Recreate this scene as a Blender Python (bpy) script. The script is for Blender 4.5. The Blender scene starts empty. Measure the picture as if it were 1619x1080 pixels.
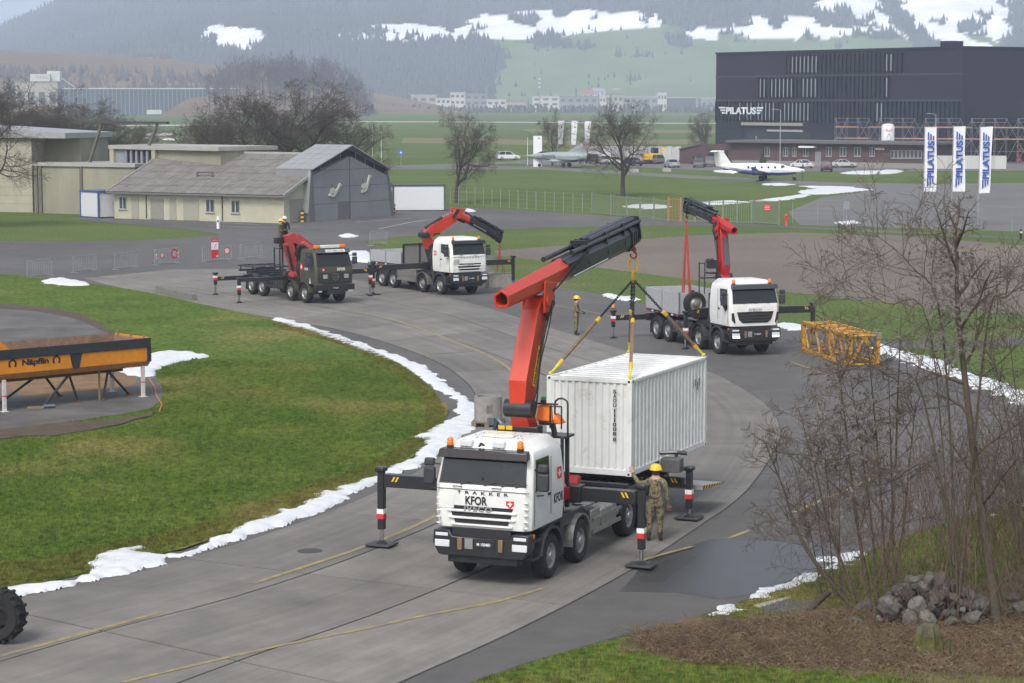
import bpy, bmesh, math, random
import numpy as np
from mathutils import Vector, Matrix, noise as mnoise
from mathutils.geometry import tessellate_polygon
PI = math.pi
R = math.radians
random.seed(7); rng = np.random.default_rng(7)
scene = bpy.context.scene
COL = scene.collection
# ------------------------------------------------------------------ camera
FPX, YH, CH = 3600.0, 158.0, 11.5
TH = math.atan((540 - YH) / FPX)
cam_d = bpy.data.cameras.new('camera'); cam = bpy.data.objects.new('camera', cam_d); COL.objects.link(cam)
cam.location = (0, 0, CH); cam.rotation_euler = (PI / 2 - TH, 0, 0)
cam_d.sensor_width = 36; cam_d.lens = FPX / 1619 * 36; cam_d.clip_start = 0.5; cam_d.clip_end = 20000
scene.camera = cam
# ------------------------------------------------------------------ light
SUN_EL, SUN_AZ = R(48), R(200)      # azimuth measured from +Y clockwise: light comes from behind the camera, a little to the left
world = bpy.data.worlds.new('World'); scene.world = world; world.use_nodes = True
wn = world.node_tree.nodes; wl = world.node_tree.links
for n in list(wn): wn.remove(n)
wo = wn.new('ShaderNodeOutputWorld'); wb = wn.new('ShaderNodeBackground'); sk = wn.new('ShaderNodeTexSky')
sk.sky_type = 'NISHITA'; sk.sun_disc = False; sk.sun_elevation = SUN_EL; sk.sun_rotation = SUN_AZ
sk.air_density = 1.0; sk.dust_density = 4.0; sk.ozone_density = 1.0
hs = wn.new('ShaderNodeHueSaturation'); hs.inputs['Saturation'].default_value = 0.42; hs.inputs['Value'].default_value = 1.0
wl.new(sk.outputs[0], hs.inputs['Color']); wl.new(hs.outputs[0], wb.inputs['Color']); wl.new(wb.outputs[0], wo.inputs['Surface'])
wb.inputs['Strength'].default_value = 0.15
sl = bpy.data.lights.new('sun', 'SUN'); sl.energy = 1.5; sl.angle = R(18); sl.color = (1.0, 0.97, 0.93)
sun = bpy.data.objects.new('sun', sl); COL.objects.link(sun)
sdir = Vector((math.sin(SUN_AZ) * math.cos(SUN_EL), math.cos(SUN_AZ) * math.cos(SUN_EL), math.sin(SUN_EL)))
sun.rotation_euler = sdir.to_track_quat('Z', 'Y').to_euler()
vs = scene.view_settings
vs.view_transform = 'Standard'; vs.look = 'None'; vs.exposure = 0.5; vs.gamma = 1.0; vs.use_curve_mapping = False
# ------------------------------------------------------------------ pixel -> place
def ray(px, py):
    c, s = math.cos(TH), math.sin(TH); u = (px - 809.5) / FPX; v = (540 - py) / FPX
    return Vector((u, c + v * s, -s + v * c))
def G(px, py, z=0.0):
    d = ray(px, py); t = (z - CH) / d.z
    return Vector((d.x * t, d.y * t, z))
def AT(px, py, Y):
    d = ray(px, py); t = Y / d.y
    return Vector((d.x * t, Y, CH + d.z * t))
# ------------------------------------------------------------------ materials
MATS = {}
def mat(name, col, rough=0.6, metal=0.0, var=0.12, scale=6.0, bump=0.0, bscale=60.0, col2=None, spec=0.5, coat=0.0, rand=0.0, emit=None, detail=6, lo=0.3, hi=0.7, obj=True, var2=0.0, scale2=0.3, stretch=None, uvs=0.0, dirt=None):
    if name in MATS: return MATS[name]
    m = bpy.data.materials.new(name); m.use_nodes = True
    nt = m.node_tree; N = nt.nodes; Lk = nt.links
    b = N['Principled BSDF']; b.inputs['Roughness'].default_value = rough; b.inputs['Metallic'].default_value = metal
    b.inputs['Specular IOR Level'].default_value = spec
    if coat: b.inputs['Coat Weight'].default_value = coat; b.inputs['Coat Roughness'].default_value = 0.08
    tc = N.new('ShaderNodeTexCoord'); src = tc.outputs['Object']
    if stretch:
        mp = N.new('ShaderNodeMapping'); mp.inputs['Scale'].default_value = stretch; Lk.new(src, mp.inputs[0]); src = mp.outputs[0]
    nz = N.new('ShaderNodeTexNoise'); nz.inputs['Scale'].default_value = scale; nz.inputs['Detail'].default_value = detail; nz.inputs['Roughness'].default_value = 0.7
    Lk.new(src, nz.inputs['Vector'])
    cr = N.new('ShaderNodeValToRGB'); e = cr.color_ramp.elements
    e[0].position = lo; e[1].position = hi
    if col2 is None:
        e[0].color = tuple(c * (1 - var) for c in col) + (1,); e[1].color = tuple(min(1, c * (1 + var)) for c in col) + (1,)
    else:
        e[0].color = tuple(col) + (1,); e[1].color = tuple(col2) + (1,)
    Lk.new(nz.outputs['Fac'], cr.inputs[0]); out = cr.outputs[0]
    if var2:
        n2 = N.new('ShaderNodeTexNoise'); n2.inputs['Scale'].default_value = scale2; n2.inputs['Detail'].default_value = 3; Lk.new(src, n2.inputs['Vector'])
        mr = N.new('ShaderNodeMapRange'); mr.inputs[1].default_value = 0.3; mr.inputs[2].default_value = 0.7; mr.inputs[3].default_value = 1 - var2; mr.inputs[4].default_value = 1 + var2; Lk.new(n2.outputs['Fac'], mr.inputs[0])
        mx = N.new('ShaderNodeVectorMath'); mx.operation = 'SCALE'; Lk.new(out, mx.inputs[0]); Lk.new(mr.outputs[0], mx.inputs['Scale']); out = mx.outputs[0]
    if uvs:
        uv = N.new('ShaderNodeUVMap'); mp = N.new('ShaderNodeMapping'); mp.inputs['Scale'].default_value = (.045, 1.6, 1); Lk.new(uv.outputs[0], mp.inputs[0])
        n3 = N.new('ShaderNodeTexNoise'); n3.inputs['Scale'].default_value = 1.0; n3.inputs['Detail'].default_value = 7; n3.inputs['Roughness'].default_value = .68; Lk.new(mp.outputs[0], n3.inputs['Vector'])
        mr = N.new('ShaderNodeMapRange'); mr.inputs[1].default_value = 0.32; mr.inputs[2].default_value = 0.68; mr.inputs[3].default_value = 1 - uvs; mr.inputs[4].default_value = 1 + uvs * .7; Lk.new(n3.outputs['Fac'], mr.inputs[0])
        mx = N.new('ShaderNodeVectorMath'); mx.operation = 'SCALE'; Lk.new(out, mx.inputs[0]); Lk.new(mr.outputs[0], mx.inputs['Scale']); out = mx.outputs[0]
    if dirt:
        n4 = N.new('ShaderNodeTexNoise'); n4.inputs['Scale'].default_value = dirt[1]; n4.inputs['Detail'].default_value = 8; n4.inputs['Roughness'].default_value = .75; Lk.new(tc.outputs['Object'], n4.inputs['Vector'])
        mr = N.new('ShaderNodeMapRange'); mr.inputs[1].default_value = dirt[2]; mr.inputs[2].default_value = dirt[2] + .16; mr.inputs[4].default_value = dirt[3]; Lk.new(n4.outputs['Fac'], mr.inputs[0])
        mx = N.new('ShaderNodeMix'); mx.data_type = 'RGBA'; Lk.new(mr.outputs[0], mx.inputs[0]); Lk.new(out, mx.inputs[6]); mx.inputs[7].default_value = tuple(dirt[0]) + (1,); out = mx.outputs[2]
    if rand:
        oi = N.new('ShaderNodeObjectInfo'); mr = N.new('ShaderNodeMapRange'); mr.inputs[3].default_value = 1 - rand; mr.inputs[4].default_value = 1 + rand; Lk.new(oi.outputs['Random'], mr.inputs[0])
        mx = N.new('ShaderNodeVectorMath'); mx.operation = 'SCALE'; Lk.new(out, mx.inputs[0]); Lk.new(mr.outputs[0], mx.inputs['Scale']); out = mx.outputs[0]
    Lk.new(out, b.inputs['Base Color'])
    if bump:
        bz = N.new('ShaderNodeTexNoise'); bz.inputs['Scale'].default_value = bscale; bz.inputs['Detail'].default_value = 4; Lk.new(src, bz.inputs['Vector'])
        bp = N.new('ShaderNodeBump'); bp.inputs['Strength'].default_value = bump; bp.inputs['Distance'].default_value = 0.02; Lk.new(bz.outputs['Fac'], bp.inputs['Height']); Lk.new(bp.outputs[0], b.inputs['Normal'])
    if emit: b.inputs['Emission Color'].default_value = tuple(emit[:3]) + (1,); b.inputs['Emission Strength'].default_value = emit[3]
    MATS[name] = m
    return m
def srgb(r, g, b):
    f = lambda c: (c / 255 / 12.92) if c / 255 <= 0.04045 else ((c / 255 + 0.055) / 1.055) ** 2.4
    return (f(r), f(g), f(b))
# ------------------------------------------------------------------ mesh builder
class MB:
    def __init__(s): s.v = []; s.f = []
    def add(s, vs, fs):
        n = len(s.v); s.v.extend(tuple(v) for v in vs); s.f.extend(tuple(i + n for i in f) for f in fs); return s
    def box(s, x0, x1, y0, y1, z0, z1, M=None):
        p = [(x0, y0, z0), (x1, y0, z0), (x1, y1, z0), (x0, y1, z0), (x0, y0, z1), (x1, y0, z1), (x1, y1, z1), (x0, y1, z1)]
        if M is not None: p = [M @ Vector(q) for q in p]
        return s.add(p, [(0, 3, 2, 1), (4, 5, 6, 7), (0, 1, 5, 4), (1, 2, 6, 5), (2, 3, 7, 6), (3, 0, 4, 7)])
    def hexa(s, p):
        return s.add(p, [(0, 3, 2, 1), (4, 5, 6, 7), (0, 1, 5, 4), (1, 2, 6, 5), (2, 3, 7, 6), (3, 0, 4, 7)])
    def beam(s, p0, p1, w, h=None, up=(0, 0, 1), w1=None, h1=None):
        p0 = Vector(p0); p1 = Vector(p1); h = w if h is None else h; w1 = w if w1 is None else w1; h1 = h if h1 is None else h1
        d = (p1 - p0).normalized(); u = Vector(up)
        if abs(d.dot(u)) > 0.98: u = Vector((0, 1, 0))
        x = d.cross(u).normalized(); u = x.cross(d).normalized()
        q = []
        for p, a, b in ((p0, w, h), (p1, w1, h1)):
            q += [p - x * a / 2 - u * b / 2, p + x * a / 2 - u * b / 2, p + x * a / 2 + u * b / 2, p - x * a / 2 + u * b / 2]
        return s.add(q, [(0, 1, 2, 3), (7, 6, 5, 4), (0, 4, 5, 1), (1, 5, 6, 2), (2, 6, 7, 3), (3, 7, 4, 0)])
    def section(s, p0, p1, sec0, sec1=None, up=(0, 0, 1)):
        # sweep an arbitrary (side, up) outline from p0 to p1
        p0 = Vector(p0); p1 = Vector(p1); d = (p1 - p0).normalized(); u = Vector(up)
        x = d.cross(u).normalized(); u = x.cross(d).normalized(); sec1 = sec1 or sec0; n = len(sec0)
        q = [p0 + x * a + u * b for a, b in sec0] + [p1 + x * a + u * b for a, b in sec1]
        return s.add(q, [tuple(range(n)), tuple(range(2 * n - 1, n - 1, -1))] + [(i, i + n, (i + 1) % n + n, (i + 1) % n) for i in range(n)])
    def tube(s, p0, p1, r0, r1=None, n=8, caps=True):
        p0 = Vector(p0); p1 = Vector(p1); r1 = r0 if r1 is None else r1
        d = p1 - p0
        if d.length < 1e-6: return s
        d.normalize(); u = Vector((0, 0, 1)) if abs(d.z) < 0.9 else Vector((1, 0, 0))
        x = d.cross(u).normalized(); y = d.cross(x)
        q = []
        for p, r in ((p0, r0), (p1, r1)):
            for i in range(n):
                a = 2 * PI * i / n; q.append(p + x * (math.cos(a) * r) + y * (math.sin(a) * r))
        fs = [(i, (i + 1) % n, (i + 1) % n + n, i + n) for i in range(n)]
        if caps: fs += [tuple(range(n - 1, -1, -1)), tuple(range(n, 2 * n))]
        return s.add(q, fs)
    def path(s, pts, r, n=6):
        for a, b in zip(pts[:-1], pts[1:]): s.tube(a, b, r, r, n)
        return s
    def lathe(s, prof, c=(0, 0, 0), axis='z', n=20, close=True, lug=0.0, lugsel=()):
        c = Vector(c); q = []; k = len(prof)
        for i in range(n):
            a = 2 * PI * i / n
            for j, (r, h) in enumerate(prof):
                rr = r - (lug if (j in lugsel and i % 2) else 0)
                x, y = rr * math.cos(a), rr * math.sin(a)
                q.append(c + (Vector((x, y, h)) if axis == 'z' else Vector((h, x, y)) if axis == 'x' else Vector((x, h, y))))
        fs = []
        for i in range(n):
            i2 = (i + 1) % n
            for j in range(k - 1): fs.append((i * k + j, i2 * k + j, i2 * k + j + 1, i * k + j + 1))
        if close:
            if prof[0][0] > 1e-5: fs.append(tuple(i * k for i in range(n - 1, -1, -1)))
            if prof[-1][0] > 1e-5: fs.append(tuple(i * k + k - 1 for i in range(n)))
        return s.add(q, fs)
    def prism(s, poly, axis, a, b):
        n = len(poly)
        def P(u, v, w): return (w, u, v) if axis == 'x' else (u, w, v) if axis == 'y' else (u, v, w)
        q = [P(u, v, a) for u, v in poly] + [P(u, v, b) for u, v in poly]
        tri = tessellate_polygon([[Vector((u, v, 0)) for u, v in poly]])
        fs = [tuple(t) for t in tri] + [tuple(i + n for i in reversed(t)) for t in tri] + [(i, (i + 1) % n, (i + 1) % n + n, i + n) for i in range(n)]
        return s.add(q, fs)
    def loft(s, rings, caps=True):
        n = len(rings[0]); o = len(s.v)
        for r in rings: s.v.extend(tuple(p) for p in r)
        for j in range(len(rings) - 1):
            for i in range(n): s.f.append((o + j * n + i, o + j * n + (i + 1) % n, o + (j + 1) * n + (i + 1) % n, o + (j + 1) * n + i))
        if caps: s.f.append(tuple(o + i for i in range(n - 1, -1, -1))); s.f.append(tuple(o + (len(rings) - 1) * n + i for i in range(n)))
        return s
    def mesh(s, name='mesh', smooth=False):
        me = bpy.data.meshes.new(name); me.from_pydata([tuple(v) for v in s.v], [], s.f)
        bm = bmesh.new(); bm.from_mesh(me); bmesh.ops.recalc_face_normals(bm, faces=bm.faces); bm.to_mesh(me); bm.free()
        if smooth:
            me.polygons.foreach_set('use_smooth', [True] * len(me.polygons))
            me.set_sharp_from_angle(angle=R(40))
        return me
    def build(s, name, m, parent=None, smooth=False, bevel=0.0, loc=None, rot=None):
        me = s.mesh(name, smooth or bevel > 0)
        return OB(name, me, m, parent, loc, rot, bevel)
def OB(name, me, m=None, parent=None, loc=None, rot=None, bevel=0.0):
    o = bpy.data.objects.new(name, me)
    if m is not None and len(me.materials) == 0: me.materials.append(m)
    COL.objects.link(o)
    if parent is not None: o.parent = parent
    if loc is not None: o.location = loc
    if rot is not None: o.rotation_euler = rot
    if bevel > 0:
        md = o.modifiers.new('bevel', 'BEVEL'); md.width = bevel; md.segments = 2; md.limit_method = 'ANGLE'; md.angle_limit = R(35)
    return o
def tag(o, label, cat, group=None):
    o['label'] = label; o['category'] = cat
    if group: o['group'] = group
    return o
def struct(o, kind='structure', label=None):
    o['kind'] = kind
    if label: o['label'] = label
    return o
def thing(name, label, cat, loc=(0, 0, 0), rz=0.0, group=None):
    o = bpy.data.objects.new(name, None); COL.objects.link(o); o.empty_display_size = 0.2
    o.location = loc; o.rotation_euler = (0, 0, rz); return tag(o, label, cat, group)
def copy_tree(o, parent=None):
    c = o.copy(); COL.objects.link(c)
    if parent is not None: c.parent = parent
    for ch in list(o.children): copy_tree(ch, c)
    return c
TXT = {}
def text_mesh(s, size, depth=0.004, shear=0.0, spacing=1.0, align='CENTER', bold=0.0):
    k = (s, size, depth, shear, spacing, align, bold)
    if k in TXT: return TXT[k]
    cu = bpy.data.curves.new('lettering', 'FONT'); cu.body = s; cu.size = size; cu.extrude = depth; cu.shear = shear; cu.space_character = spacing; cu.align_x = align; cu.align_y = 'CENTER'; cu.offset = bold
    cu.resolution_u = 3
    ob = bpy.data.objects.new('lettering_tmp', cu); COL.objects.link(ob)
    me = bpy.data.meshes.new_from_object(ob); bpy.data.objects.remove(ob)
    TXT[k] = me; return me
def text(s, size, m, parent, M, name='lettering', **kw):
    me = text_mesh(s, size, **kw).copy(); me.materials.clear()
    me.transform(M); return OB(name, me, m, parent)
def fitted_text(s, width, height, m, parent, M, name='lettering', bold=0.0, spacing=1.0):
    me = text_mesh(s, 1.0, depth=0.0, bold=bold, spacing=spacing).copy(); me.materials.clear()
    xs = [v.co.x for v in me.vertices]; ys = [v.co.y for v in me.vertices]
    cx, cy, w, h = (min(xs) + max(xs)) / 2, (min(ys) + max(ys)) / 2, max(xs) - min(xs), max(ys) - min(ys)
    me.transform(M @ Matrix.Diagonal((width / w, height / h, 1, 1)) @ Matrix.Translation((-cx, -cy, 0)))
    return OB(name, me, m, parent)
# frames: text lies in XY plane facing +Z; these stand it up
def face_front(x, y, z):      # readable from -Y (truck front), local X to the right of the reader
    return Matrix.Translation((x, y, z)) @ Matrix.Rotation(PI / 2, 4, 'X')
def face_left(x, y, z):       # readable from +X
    return Matrix.Translation((x, y, z)) @ Matrix.Rotation(PI / 2, 4, 'Z') @ Matrix.Rotation(PI / 2, 4, 'X')
def face_right(x, y, z):      # readable from -X
    return Matrix.Translation((x, y, z)) @ Matrix.Rotation(-PI / 2, 4, 'Z') @ Matrix.Rotation(PI / 2, 4, 'X')
def n2(x, y, s=1.0, seed=0.0): return mnoise.noise(Vector((x * s, y * s, seed)))
def fbm(x, y, s=1.0, seed=0.0, o=4):
    return mnoise.fractal(Vector((x * s, y * s, seed)), 1.0, 2.0, o)
# ------------------------------------------------------------------ shared materials
WHITE = mat('white_truck_paint', (0.72, 0.73, 0.71), 0.38, var=0.04, scale=3, coat=0.2, var2=0.05, scale2=2, dirt=((.30, .27, .23), 3.0, .60, .5))
CONTW = mat('white_container_paint', (0.66, 0.67, 0.66), 0.5, var=0.05, scale=2.5, var2=0.06, scale2=0.8, dirt=((.33, .26, .20), 2.2, .57, .6))
BLACK = mat('black_satin_paint', (0.022, 0.023, 0.027), 0.33, var=0.25, scale=5)
DARKP = mat('dark_grey_plastic', (0.035, 0.037, 0.042), 0.55, var=0.2, scale=8)
RUBBER = mat('rubber', (0.018, 0.018, 0.019), 0.85, var=0.3, scale=15, bump=0.3, bscale=40)
RIM = mat('rim_steel', (0.33, 0.33, 0.33), 0.45, 0.5, var=0.2, scale=9)
STEEL = mat('brushed_steel', (0.42, 0.42, 0.41), 0.38, 0.8, var=0.15, scale=10)
ALU = mat('aluminium_sideboard', (0.50, 0.51, 0.53), 0.42, 0.35, var=0.08, scale=4)
CHROME = mat('cylinder_rod', (0.65, 0.65, 0.66), 0.15, 1.0, var=0.05)
GLASS = mat('dark_cab_glass', (0.012, 0.016, 0.017), 0.06, var=0.3, scale=2, spec=0.6)
ORANGE = mat('orange_red_crane_paint', (0.50, 0.036, 0.014), 0.34, var=0.07, scale=3, coat=0.2, var2=0.07, scale2=1.0, dirt=((.16, .05, .035), 3.5, .60, .6))
RED = mat('red_crane_paint', (0.44, 0.016, 0.02), 0.34, var=0.1, scale=3, coat=0.2)
DKRED = mat('worn_red_paint', (0.36, 0.045, 0.04), 0.5, var=0.2, scale=4)
OLIVE = mat('olive_army_paint', (0.055, 0.052, 0.036), 0.6, var=0.15, scale=4)
YEL = mat('yellow_paint', (0.72, 0.43, 0.02), 0.5, var=0.12, scale=6)
AMBER = mat('amber_lens', (0.75, 0.20, 0.01), 0.2, var=0.1)
LAMP = mat('clear_lamp_lens', (0.62, 0.65, 0.68), 0.12, var=0.1, scale=30)
SIGNW = mat('sign_white', (0.75, 0.75, 0.75), 0.5, var=0.05)
SIGNR = mat('sign_red', (0.58, 0.03, 0.035), 0.5, var=0.08)
SIGNK = mat('sign_black', (0.015, 0.015, 0.02), 0.6, var=0.1)
SEAT = mat('orange_seat', (0.75, 0.17, 0.02), 0.55, var=0.1, scale=8)
CONC = mat('grey_concrete', (0.24, 0.23, 0.21), 0.9, var=0.22, scale=4, bump=0.4, bscale=25)
scene.cycles.volume_bounces = 1
# ================================================================== GROUND
def smooth_poly(pts, n=6, closed=True):
    P = [Vector((p[0], p[1], 0)) for p in pts]; out = []; L = len(P)
    rngi = range(L) if closed else range(L - 1)
    for i in rngi:
        g = lambda k: P[k % L] if closed else P[max(0, min(L - 1, k))]
        p0, p1, p2, p3 = g(i - 1), g(i), g(i + 1), g(i + 2)
        for j in range(n):
            t = j / n
            out.append(0.5 * ((2 * p1) + (p2 - p0) * t + (2 * p0 - 5 * p1 + 4 * p2 - p3) * t * t + (3 * p1 - p0 - 3 * p2 + p3) * t ** 3))
    if not closed: out.append(P[-1])
    return [(p.x, p.y) for p in out]
def gpts(px): return [tuple(G(*p)[:2]) for p in px]
def sheet(name, world_pts, z, m, thick=0.0, jitter=0.0, label=None, kind='structure'):
    pts = []
    for i, p in enumerate(world_pts):
        j = jitter
        pts.append((p[0] + j * n2(p[0], p[1], 1.3, 3.1), p[1] + j * n2(p[0], p[1], 1.3, 8.7)))
    mb = MB()
    if thick > 0: mb.prism(pts, 'z', z - thick, z)
    else:
        tri = tessellate_polygon([[Vector((u, v, 0)) for u, v in pts]])
        mb.add([(u, v, z) for u, v in pts], [tuple(t) for t in tri])
    o = mb.build(name, m)
    return struct(o, kind, label)
def grass_mat(name, a, b, c, sc=0.25):
    m = mat(name, a, 0.95, var=0.1, scale=sc, col2=b, detail=8, lo=0.38, hi=0.62, bump=0.9, bscale=9, spec=0.1)
    nt = m.node_tree; N = nt.nodes; Lk = nt.links; bs = N['Principled BSDF']
    src = bs.inputs['Base Color'].links[0].from_socket
    nz = N.new('ShaderNodeTexNoise'); nz.inputs['Scale'].default_value = 0.11; nz.inputs['Detail'].default_value = 7
    tc = N.new('ShaderNodeTexCoord'); Lk.new(tc.outputs['Object'], nz.inputs[0])
    mr = N.new('ShaderNodeMapRange'); mr.inputs[1].default_value = 0.52; mr.inputs[2].default_value = 0.74; mr.clamp = True; Lk.new(nz.outputs['Fac'], mr.inputs[0])
    mx = N.new('ShaderNodeMix'); mx.data_type = 'RGBA'; Lk.new(mr.outputs[0], mx.inputs[0]); Lk.new(src, mx.inputs[6]); mx.inputs[7].default_value = tuple(c) + (1,)
    f2 = N.new('ShaderNodeTexNoise'); f2.inputs['Scale'].default_value = 5; f2.inputs['Detail'].default_value = 8; Lk.new(tc.outputs['Object'], f2.inputs[0])
    m2 = N.new('ShaderNodeMapRange'); m2.inputs[1].default_value = 0.3; m2.inputs[2].default_value = 0.7; m2.inputs[3].default_value = 0.42; m2.inputs[4].default_value = 1.5; Lk.new(f2.outputs['Fac'], m2.inputs[0])
    sc2 = N.new('ShaderNodeVectorMath'); sc2.operation = 'SCALE'; Lk.new(mx.outputs[2], sc2.inputs[0]); Lk.new(m2.outputs[0], sc2.inputs['Scale'])
    Lk.new(sc2.outputs[0], bs.inputs['Base Color'])
    return m
GRASS = grass_mat('winter_grass', (0.060, 0.108, 0.014), (0.10, 0.142, 0.025), (0.19, 0.165, 0.055))
FIELD = grass_mat('airfield_grass', (0.078, 0.12, 0.030), (0.10, 0.14, 0.038), (0.135, 0.142, 0.05), 0.02)
ASPH = mat('worn_asphalt', (0.092, 0.088, 0.085), 0.85, var=0.22, scale=0.6, bump=0.25, bscale=35, var2=0.2, scale2=0.07, detail=10)
ASPHD = mat('dark_damp_asphalt', (0.034, 0.034, 0.036), 0.36, var=0.25, scale=0.5, bump=0.15, bscale=35, var2=0.2, scale2=0.15)
SLAB = mat('concrete_slab', (0.168, 0.158, 0.143), 0.85, var=0.22, scale=0.55, bump=0.3, bscale=28, rand=0.10, var2=0.14, scale2=0.2, detail=10, uvs=0.2)
GRAV = mat('brown_gravel', (0.14, 0.115, 0.092), 0.95, var=0.2, scale=1.6, bump=0.6, bscale=12, var2=0.16, scale2=0.05, detail=9)
ROADM = mat('far_road_asphalt', (0.13, 0.125, 0.12), 0.85, var=0.12, scale=0.2, var2=0.08, scale2=0.05)
PALE = mat('pale_concrete', (0.34, 0.33, 0.31), 0.9, var=0.12, scale=0.5)
MUD = mat('mud', (0.075, 0.052, 0.036), 0.9, var=0.35, scale=1.5, bump=0.8, bscale=8)
YLINE = mat('faded_yellow_paint', (0.33, 0.255, 0.085), 0.8, scale=3, col2=(0.20, 0.178, 0.125), detail=9, lo=.42, hi=.58)
SNOW = mat('old_snow', (0.63, 0.65, 0.68), 0.6, var=0.1, scale=2.5, bump=0.5, bscale=9, detail=8, dirt=((.40, .38, .35), 1.3, .56, .6))
# ground sheet, out to the mountain foot and past it
gm = MB(); gm.add([(-9000, -600, 0), (9000, -600, 0), (9000, 12000, 0), (-9000, 12000, 0)], [(0, 1, 2, 3)])
struct(gm.build('ground', FIELD))
# asphalt apron and roads
A1 = [(-500, 440), (-500, 362), (0, 381), (110, 382), (250, 379), (350, 372), (300, 363), (180, 353), (110, 346), (185, 338), (450, 338), (620, 331), (720, 328), (850, 334), (1000, 344), (1160, 353), (1240, 357),
      (1619, 375.5), (1900, 388), (1900, 392), (1619, 379), (1240, 360.5), (1100, 357), (1000, 357), (800, 363), (640, 374), (575, 382), (590, 392), (700, 399), (785, 404), (770, 418), (790, 436), (860, 450), (950, 466), (1000, 478), (1100, 495), (1230, 517), (1300, 524), (1390, 550),
      (1450, 577), (1540, 612), (1640, 650), (1760, 700), (1700, 755), (1570, 806), (1470, 834), (1380, 870), (1290, 905), (1200, 942), (1080, 985), (960, 1012), (830, 1050), (700, 1095), (560, 1170), (300, 1300), (-900, 1300)]
sheet('asphalt_apron', gpts(A1), 0.012, ASPH)
sheet('service_road', gpts([(1340, 531), (1400, 538), (1480, 541), (1560, 538), (1640, 530), (1640, 545), (1560, 549), (1480, 551), (1400, 549)]), 0.006, ASPH)
sheet('gravel_lot', gpts([(775, 397), (840, 392), (920, 387), (1010, 379), (1100, 372), (1260, 368), (1420, 372), (1619, 389), (1900, 410), (1900, 540), (1619, 497), (1500, 489), (1400, 479), (1270, 465), (1150, 450), (1000, 430), (870, 413), (785, 404)]), 0.006, GRAV, jitter=0.8)
# car parks and aircraft taxi strips beyond the fence
sheet('taxiway', gpts([(1265, 356), (1245, 335), (1300, 312), (1370, 303), (1300, 294), (1000, 277), (860, 268), (620, 268), (620, 263), (860, 263), (1000, 272), (1300, 288), (1480, 291), (1619, 289), (1900, 287), (1900, 384), (1619, 366)]), 0.006, ROADM)
sheet('car_park', gpts([(780, 258), (840, 252), (1000, 248), (1900, 240), (1900, 273), (1619, 270), (1290, 271), (1130, 270), (1020, 265), (920, 262)]), 0.010, ROADM)
sheet('far_road', gpts([(560, 268), (620, 262), (800, 256), (800, 259), (640, 266)]), 0.008, ROADM)
sheet('runway', gpts([(150, 199), (400, 196), (560, 192), (700, 192.6), (820, 193), (1000, 194.2), (1140, 195), (1140, 195.9), (1000, 195.1), (820, 193.9), (700, 193.4), (560, 193), (400, 197), (150, 200.5)]), 0.05, mat('runway_snow_edge', (0.55, 0.56, 0.55), 0.8, var=0.1, scale=0.05))
for i, px in enumerate([[(640, 218), (900, 222), (1120, 220), (1120, 228), (900, 231), (640, 226)], [(200, 214), (300, 216), (300, 221), (200, 219)], [(820, 204), (1130, 206), (1130, 211), (820, 209)]]):
    sheet('stubble_strip', gpts(px), 0.03, mat('stubble', (0.145, 0.13, 0.05), 0.95, var=0.15, scale=0.03), jitter=6)
# inner grass island with the pad that carries the tipper body
ISL = [(-500, 1060), (-200, 985), (0, 938), (80, 922), (150, 905), (250, 880), (400, 834), (520, 788), (600, 755), (650, 724), (688, 698), (704, 668), (698, 640), (678, 612), (640, 583), (590, 556), (520, 530), (440, 510), (400, 499), (330, 485), (270, 471), (200, 458), (130, 448), (60, 441), (0, 435), (-300, 420), (-900, 420)]
ISLW = smooth_poly(gpts(ISL), 5)
sheet('grass_island', ISLW, 0.06, GRASS, thick=0.058, jitter=0.12)
PAD = smooth_poly(gpts([(-300, 478), (0, 488), (60, 493), (120, 505), (175, 530), (225, 560), (244, 595), (257, 622), (238, 648), (150, 664), (60, 676), (-60, 688), (-300, 700)]), 5)
sheet('asphalt_pad', PAD, 0.075, mat('stained_pad_asphalt', (0.10, 0.095, 0.09), 0.8, var=0.3, scale=0.5, bump=0.2, bscale=30, var2=0.2, scale2=0.25), jitter=0.06)
sheet('rust_stain', smooth_poly(gpts([(0, 612), (60, 600), (150, 592), (215, 598), (200, 615), (120, 622), (40, 630)]), 4), 0.080, mat('rusty_clay', (0.19, 0.115, 0.055), 0.9, var=0.35, scale=0.9), jitter=0.5)
sheet('mud_strip', smooth_poly(gpts([(-60, 690), (0, 684), (90, 674), (180, 668), (245, 655), (200, 672), (120, 688), (40, 695), (-60, 702)]), 4), 0.115, MUD, thick=0.06, jitter=0.3)
sheet('mud_edge', smooth_poly(gpts([(-60, 478), (0, 482), (60, 487), (125, 498), (172, 523), (165, 527), (118, 506), (60, 495), (0, 490), (-60, 486)]), 4), 0.082, MUD, jitter=0.1)
# near verge on the right
VER = smooth_poly(gpts([(1760, 703), (1690, 760), (1575, 810), (1475, 838), (1385, 874), (1290, 910), (1200, 947), (1080, 990), (960, 1018), (830, 1056), (700, 1100), (560, 1175), (900, 1250), (2100, 1250), (2100, 760)]), 4)
DRY = smooth_poly(gpts([(-60, 955), (-60, 905), (80, 885), (150, 868), (250, 850), (380, 812), (500, 768), (580, 738), (640, 700), (668, 668), (672, 640), (650, 612), (600, 578), (540, 548), (440, 520), (440, 511), (520, 531), (590, 557), (640, 584), (677, 613), (697, 641), (703, 668), (687, 697), (649, 723), (599, 754), (519, 787), (399, 833), (249, 879), (150, 904), (80, 921)]), 4)
DRYG = grass_mat('dry_edge_grass', (.17, .135, .04), (.13, .135, .035), (.24, .18, .07), .5)
sheet('dry_grass_edge', DRY, 0.0635, DRYG, jitter=0.5)
sheet('verge', VER, 0.05, GRASS, thick=0.048, jitter=0.15)
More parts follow.
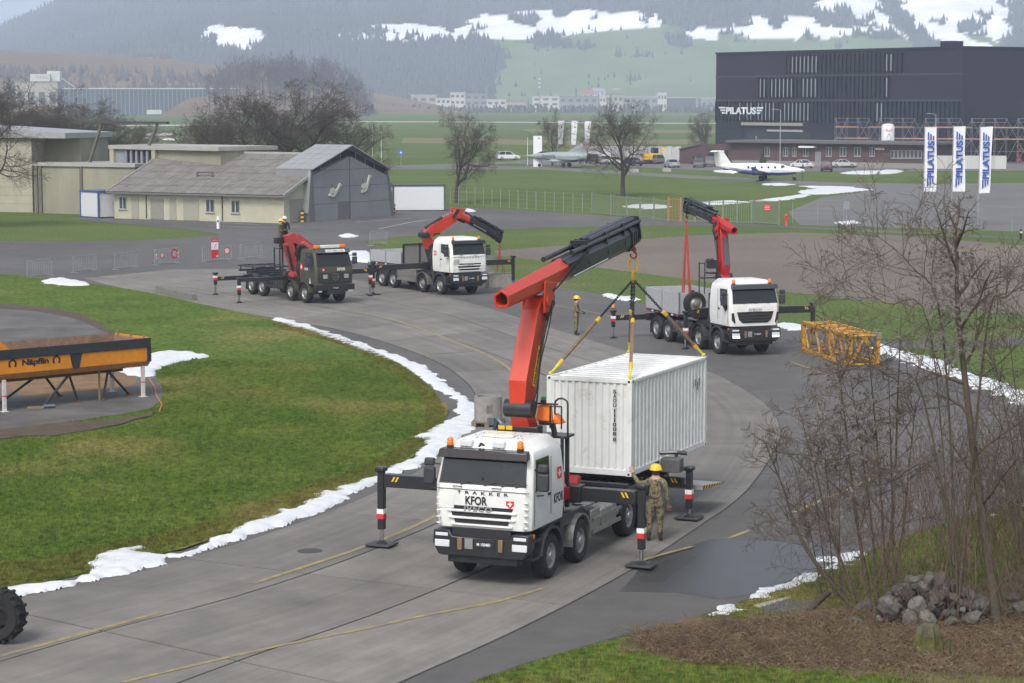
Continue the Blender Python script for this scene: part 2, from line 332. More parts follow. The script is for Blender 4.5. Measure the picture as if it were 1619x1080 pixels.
sheet('leaf_litter_bed', smooth_poly(gpts([(1000, 1012), (1110, 985), (1220, 975), (1380, 955), (1500, 940), (1640, 900), (1800, 930), (1800, 1120), (1400, 1075), (1250, 1062), (1140, 1040), (1080, 1046)]), 4), 0.058, mat('leaf_litter', (0.10, 0.062, 0.04), 0.95, var=0.45, scale=5, bump=1.0, bscale=16, col2=(0.17, 0.115, 0.075), detail=9, dirt=((.085, .10, .025), .9, .50, .8)), jitter=0.9)
# darker damp asphalt by the second pull-off
sheet('damp_patch', gpts([(1018, 893), (1060, 872), (1125, 853), (1180, 856), (1290, 858), (1390, 866), (1290, 902), (1200, 938), (1140, 948), (1070, 938), (980, 936)]), 0.017, ASPHD)
sheet('damp_stain', smooth_poly(gpts([(1008, 920), (1040, 893), (1080, 878), (1098, 884), (1070, 905), (1040, 922)]), 4), 0.021, mat('oil_stain', (0.03, 0.029, 0.028), 0.4, var=0.5, scale=1.2), jitter=0.2)
# ------------------------------------------------------------------ concrete taxi lane: slabs one by one
LE = [(-420, 1050), (-150, 985), (0, 952), (150, 923), (300, 884), (450, 836), (560, 794), (640, 757), (700, 719), (738, 682), (754, 650), (751, 626), (733, 602), (690, 573), (620, 546), (540, 523), (450, 507), (350, 489), (260, 471), (190, 456), (130, 441)]
RE = [(180, 1300), (400, 1190), (640, 1078), (780, 1016), (900, 957), (1010, 896), (1100, 838), (1180, 779), (1225, 714), (1235, 680), (1215, 643), (1165, 610), (1118, 588), (990, 555), (870, 519), (760, 484), (680, 466), (600, 450), (500, 435), (400, 427), (280, 426)]
SUB = 5
def dense(pts, n=600):
    P = gpts(pts); sm = smooth_poly(P, 10, closed=False); out = []     # both edges were traced with matching stations
    for k in range(n + 1):
        t = k / n * (len(sm) - 1); i = min(int(t), len(sm) - 2); u = t - i
        out.append(Vector((sm[i][0] * (1 - u) + sm[i + 1][0] * u, sm[i][1] * (1 - u) + sm[i + 1][1] * u, 0)))
    return out
DL, DR = dense(LE), dense(RE)
cum = [0.0]
for i in range(1, len(DL)): cum.append(cum[-1] + ((DL[i] + DR[i]) / 2 - (DL[i - 1] + DR[i - 1]) / 2).length)
NSEG = round(cum[-1] / 7.5)
SL, SR = [], []
for k in range(NSEG * SUB + 1):
    i = int(np.searchsorted(cum, cum[-1] * k / (NSEG * SUB))); i = min(i, len(DL) - 1); SL.append(DL[i]); SR.append(DR[i])
base_pts = [(p.x, p.y) for p in SL] + [(p.x, p.y) for p in reversed(SR)]
slab_bed = sheet('concrete_taxi_lane', base_pts, 0.018, mat('joint_filler', (0.035, 0.034, 0.032), 0.9))
LANES = [0.0, 0.34, 0.68, 1.0]
for j in range(NSEG):
    for k in range(3):
        mb = MB(); ga, gb = LANES[k], LANES[k + 1]
        a, b = [], []
        for i in range(j * SUB, (j + 1) * SUB + 1):
            d = (SR[i] - SL[i]); w = d.length; g = 0.035 / w
            a.append(SL[i].lerp(SR[i], ga + g)); b.append(SL[i].lerp(SR[i], gb - g))
        t0 = (a[1] - a[0]).normalized() * 0.03; a[0] = a[0] + t0; b[0] = b[0] + (b[1] - b[0]).normalized() * 0.03
        a[-1] = a[-1] - (a[-1] - a[-2]).normalized() * 0.03; b[-1] = b[-1] - (b[-1] - b[-2]).normalized() * 0.03
        z1 = 0.030 + 0.003 * random.random(); n = len(a)
        q = [(p.x, p.y, z1) for p in a] + [(p.x, p.y, z1) for p in b] + [(p.x, p.y, 0.012) for p in a] + [(p.x, p.y, 0.012) for p in b]
        fs = [(i, i + 1, n + i + 1, n + i) for i in range(n - 1)] + [(2 * n + i, 2 * n + i + 1, i + 1, i) for i in range(n - 1)] + [(n + i, n + i + 1, 3 * n + i + 1, 3 * n + i) for i in range(n - 1)] + [(0, n, 3 * n, 2 * n), (n - 1, 2 * n - 1, 4 * n - 1, 3 * n - 1)]
        mb.add(q, fs); so = mb.build('concrete_slab', SLAB, slab_bed); ul = so.data.uv_layers.new(name='lane'); i0 = j * SUB
        for lp in so.data.loops:
            vi = lp.vertex_index % (2 * n); fr_ = ga if vi < n else gb; ul.data[lp.index].uv = ((i0 + vi % n) * 1.5, fr_ * 15)
# yellow guide lines
def stripe(name, px, w, z, m=YLINE):
    P = [Vector((p[0], p[1], 0)) for p in smooth_poly(gpts(px), 8, closed=False)]
    q, fs = [], []
    for i, p in enumerate(P):
        d = (P[min(i + 1, len(P) - 1)] - P[max(i - 1, 0)]).normalized(); s = Vector((-d.y, d.x, 0)) * w / 2
        q += [tuple(p + s + Vector((0, 0, z))), tuple(p - s + Vector((0, 0, z)))]
    fs = [(2 * i, 2 * i + 1, 2 * i + 3, 2 * i + 2) for i in range(len(P) - 1)]
    return struct(MB().add(q, fs).build(name, m))
stripe('yellow_line', [(560, 493), (620, 506), (700, 534), (760, 558), (800, 580), (815, 598)], 0.16, 0.040)
stripe('yellow_line', [(690, 817), (630, 845), (560, 872), (480, 899), (400, 925)], 0.16, 0.040)
stripe('yellow_line', [(255, 970), (130, 1005), (0, 1040), (-80, 1060)], 0.16, 0.040)
stripe('yellow_line', [(860, 932), (780, 955), (680, 974), (560, 1000), (450, 1022), (330, 1049), (195, 1081)], 0.14, 0.040)
stripe('yellow_line', [(1000, 893), (1050, 878), (1095, 866)], 0.14, 0.040)
stripe('yellow_line', [(1152, 852), (1186, 839)], 0.14, 0.022); stripe('yellow_line', [(1252, 812), (1350, 770), (1390, 752)], 0.14, 0.022)
stripe('yellow_line', [(1250, 573), (1285, 585), (1320, 598)], 0.12, 0.022)
stripe('yellow_line', [(170, 438), (260, 449), (340, 460)], 0.14, 0.040); stripe('yellow_line', [(870, 482), (910, 489), (1000, 507)], 0.12, 0.022)
WLINE = mat('white_road_paint', (0.45, 0.45, 0.44), 0.8, var=0.2, scale=2)
for px in ([(330, 357), (420, 360), (480, 358)], [(345, 352), (410, 356)], [(600, 362), (660, 350), (720, 343)], [(560, 352), (650, 345)], [(640, 352), (705, 348)]): stripe('white_line', px, 0.15, 0.022, WLINE)
# ------------------------------------------------------------------ snow
def snow(name, px, h, cell, seed, rag=0.2, label='old snow bank', z0=0.03, nscale=1.5):
    W = np.array(smooth_poly(gpts(px), 4)); x0, y0 = W.min(0) - 0.5; x1, y1 = W.max(0) + 0.5
    nx, ny = int((x1 - x0) / cell) + 2, int((y1 - y0) / cell) + 2
    X, Y = np.meshgrid(x0 + np.arange(nx) * cell, y0 + np.arange(ny) * cell); Pq = np.stack([X.ravel(), Y.ravel()], 1)
    A = W; B = np.roll(W, -1, 0); inside = np.zeros(len(Pq), bool); dmin = np.full(len(Pq), 1e9)
    for a, b in zip(A, B):
        ab = b - a; t = np.clip(((Pq - a) @ ab) / max(1e-9, ab @ ab), 0, 1); dmin = np.minimum(dmin, np.hypot(*(Pq - a - t[:, None] * ab).T))
        c = ((a[1] > Pq[:, 1]) != (b[1] > Pq[:, 1]))
        with np.errstate(divide='ignore', invalid='ignore'): xi = (b[0] - a[0]) * (Pq[:, 1] - a[1]) / (b[1] - a[1]) + a[0]
        inside ^= c & (Pq[:, 0] < xi)
    sd = np.where(inside, dmin, -dmin)
    keep = sd > -0.6
    nz = np.zeros(len(Pq))
    for i in np.nonzero(keep)[0]: nz[i] = fbm(Pq[i, 0], Pq[i, 1], nscale, seed, 5)
    sd = sd + rag * nz * 1.3 + 0.10
    hh = np.where(sd > 0, h * (1 - np.exp(-np.maximum(sd, 0) / 0.22)) * (1 + 0.35 * nz), -0.02)
    gy, gx = np.gradient(sd.reshape(ny, nx), cell); gl = np.maximum(.25, gx ** 2 + gy ** 2); mv = np.where((sd < 0) & (sd > -cell * 1.5), -sd, 0)
    Pq = Pq + np.clip(np.stack([mv * (gx / gl).ravel(), mv * (gy / gl).ravel()], 1), -cell, cell)
    ok = (sd > -cell * 1.45).reshape(ny, nx); idx = -np.ones(nx * ny, int)
    fs = []; use = ok[:-1, :-1] & ok[1:, :-1] & ok[:-1, 1:] & ok[1:, 1:]
    ii, jj = np.nonzero(use); q = []
    def vid(k):
        if idx[k] < 0: idx[k] = len(q); q.append((Pq[k, 0], Pq[k, 1], z0 + max(hh[k], -0.02)))
        return idx[k]
    for i, j in zip(ii, jj):
        k = i * nx + j; fs.append((vid(k), vid(k + 1), vid(k + nx + 1), vid(k + nx)))
    if not fs: return
    o = MB().add(q, fs).build(name, SNOW, smooth=True); o.data.polygons.foreach_set('use_smooth', [True] * len(o.data.polygons))
    return struct(o, 'stuff', label)
snow('snow_bank', [(-90, 960), (0, 934), (60, 926), (110, 920), (150, 908), (143, 899), (152, 882), (190, 871), (225, 868), (240, 880), (300, 880), (340, 855), (420, 822), (480, 800), (500, 785), (560, 768), (600, 752), (612, 742), (650, 728), (668, 705), (662, 690), (700, 672), (748, 652), (752, 668), (735, 688), (700, 712), (655, 738), (622, 748), (585, 768), (545, 786), (520, 803), (450, 828), (400, 845), (310, 874), (262, 883), (240, 897), (150, 918), (60, 938), (0, 950), (-90, 972)], 0.11, 0.075, 1.0, label='long bank of old snow between grass island and concrete lane')
snow('snow_bank', [(438, 505), (470, 511), (520, 528), (580, 548), (630, 566), (665, 580), (690, 598), (712, 615), (735, 632), (750, 643), (738, 655), (722, 650), (728, 636), (700, 620), (672, 600), (640, 582), (590, 562), (530, 540), (480, 522), (440, 511)], 0.09, 0.09, 2.0, label='narrow snow bank along the inside of the bend')
snow('snow_patch', [(195, 588), (215, 572), (250, 560), (290, 560), (328, 567), (290, 572), (255, 582), (235, 598), (205, 596)], 0.12, 0.14, 3.0, z0=0.075, label='snow patch behind the yellow tipper body')
snow('snow_patch', [(70, 448), (90, 442), (110, 444), (143, 452), (105, 453)], 0.13, 0.15, 4.0, label='snow heap by the crowd barriers', z0=0.05)
snow('snow_patch', [(548, 402), (575, 400), (588, 408), (584, 415), (560, 413)], 0.2, 0.15, 5.0, label='snow heap between the two rear trucks')
snow('snow_patch', [(705, 406), (720, 404), (735, 408), (728, 411)], 0.15, 0.2, 5.5, label='small snow heap beside the rear white truck')
snow('snow_patch', [(538, 373), (552, 371), (563, 374), (550, 376)], 0.15, 0.25, 6.0, label='small snow heap on the hangar apron')
snow('snow_patch', [(734, 333), (742, 332), (750, 334), (742, 335.5)], 0.2, 0.3, 6.5, label='small snow heap beside the hangar road')
snow('snow_patch', [(1383, 549), (1400, 547), (1430, 560), (1480, 572), (1520, 590), (1570, 605), (1640, 628), (1700, 655), (1690, 668), (1600, 632), (1540, 610), (1480, 588), (1430, 570), (1395, 560)], 0.08, 0.12, 7.0, rag=0.5, label='broken snow ridge along the edge beside the yellow mast section')
snow('snow_patch', [(960, 466), (985, 470), (1010, 474), (990, 476), (960, 470)], 0.1, 0.16, 8.0, rag=0.35, label='thin snow remains beside the walking worker')
snow('snow_patch', [(1228, 513), (1262, 515), (1268, 522), (1245, 522)], 0.1, 0.16, 9.0, rag=0.35, label='thin snow remains beside the right hand truck')
snow('snow_patch', [(1318, 884), (1345, 876), (1362, 880), (1350, 892), (1322, 897)], 0.04, 0.08, 10.0, rag=0.4, label='snow remains at the edge of the damp asphalt')
snow('snow_patch', [(1195, 943), (1230, 930), (1262, 919), (1300, 905), (1320, 898), (1318, 904), (1270, 924), (1230, 938), (1200, 948)], 0.04, 0.08, 11.0, rag=0.25, label='thin line of snow along the verge', z0=0.04)
snow('snow_patch', [(1133, 968), (1150, 963), (1168, 966), (1150, 973), (1135, 974)], 0.04, 0.07, 12.0, rag=0.3, label='small snow rest beside the dead brambles', z0=0.05)
for k, px in enumerate([[(1265, 303), (1310, 296), (1350, 297), (1375, 301), (1330, 305), (1290, 308)], [(1190, 318), (1230, 313), (1275, 308), (1268, 312), (1225, 318)], [(1335, 272), (1380, 270), (1420, 269), (1420, 274), (1370, 276), (1335, 275)], [(1270, 294), (1340, 296), (1330, 299), (1275, 297)], [(1325, 352), (1345, 350), (1355, 353), (1335, 355)], [(1205, 291), (1235, 290), (1255, 292), (1225, 294)], [(1100, 320), (1160, 318), (1180, 321), (1120, 324)], [(990, 326), (1030, 323), (1060, 327), (1020, 331)], [(1130, 270), (1150, 269), (1160, 271), (1140, 273)]]):
    snow('snow_patch', px, 0.06, 0.6, 20.0 + k, rag=0.9, nscale=0.35, label='flat snow remains on the grass near the taxiway', z0=0.02)
for k, px in enumerate([[(230, 213), (262, 212), (270, 214), (240, 215)], [(225, 220), (232, 218), (236, 220)], [(258, 221), (280, 220), (276, 222)]]):
    snow('snow_patch', px, 0.4, 1.2, 40.0 + k, rag=1.0, nscale=0.2, label='snow remains on the far airfield', z0=0.02)
# ================================================================== TRUCKS
class Frame:      # forward = (-sin phi, -cos phi); local x = truck's left, y = backwards, z = up
    def __init__(s, o, phi):
        a = R(phi); s.o = Vector((o[0], o[1], 0)); s.rz = -a
        s.back = Vector((math.sin(a), math.cos(a), 0)); s.left = Vector((math.cos(a), -math.sin(a), 0))
    def loc(s, px, py, y=None, x=None, z=None):
        d = ray(px, py); C0 = Vector((0, 0, CH))
        if y is not None: n, k = s.back, y + s.o.dot(s.back)
        elif x is not None: n, k = s.left, x + s.o.dot(s.left)
        else: n, k = Vector((0, 0, 1)), z
        P = C0 + d * ((k - C0.dot(n)) / d.dot(n)); r = P - s.o
        return Vector((r.dot(s.left), r.dot(s.back), P.z))
    def world(s, x, y, z): return s.o + s.left * x + s.back * y + Vector((0, 0, z))
# wheel meshes shared by every truck; axis = local x, outer face towards +x
def wheel_meshes(r=0.55, w=0.36, rimr=0.31):
    t = MB(); h = w / 2
    t.lathe([(rimr, -h + .03), (rimr + .05, -h), (r - .10, -h), (r - .03, -h + .015), (r, -h + .06), (r, -h + .13), (r - .012, 0), (r, h - .13), (r, h - .06), (r - .03, h - .015), (r - .10, h), (rimr + .05, h), (rimr, h - .03)], axis='x', n=56, close=False, lug=0.022, lugsel=(3, 4, 5, 7, 8, 9))
    rm = MB()
    rm.lathe([(rimr, -h + .03), (rimr, h - .03), (rimr - .025, h - .05), (rimr - .05, h - .12), (.20, h - .10), (.17, h - .06), (.13, h - .05), (.12, h + .005), (.07, h + .02), (0.0, h + .02)], axis='x', n=24, close=False)
    for i in range(10):
        a = 2 * PI * i / 10; rm.tube((h - .055, .155 * math.cos(a), .155 * math.sin(a)), (h - .02, .155 * math.cos(a), .155 * math.sin(a)), .014, n=6)
    ho = MB()
    for i in range(10):
        a = 2 * PI * (i + .5) / 10; ho.tube((h - .12, .225 * math.cos(a), .225 * math.sin(a)), (h - .104, .225 * math.cos(a), .225 * math.sin(a)), .026, n=8)
    a, b, c = t.mesh('wheel', True), rm.mesh('rim', True), ho.mesh('vent_holes')
    a.materials.append(RUBBER); b.materials.append(RIM); c.materials.append(SIGNK)
    return a, b, c
WM = wheel_meshes()
def add_wheels(root, ys, track=1.03, z=0.55, steer=None, meshes=None, rimm=None):
    me = meshes or WM
    for i, y in enumerate(ys):
        for s in (1, -1):
            w = OB('wheel', me[0], None, root, (s * track, y, z), (random.random() * 6 * 0 + (i * 0.7), 0, (0 if s > 0 else PI) + (steer[i] if steer else 0)))
            OB('rim', me[1], None, w); OB('vent_hole_ring', me[2], None, w)['kind'] = 'stuff'
def arch(mb, y, z, r0, r1, x0, x1, a0=5, a1=175, n=12):
    pts = []
    for i in range(n + 1):
        a = R(a0 + (a1 - a0) * i / n); pts.append((math.cos(a), math.sin(a)))
    for (c0, s0), (c1, s1) in zip(pts[:-1], pts[1:]):
        q = []
        for x in (x0, x1):
            q += [(x, y + c0 * r0, z + s0 * r0), (x, y + c1 * r0, z + s1 * r0), (x, y + c1 * r1, z + s1 * r1), (x, y + c0 * r1, z + s0 * r1)]
        mb.hexa([q[0], q[1], q[2], q[3], q[4], q[5], q[6], q[7]])
    return mb
def ring(hw, y0, y1, z, ch=0.16, rc=0.05):
    return [(-hw + ch, y0, z), (hw - ch, y0, z), (hw, y0 + ch, z), (hw, y1 - rc, z), (hw - rc, y1, z), (-hw + rc, y1, z), (-hw, y1 - rc, z), (-hw, y0 + ch, z)]
CROSS_R = mat('swiss_red', (0.60, 0.02, 0.03), 0.5, var=0.05)
def swiss_flag(root, x, y, z, s, side, name='flag_emblem'):
    sg = 1 if side == 'left' else -1
    b = MB()
    if side == 'front': b.box(x - s / 2, x + s / 2, y - .004, y, z - s / 2, z + s / 2)
    else: b.box(x, x + sg * .004, y - s / 2, y + s / 2, z - s / 2, z + s / 2)
    f = b.build(name, CROSS_R, root); c = MB(); a, t = s * .32, s * .1
    for (u0, u1, v0, v1) in ((-a, a, -t, t), (-t, t, -a, -t - .0005), (-t, t, t + .0005, a)):
        if side == 'front': c.box(x + u0, x + u1, y - .009, y - .005, z + v0, z + v1)
        else: c.box(x + sg * .005, x + sg * .009, y + u0, y + u1, z + v0, z + v1)
    c.build('white_cross', SIGNW, f)
def mirror(root, x, y, z, s):
    a = MB(); a.path([(x, y, z + .18), (x + s * .28, y - .12, z + .22)], .022); arm = a.build('mirror_arm', BLACK, root); MB().path([(x, y + .05, z - .45), (x + s * .26, y - .1, z - .4)], .018).build('mirror_strut', BLACK, arm)
    h = MB(); h.box(x + s * .12, x + s * .40, y - .20, y - .04, z - .30, z + .12); h.build('mirror_housing', DARKP, arm, bevel=.04)
    h = MB(); h.box(x + s * .13, x + s * .38, y - .19, y - .05, z + .145, z + .34); h.build('wide_angle_mirror', DARKP, arm, bevel=.04)
def beacon(root, x, y, z):
    b = MB(); b.lathe([(.085, 0), (.085, .05)], (x, y, z), n=12); o = b.build('beacon_base', BLACK, root)
    c = MB(); c.lathe([(.075, .05), (.075, .19), (.05, .225), (0, .23)], (x, y, z), n=12); c.build('beacon', AMBER, o, smooth=True)
def jack(root, x, y, zt, side, pad=True, red=2, rod=0.45, ln=None):
    # vertical stabiliser leg at the end of its beam
    zt0 = zt + .28
    b = MB(); b.beam((x, y, rod), (x, y, zt0), .17, .17); leg = b.build('stabiliser_leg', BLACK, root, bevel=.015)
    MB().tube((x, y, .06), (x, y, rod + .05), .055, n=10).build('piston_rod', CHROME, leg, smooth=True)
    if pad:
        p = MB(); p.box(x - .34, x + .34, y - .30, y + .30, .034, .085); p.build('foot_pad', DARKP, leg, bevel=.015)
        MB().lathe([(.19, .085), (.09, .15), (.07, .17)], (x, y, 0), n=10).build('foot_cone', BLACK, leg)
    else:
        MB().lathe([(.18, .015), (.18, .05), (.07, .12)], (x, y, 0), n=10).build('foot_plate', BLACK, leg)
    if red:
        for k, dz in enumerate((0.0, .13, .26)[:red]):
            zz = rod + .28 + dz
            m = SIGNR if k % 2 == 0 else SIGNW
            q = MB(); q.box(x - .095, x + .095, y - .095, y + .095, zz, zz + .125); q.build('warning_band', m, leg)
    h = MB(); h.path([(x + .02, y + .13, zt0 - .1), (x + .03, y + .16, zt - .3), (x + .03, y + .15, rod + .2)], .022); h.build('hose', RUBBER, leg)
    MB().box(x - .13, x + .13, y - .14, y + .14, zt0 - .02, zt0 + .1).build('leg_head', BLACK, leg, bevel=.03)
def beam_out(root, y, z, xl, xr, h=.33, w=.26):
    b = MB(); b.box(-1.25, 1.25, y - w / 2 - .05, y + w / 2 + .05, z - h / 2 - .05, z + h / 2 + .05); o = b.build('stabiliser_box', BLACK, root, bevel=.02)
    for xe in (xl, xr):
        s = 1 if xe > 0 else -1
        MB().box(min(s * 1.255, xe), max(s * 1.255, xe), y - w / 2, y + w / 2, z - h / 2, z + h / 2).build('stabiliser_beam', BLACK, o, bevel=.015)
        for k in range(2):      # yellow hazard marks at the end
            xx = xe - s * (.22 + .1 * k)
            q = MB(); q.hexa([(xx, y - w / 2 - .006, z - .01), (xx + .05, y - w / 2 - .006, z - .01), (xx + .05, y - w / 2 - .001, z - .01), (xx, y - w / 2 - .001, z - .01), (xx - .07 * s, y - w / 2 - .006, z + .12), (xx + .05 - .07 * s, y - w / 2 - .006, z + .12), (xx + .05 - .07 * s, y - w / 2 - .001, z + .12), (xx - .07 * s, y - w / 2 - .001, z + .12)])
            q.build('hazard_mark', YEL, o)
def chassis(root, y_end, color=BLACK, sub=True, axles=(0, 2.05, 5.7, 7.1)):
    c = MB()
    for s in (-1, 1): c.box(s * .42 - .05, s * .42 + .05, -1.15, y_end, .78, 1.06)
    for y in np.linspace(-.8, y_end - .1, 9): c.box(-.37, .37, y - .05, y + .05, .82, 1.02)
    for y in axles: c.box(-.85, .85, y - .09, y + .09, .45, .63); c.lathe([(.0, -.2), (.2, -.1), (.2, .1), (0, .2)], (0, y, .55), axis='x', n=10)
    c.build('chassis', BLACK, root)
def iveco_cab(root, style='old', visor=BLACK):
    W, Wf = WHITE, 1.24
    rings = [ring(1.20, -1.44, .76, 1.36), ring(1.235, -1.47, .78, 1.75), ring(Wf, -1.47, .78, 2.20), ring(1.24, -1.46, .78, 2.40), ring(1.17, -1.26, .77, 3.04), ring(1.12, -1.17, .75, 3.20), ring(.86, -.92, .70, 3.40, .12)]
    MB().loft(rings).build('cab', W, root, bevel=.025)
    # glass: windscreen, side windows, each in a black surround
    def fy(z): return np.interp(z, [2.20, 2.40, 3.04], [-1.47, -1.46, -1.26])
    def sx(z): return np.interp(z, [1.75, 2.20, 2.40, 3.04], [1.235, 1.24, 1.24, 1.17])
    z0, z1 = (2.47, 3.02) if style == 'old' else (2.44, 3.02)
    for nm, m, e, o in (('windscreen_seal', BLACK, .05, .008), ('windscreen', GLASS, 0, .016)):
        a, b = z0 - e, z1 + e * .5; xa, xb = 1.06 + e, 1.0 + e
        q = [(-xa, fy(a) - o, a), (xa, fy(a) - o, a), (xa, fy(a) + .05, a), (-xa, fy(a) + .05, a), (-xb, fy(b) - o, b), (xb, fy(b) - o, b), (xb, fy(b) + .05, b), (-xb, fy(b) + .05, b)]
        MB().hexa(q).build(nm, m, root)
    if style == 'old':
        MB().box(-.02, .02, fy(2.53) - .03, fy(2.53), 2.52, 2.60).build('windscreen_divider', BLACK, root)
    for s in (1, -1):
        for nm, m, e, o in (('window_seal', BLACK, .035, .022), ('side_window', GLASS, 0, .032)):
            yz = [(-1.14 - e, 2.30 - e * .6), (-.30 + e, 2.55 - e), (-.22 + e, 2.98 + e), (-.98 - e * .4, 2.98 + e)] if style == 'old' else [(-1.12 - e, 2.20 - e * 1.6), (-.98, 2.05 - e), (-.42 + e, 2.50 - e), (-.30 + e, 2.98 + e), (-.96 - e * .5, 2.98 + e)]
            n = len(yz); q = [(s * (sx(z) + o), y, z) for y, z in yz] + [(s * (sx(z) - .02), y, z) for y, z in yz]
            MB().add(q, [tuple(range(n)), tuple(range(2 * n - 1, n - 1, -1))] + [(i, (i + 1) % n, (i + 1) % n + n, i + n) for i in range(n)]).build(nm, m, root)
        # door joint lines, handle, grab rail
        d = MB(); d.box(min(s * 1.239, s * 1.247), max(s * 1.239, s * 1.247), -.16, -.145, 1.62, 3.0); d.build('door_joint', DARKP, root); MB().box(min(s * 1.236, s * 1.244), max(s * 1.236, s * 1.244), -1.22, -1.205, 1.45, 2.3).build('door_joint', DARKP, root)
        MB().box(min(s * 1.242, s * 1.275), max(s * 1.242, s * 1.275), -.36, -.22, 2.08, 2.15).build('door_handle', BLACK, root, bevel=.01)
        mirror(root, s * 1.2, -1.1, 2.62, s)
        st = MB(); st.box(min(s * .95, s * 1.22), max(s * .95, s * 1.22), -1.28, -.72, 1.05, 1.13); st.box(min(s * .95, s * 1.2), max(s * .95, s * 1.2), -1.2, -.75, .62, .69); st.box(min(s * .98, s * 1.16), max(s * .98, s * 1.16), -1.22, -1.15, .64, 1.3); st.build('entry_step', BLACK, root, bevel=.01)
        f = MB(); arch(f, 0, .56, .66, .74, min(s * .84, s * 1.24), max(s * .84, s * 1.24), -8, 172); f.build('front_fender', DARKP, root, bevel=.01)
        fb = MB(); fb.box(min(s * .80, s * 1.16), max(s * .80, s * 1.16), -.55, .80, 1.26, 1.44); fb.box(min(s * .84, s * 1.2), max(s * .84, s * 1.2), .68, .86, .65, 1.5); fb.build('fender_back', DARKP, root, bevel=.03)
    v = MB(); v.hexa([(-1.16, -1.46, 3.03), (1.16, -1.46, 3.03), (1.14, -1.24, 3.06), (-1.14, -1.24, 3.06), (-1.12, -1.42, 3.23), (1.12, -1.42, 3.23), (1.08, -1.14, 3.25), (-1.08, -1.14, 3.25)]); v.build('sun_visor', visor, root, bevel=.02)
    for x in (-.55, .05, .5, .85) if style == 'old' else (-.6, .0, .6):
        w = MB(); w.path([(x, fy(z0) - .03, z0 - .06), (x + .30, fy(z0 + .1) - .05, z0 + .02)], .012); w.build('wiper', BLACK, root)
    for x in (-.95, .85): beacon(root, x, -1.15, 3.24)
    # front panel
    if style == 'old':
        for i, (zz, hw, h) in enumerate(((1.86, .80, .085), (1.70, .76, .095), (1.54, .69, .10))):
            s_ = MB(); s_.prism([(-hw, zz - h / 2), (hw - .03, zz - h / 2), (hw, zz + h / 2), (-hw - .03, zz + h / 2)], 'y', -1.476, -1.44); s_.build('grille_slot', SIGNK, root)
            b = MB(); b.prism([(-hw - .08, zz - h / 2 - .06), (hw + .08, zz - h / 2 - .06), (hw + .10, zz - h / 2 - .012), (-hw - .10, zz - h / 2 - .012)], 'y', -1.515, -1.45); b.build('grille_bar', W, root, bevel=.012)
        for s in (-1, 1):
            for k in range(5): MB().box(s * 1.12 - .05, s * 1.12 + .05, -1.492, -1.44, 1.44 + k * .15, 1.47 + k * .15).build('corner_vent', W, root, bevel=.008)
        for x in (-.62, .38): MB().path([(x - .1, -1.46, 2.36), (x - .1, -1.53, 2.37), (x + .1, -1.53, 2.37), (x + .1, -1.46, 2.36)], .012).build('grab_handle', BLACK, root)
        MB().box(-1.12, -.72, -1.482, -1.46, 1.83, 2.16).build('blank_plate_holder', W, root, bevel=.006)
        MB().box(-1.2, 1.2, -1.480, -1.46, 2.285, 2.297).build('bonnet_joint', DARKP, root)
        fitted_text('TRAKKER', 1.3, .075, DARKP, root, face_front(.02, -1.484, 2.225), bold=.03, spacing=2.2)
        fitted_text('IVECO', .72, .14, mat('badge_grey', (.34, .34, .35), .4, .4), root, face_front(-.08, -1.521, 1.85), 'brand_lettering', bold=.04, spacing=1.15)
    else:
        g = MB(); g.prism([(-.92, 2.02), (.92, 2.02), (.80, 1.66), (.62, 1.52), (-.62, 1.52), (-.80, 1.66)], 'y', -1.49, -1.44); g.build('grille', SIGNK, root, bevel=.02)
        for k in range(3): MB().box(-.78 + k * .04, .78 - k * .04, -1.515, -1.485, 1.60 + (2 - k) * .13, 1.635 + (2 - k) * .13).build('grille_bar', DARKP, root, bevel=.008)
        for s in (-1, 1): MB().prism([(s * 1.16, 1.98), (s * 1.06, 1.98), (s * .98, 1.56), (s * 1.0, 1.50), (s * 1.14, 1.66)], 'y', -1.478, -1.42).build('side_slot', SIGNK, root)
        MB().prism([(-.42, 2.03), (.42, 2.03), (.36, 2.24), (-.36, 2.24)], 'y', -1.485, -1.45).build('badge_panel', W, root)
        fitted_text('IVECO', .66, .13, STEEL, root, face_front(0, -1.492, 2.10), 'brand_lettering', bold=.04, spacing=1.15)
    # bumper and lamps
    bp = MB(); bp.prism([(-1.22, 1.30), (-1.24, .98), (-1.1, .72), (1.1, .72), (1.24, .98), (1.22, 1.30), (.80, 1.30), (.72, 1.16), (-.72, 1.16), (-.80, 1.30)], 'y', -1.56, -1.15); bp.build('bumper', BLACK, root, bevel=.03)
    MB().box(-.75, .75, -1.50, -1.2, 1.165, 1.37).build('front_crossmember', SIGNK, root)
    MB().box(-.9, .9, -1.45, -1.1, .52, .715).build('underrun_bar', BLACK, root, bevel=.03)
    for s in (-1, 1):
        MB().box(s * .99 - .19, s * .99 + .19, -1.575, -1.54, .90, 1.07).build('headlight', LAMP, root, bevel=.015)
        MB().box(s * 1.0 - .16, s * 1.0 + .16, -1.572, -1.54, 1.16, 1.24).build('indicator_lamp', LAMP, root, bevel=.01)
        MB().box(s * .52 - .06, s * .52 + .06, -1.62, -1.55, .86, 1.16).build('tow_bracket', mat('brass_brown', (.22, .16, .09), .5, .3), root, bevel=.015)
        MB().box(min(s * 1.236, s * 1.25), max(s * 1.236, s * 1.25), -1.3, -1.22, 1.2, 1.28).build('side_marker', AMBER, root)
    p = MB().box(-.36, .36, -1.572, -1.555, .92, 1.11).build('licence_plate', SIGNK, root, bevel=.004)
    MB().box(-.40, -.20, -1.579, -1.563, .89, 1.14).build('blank_tag', RIM, root)
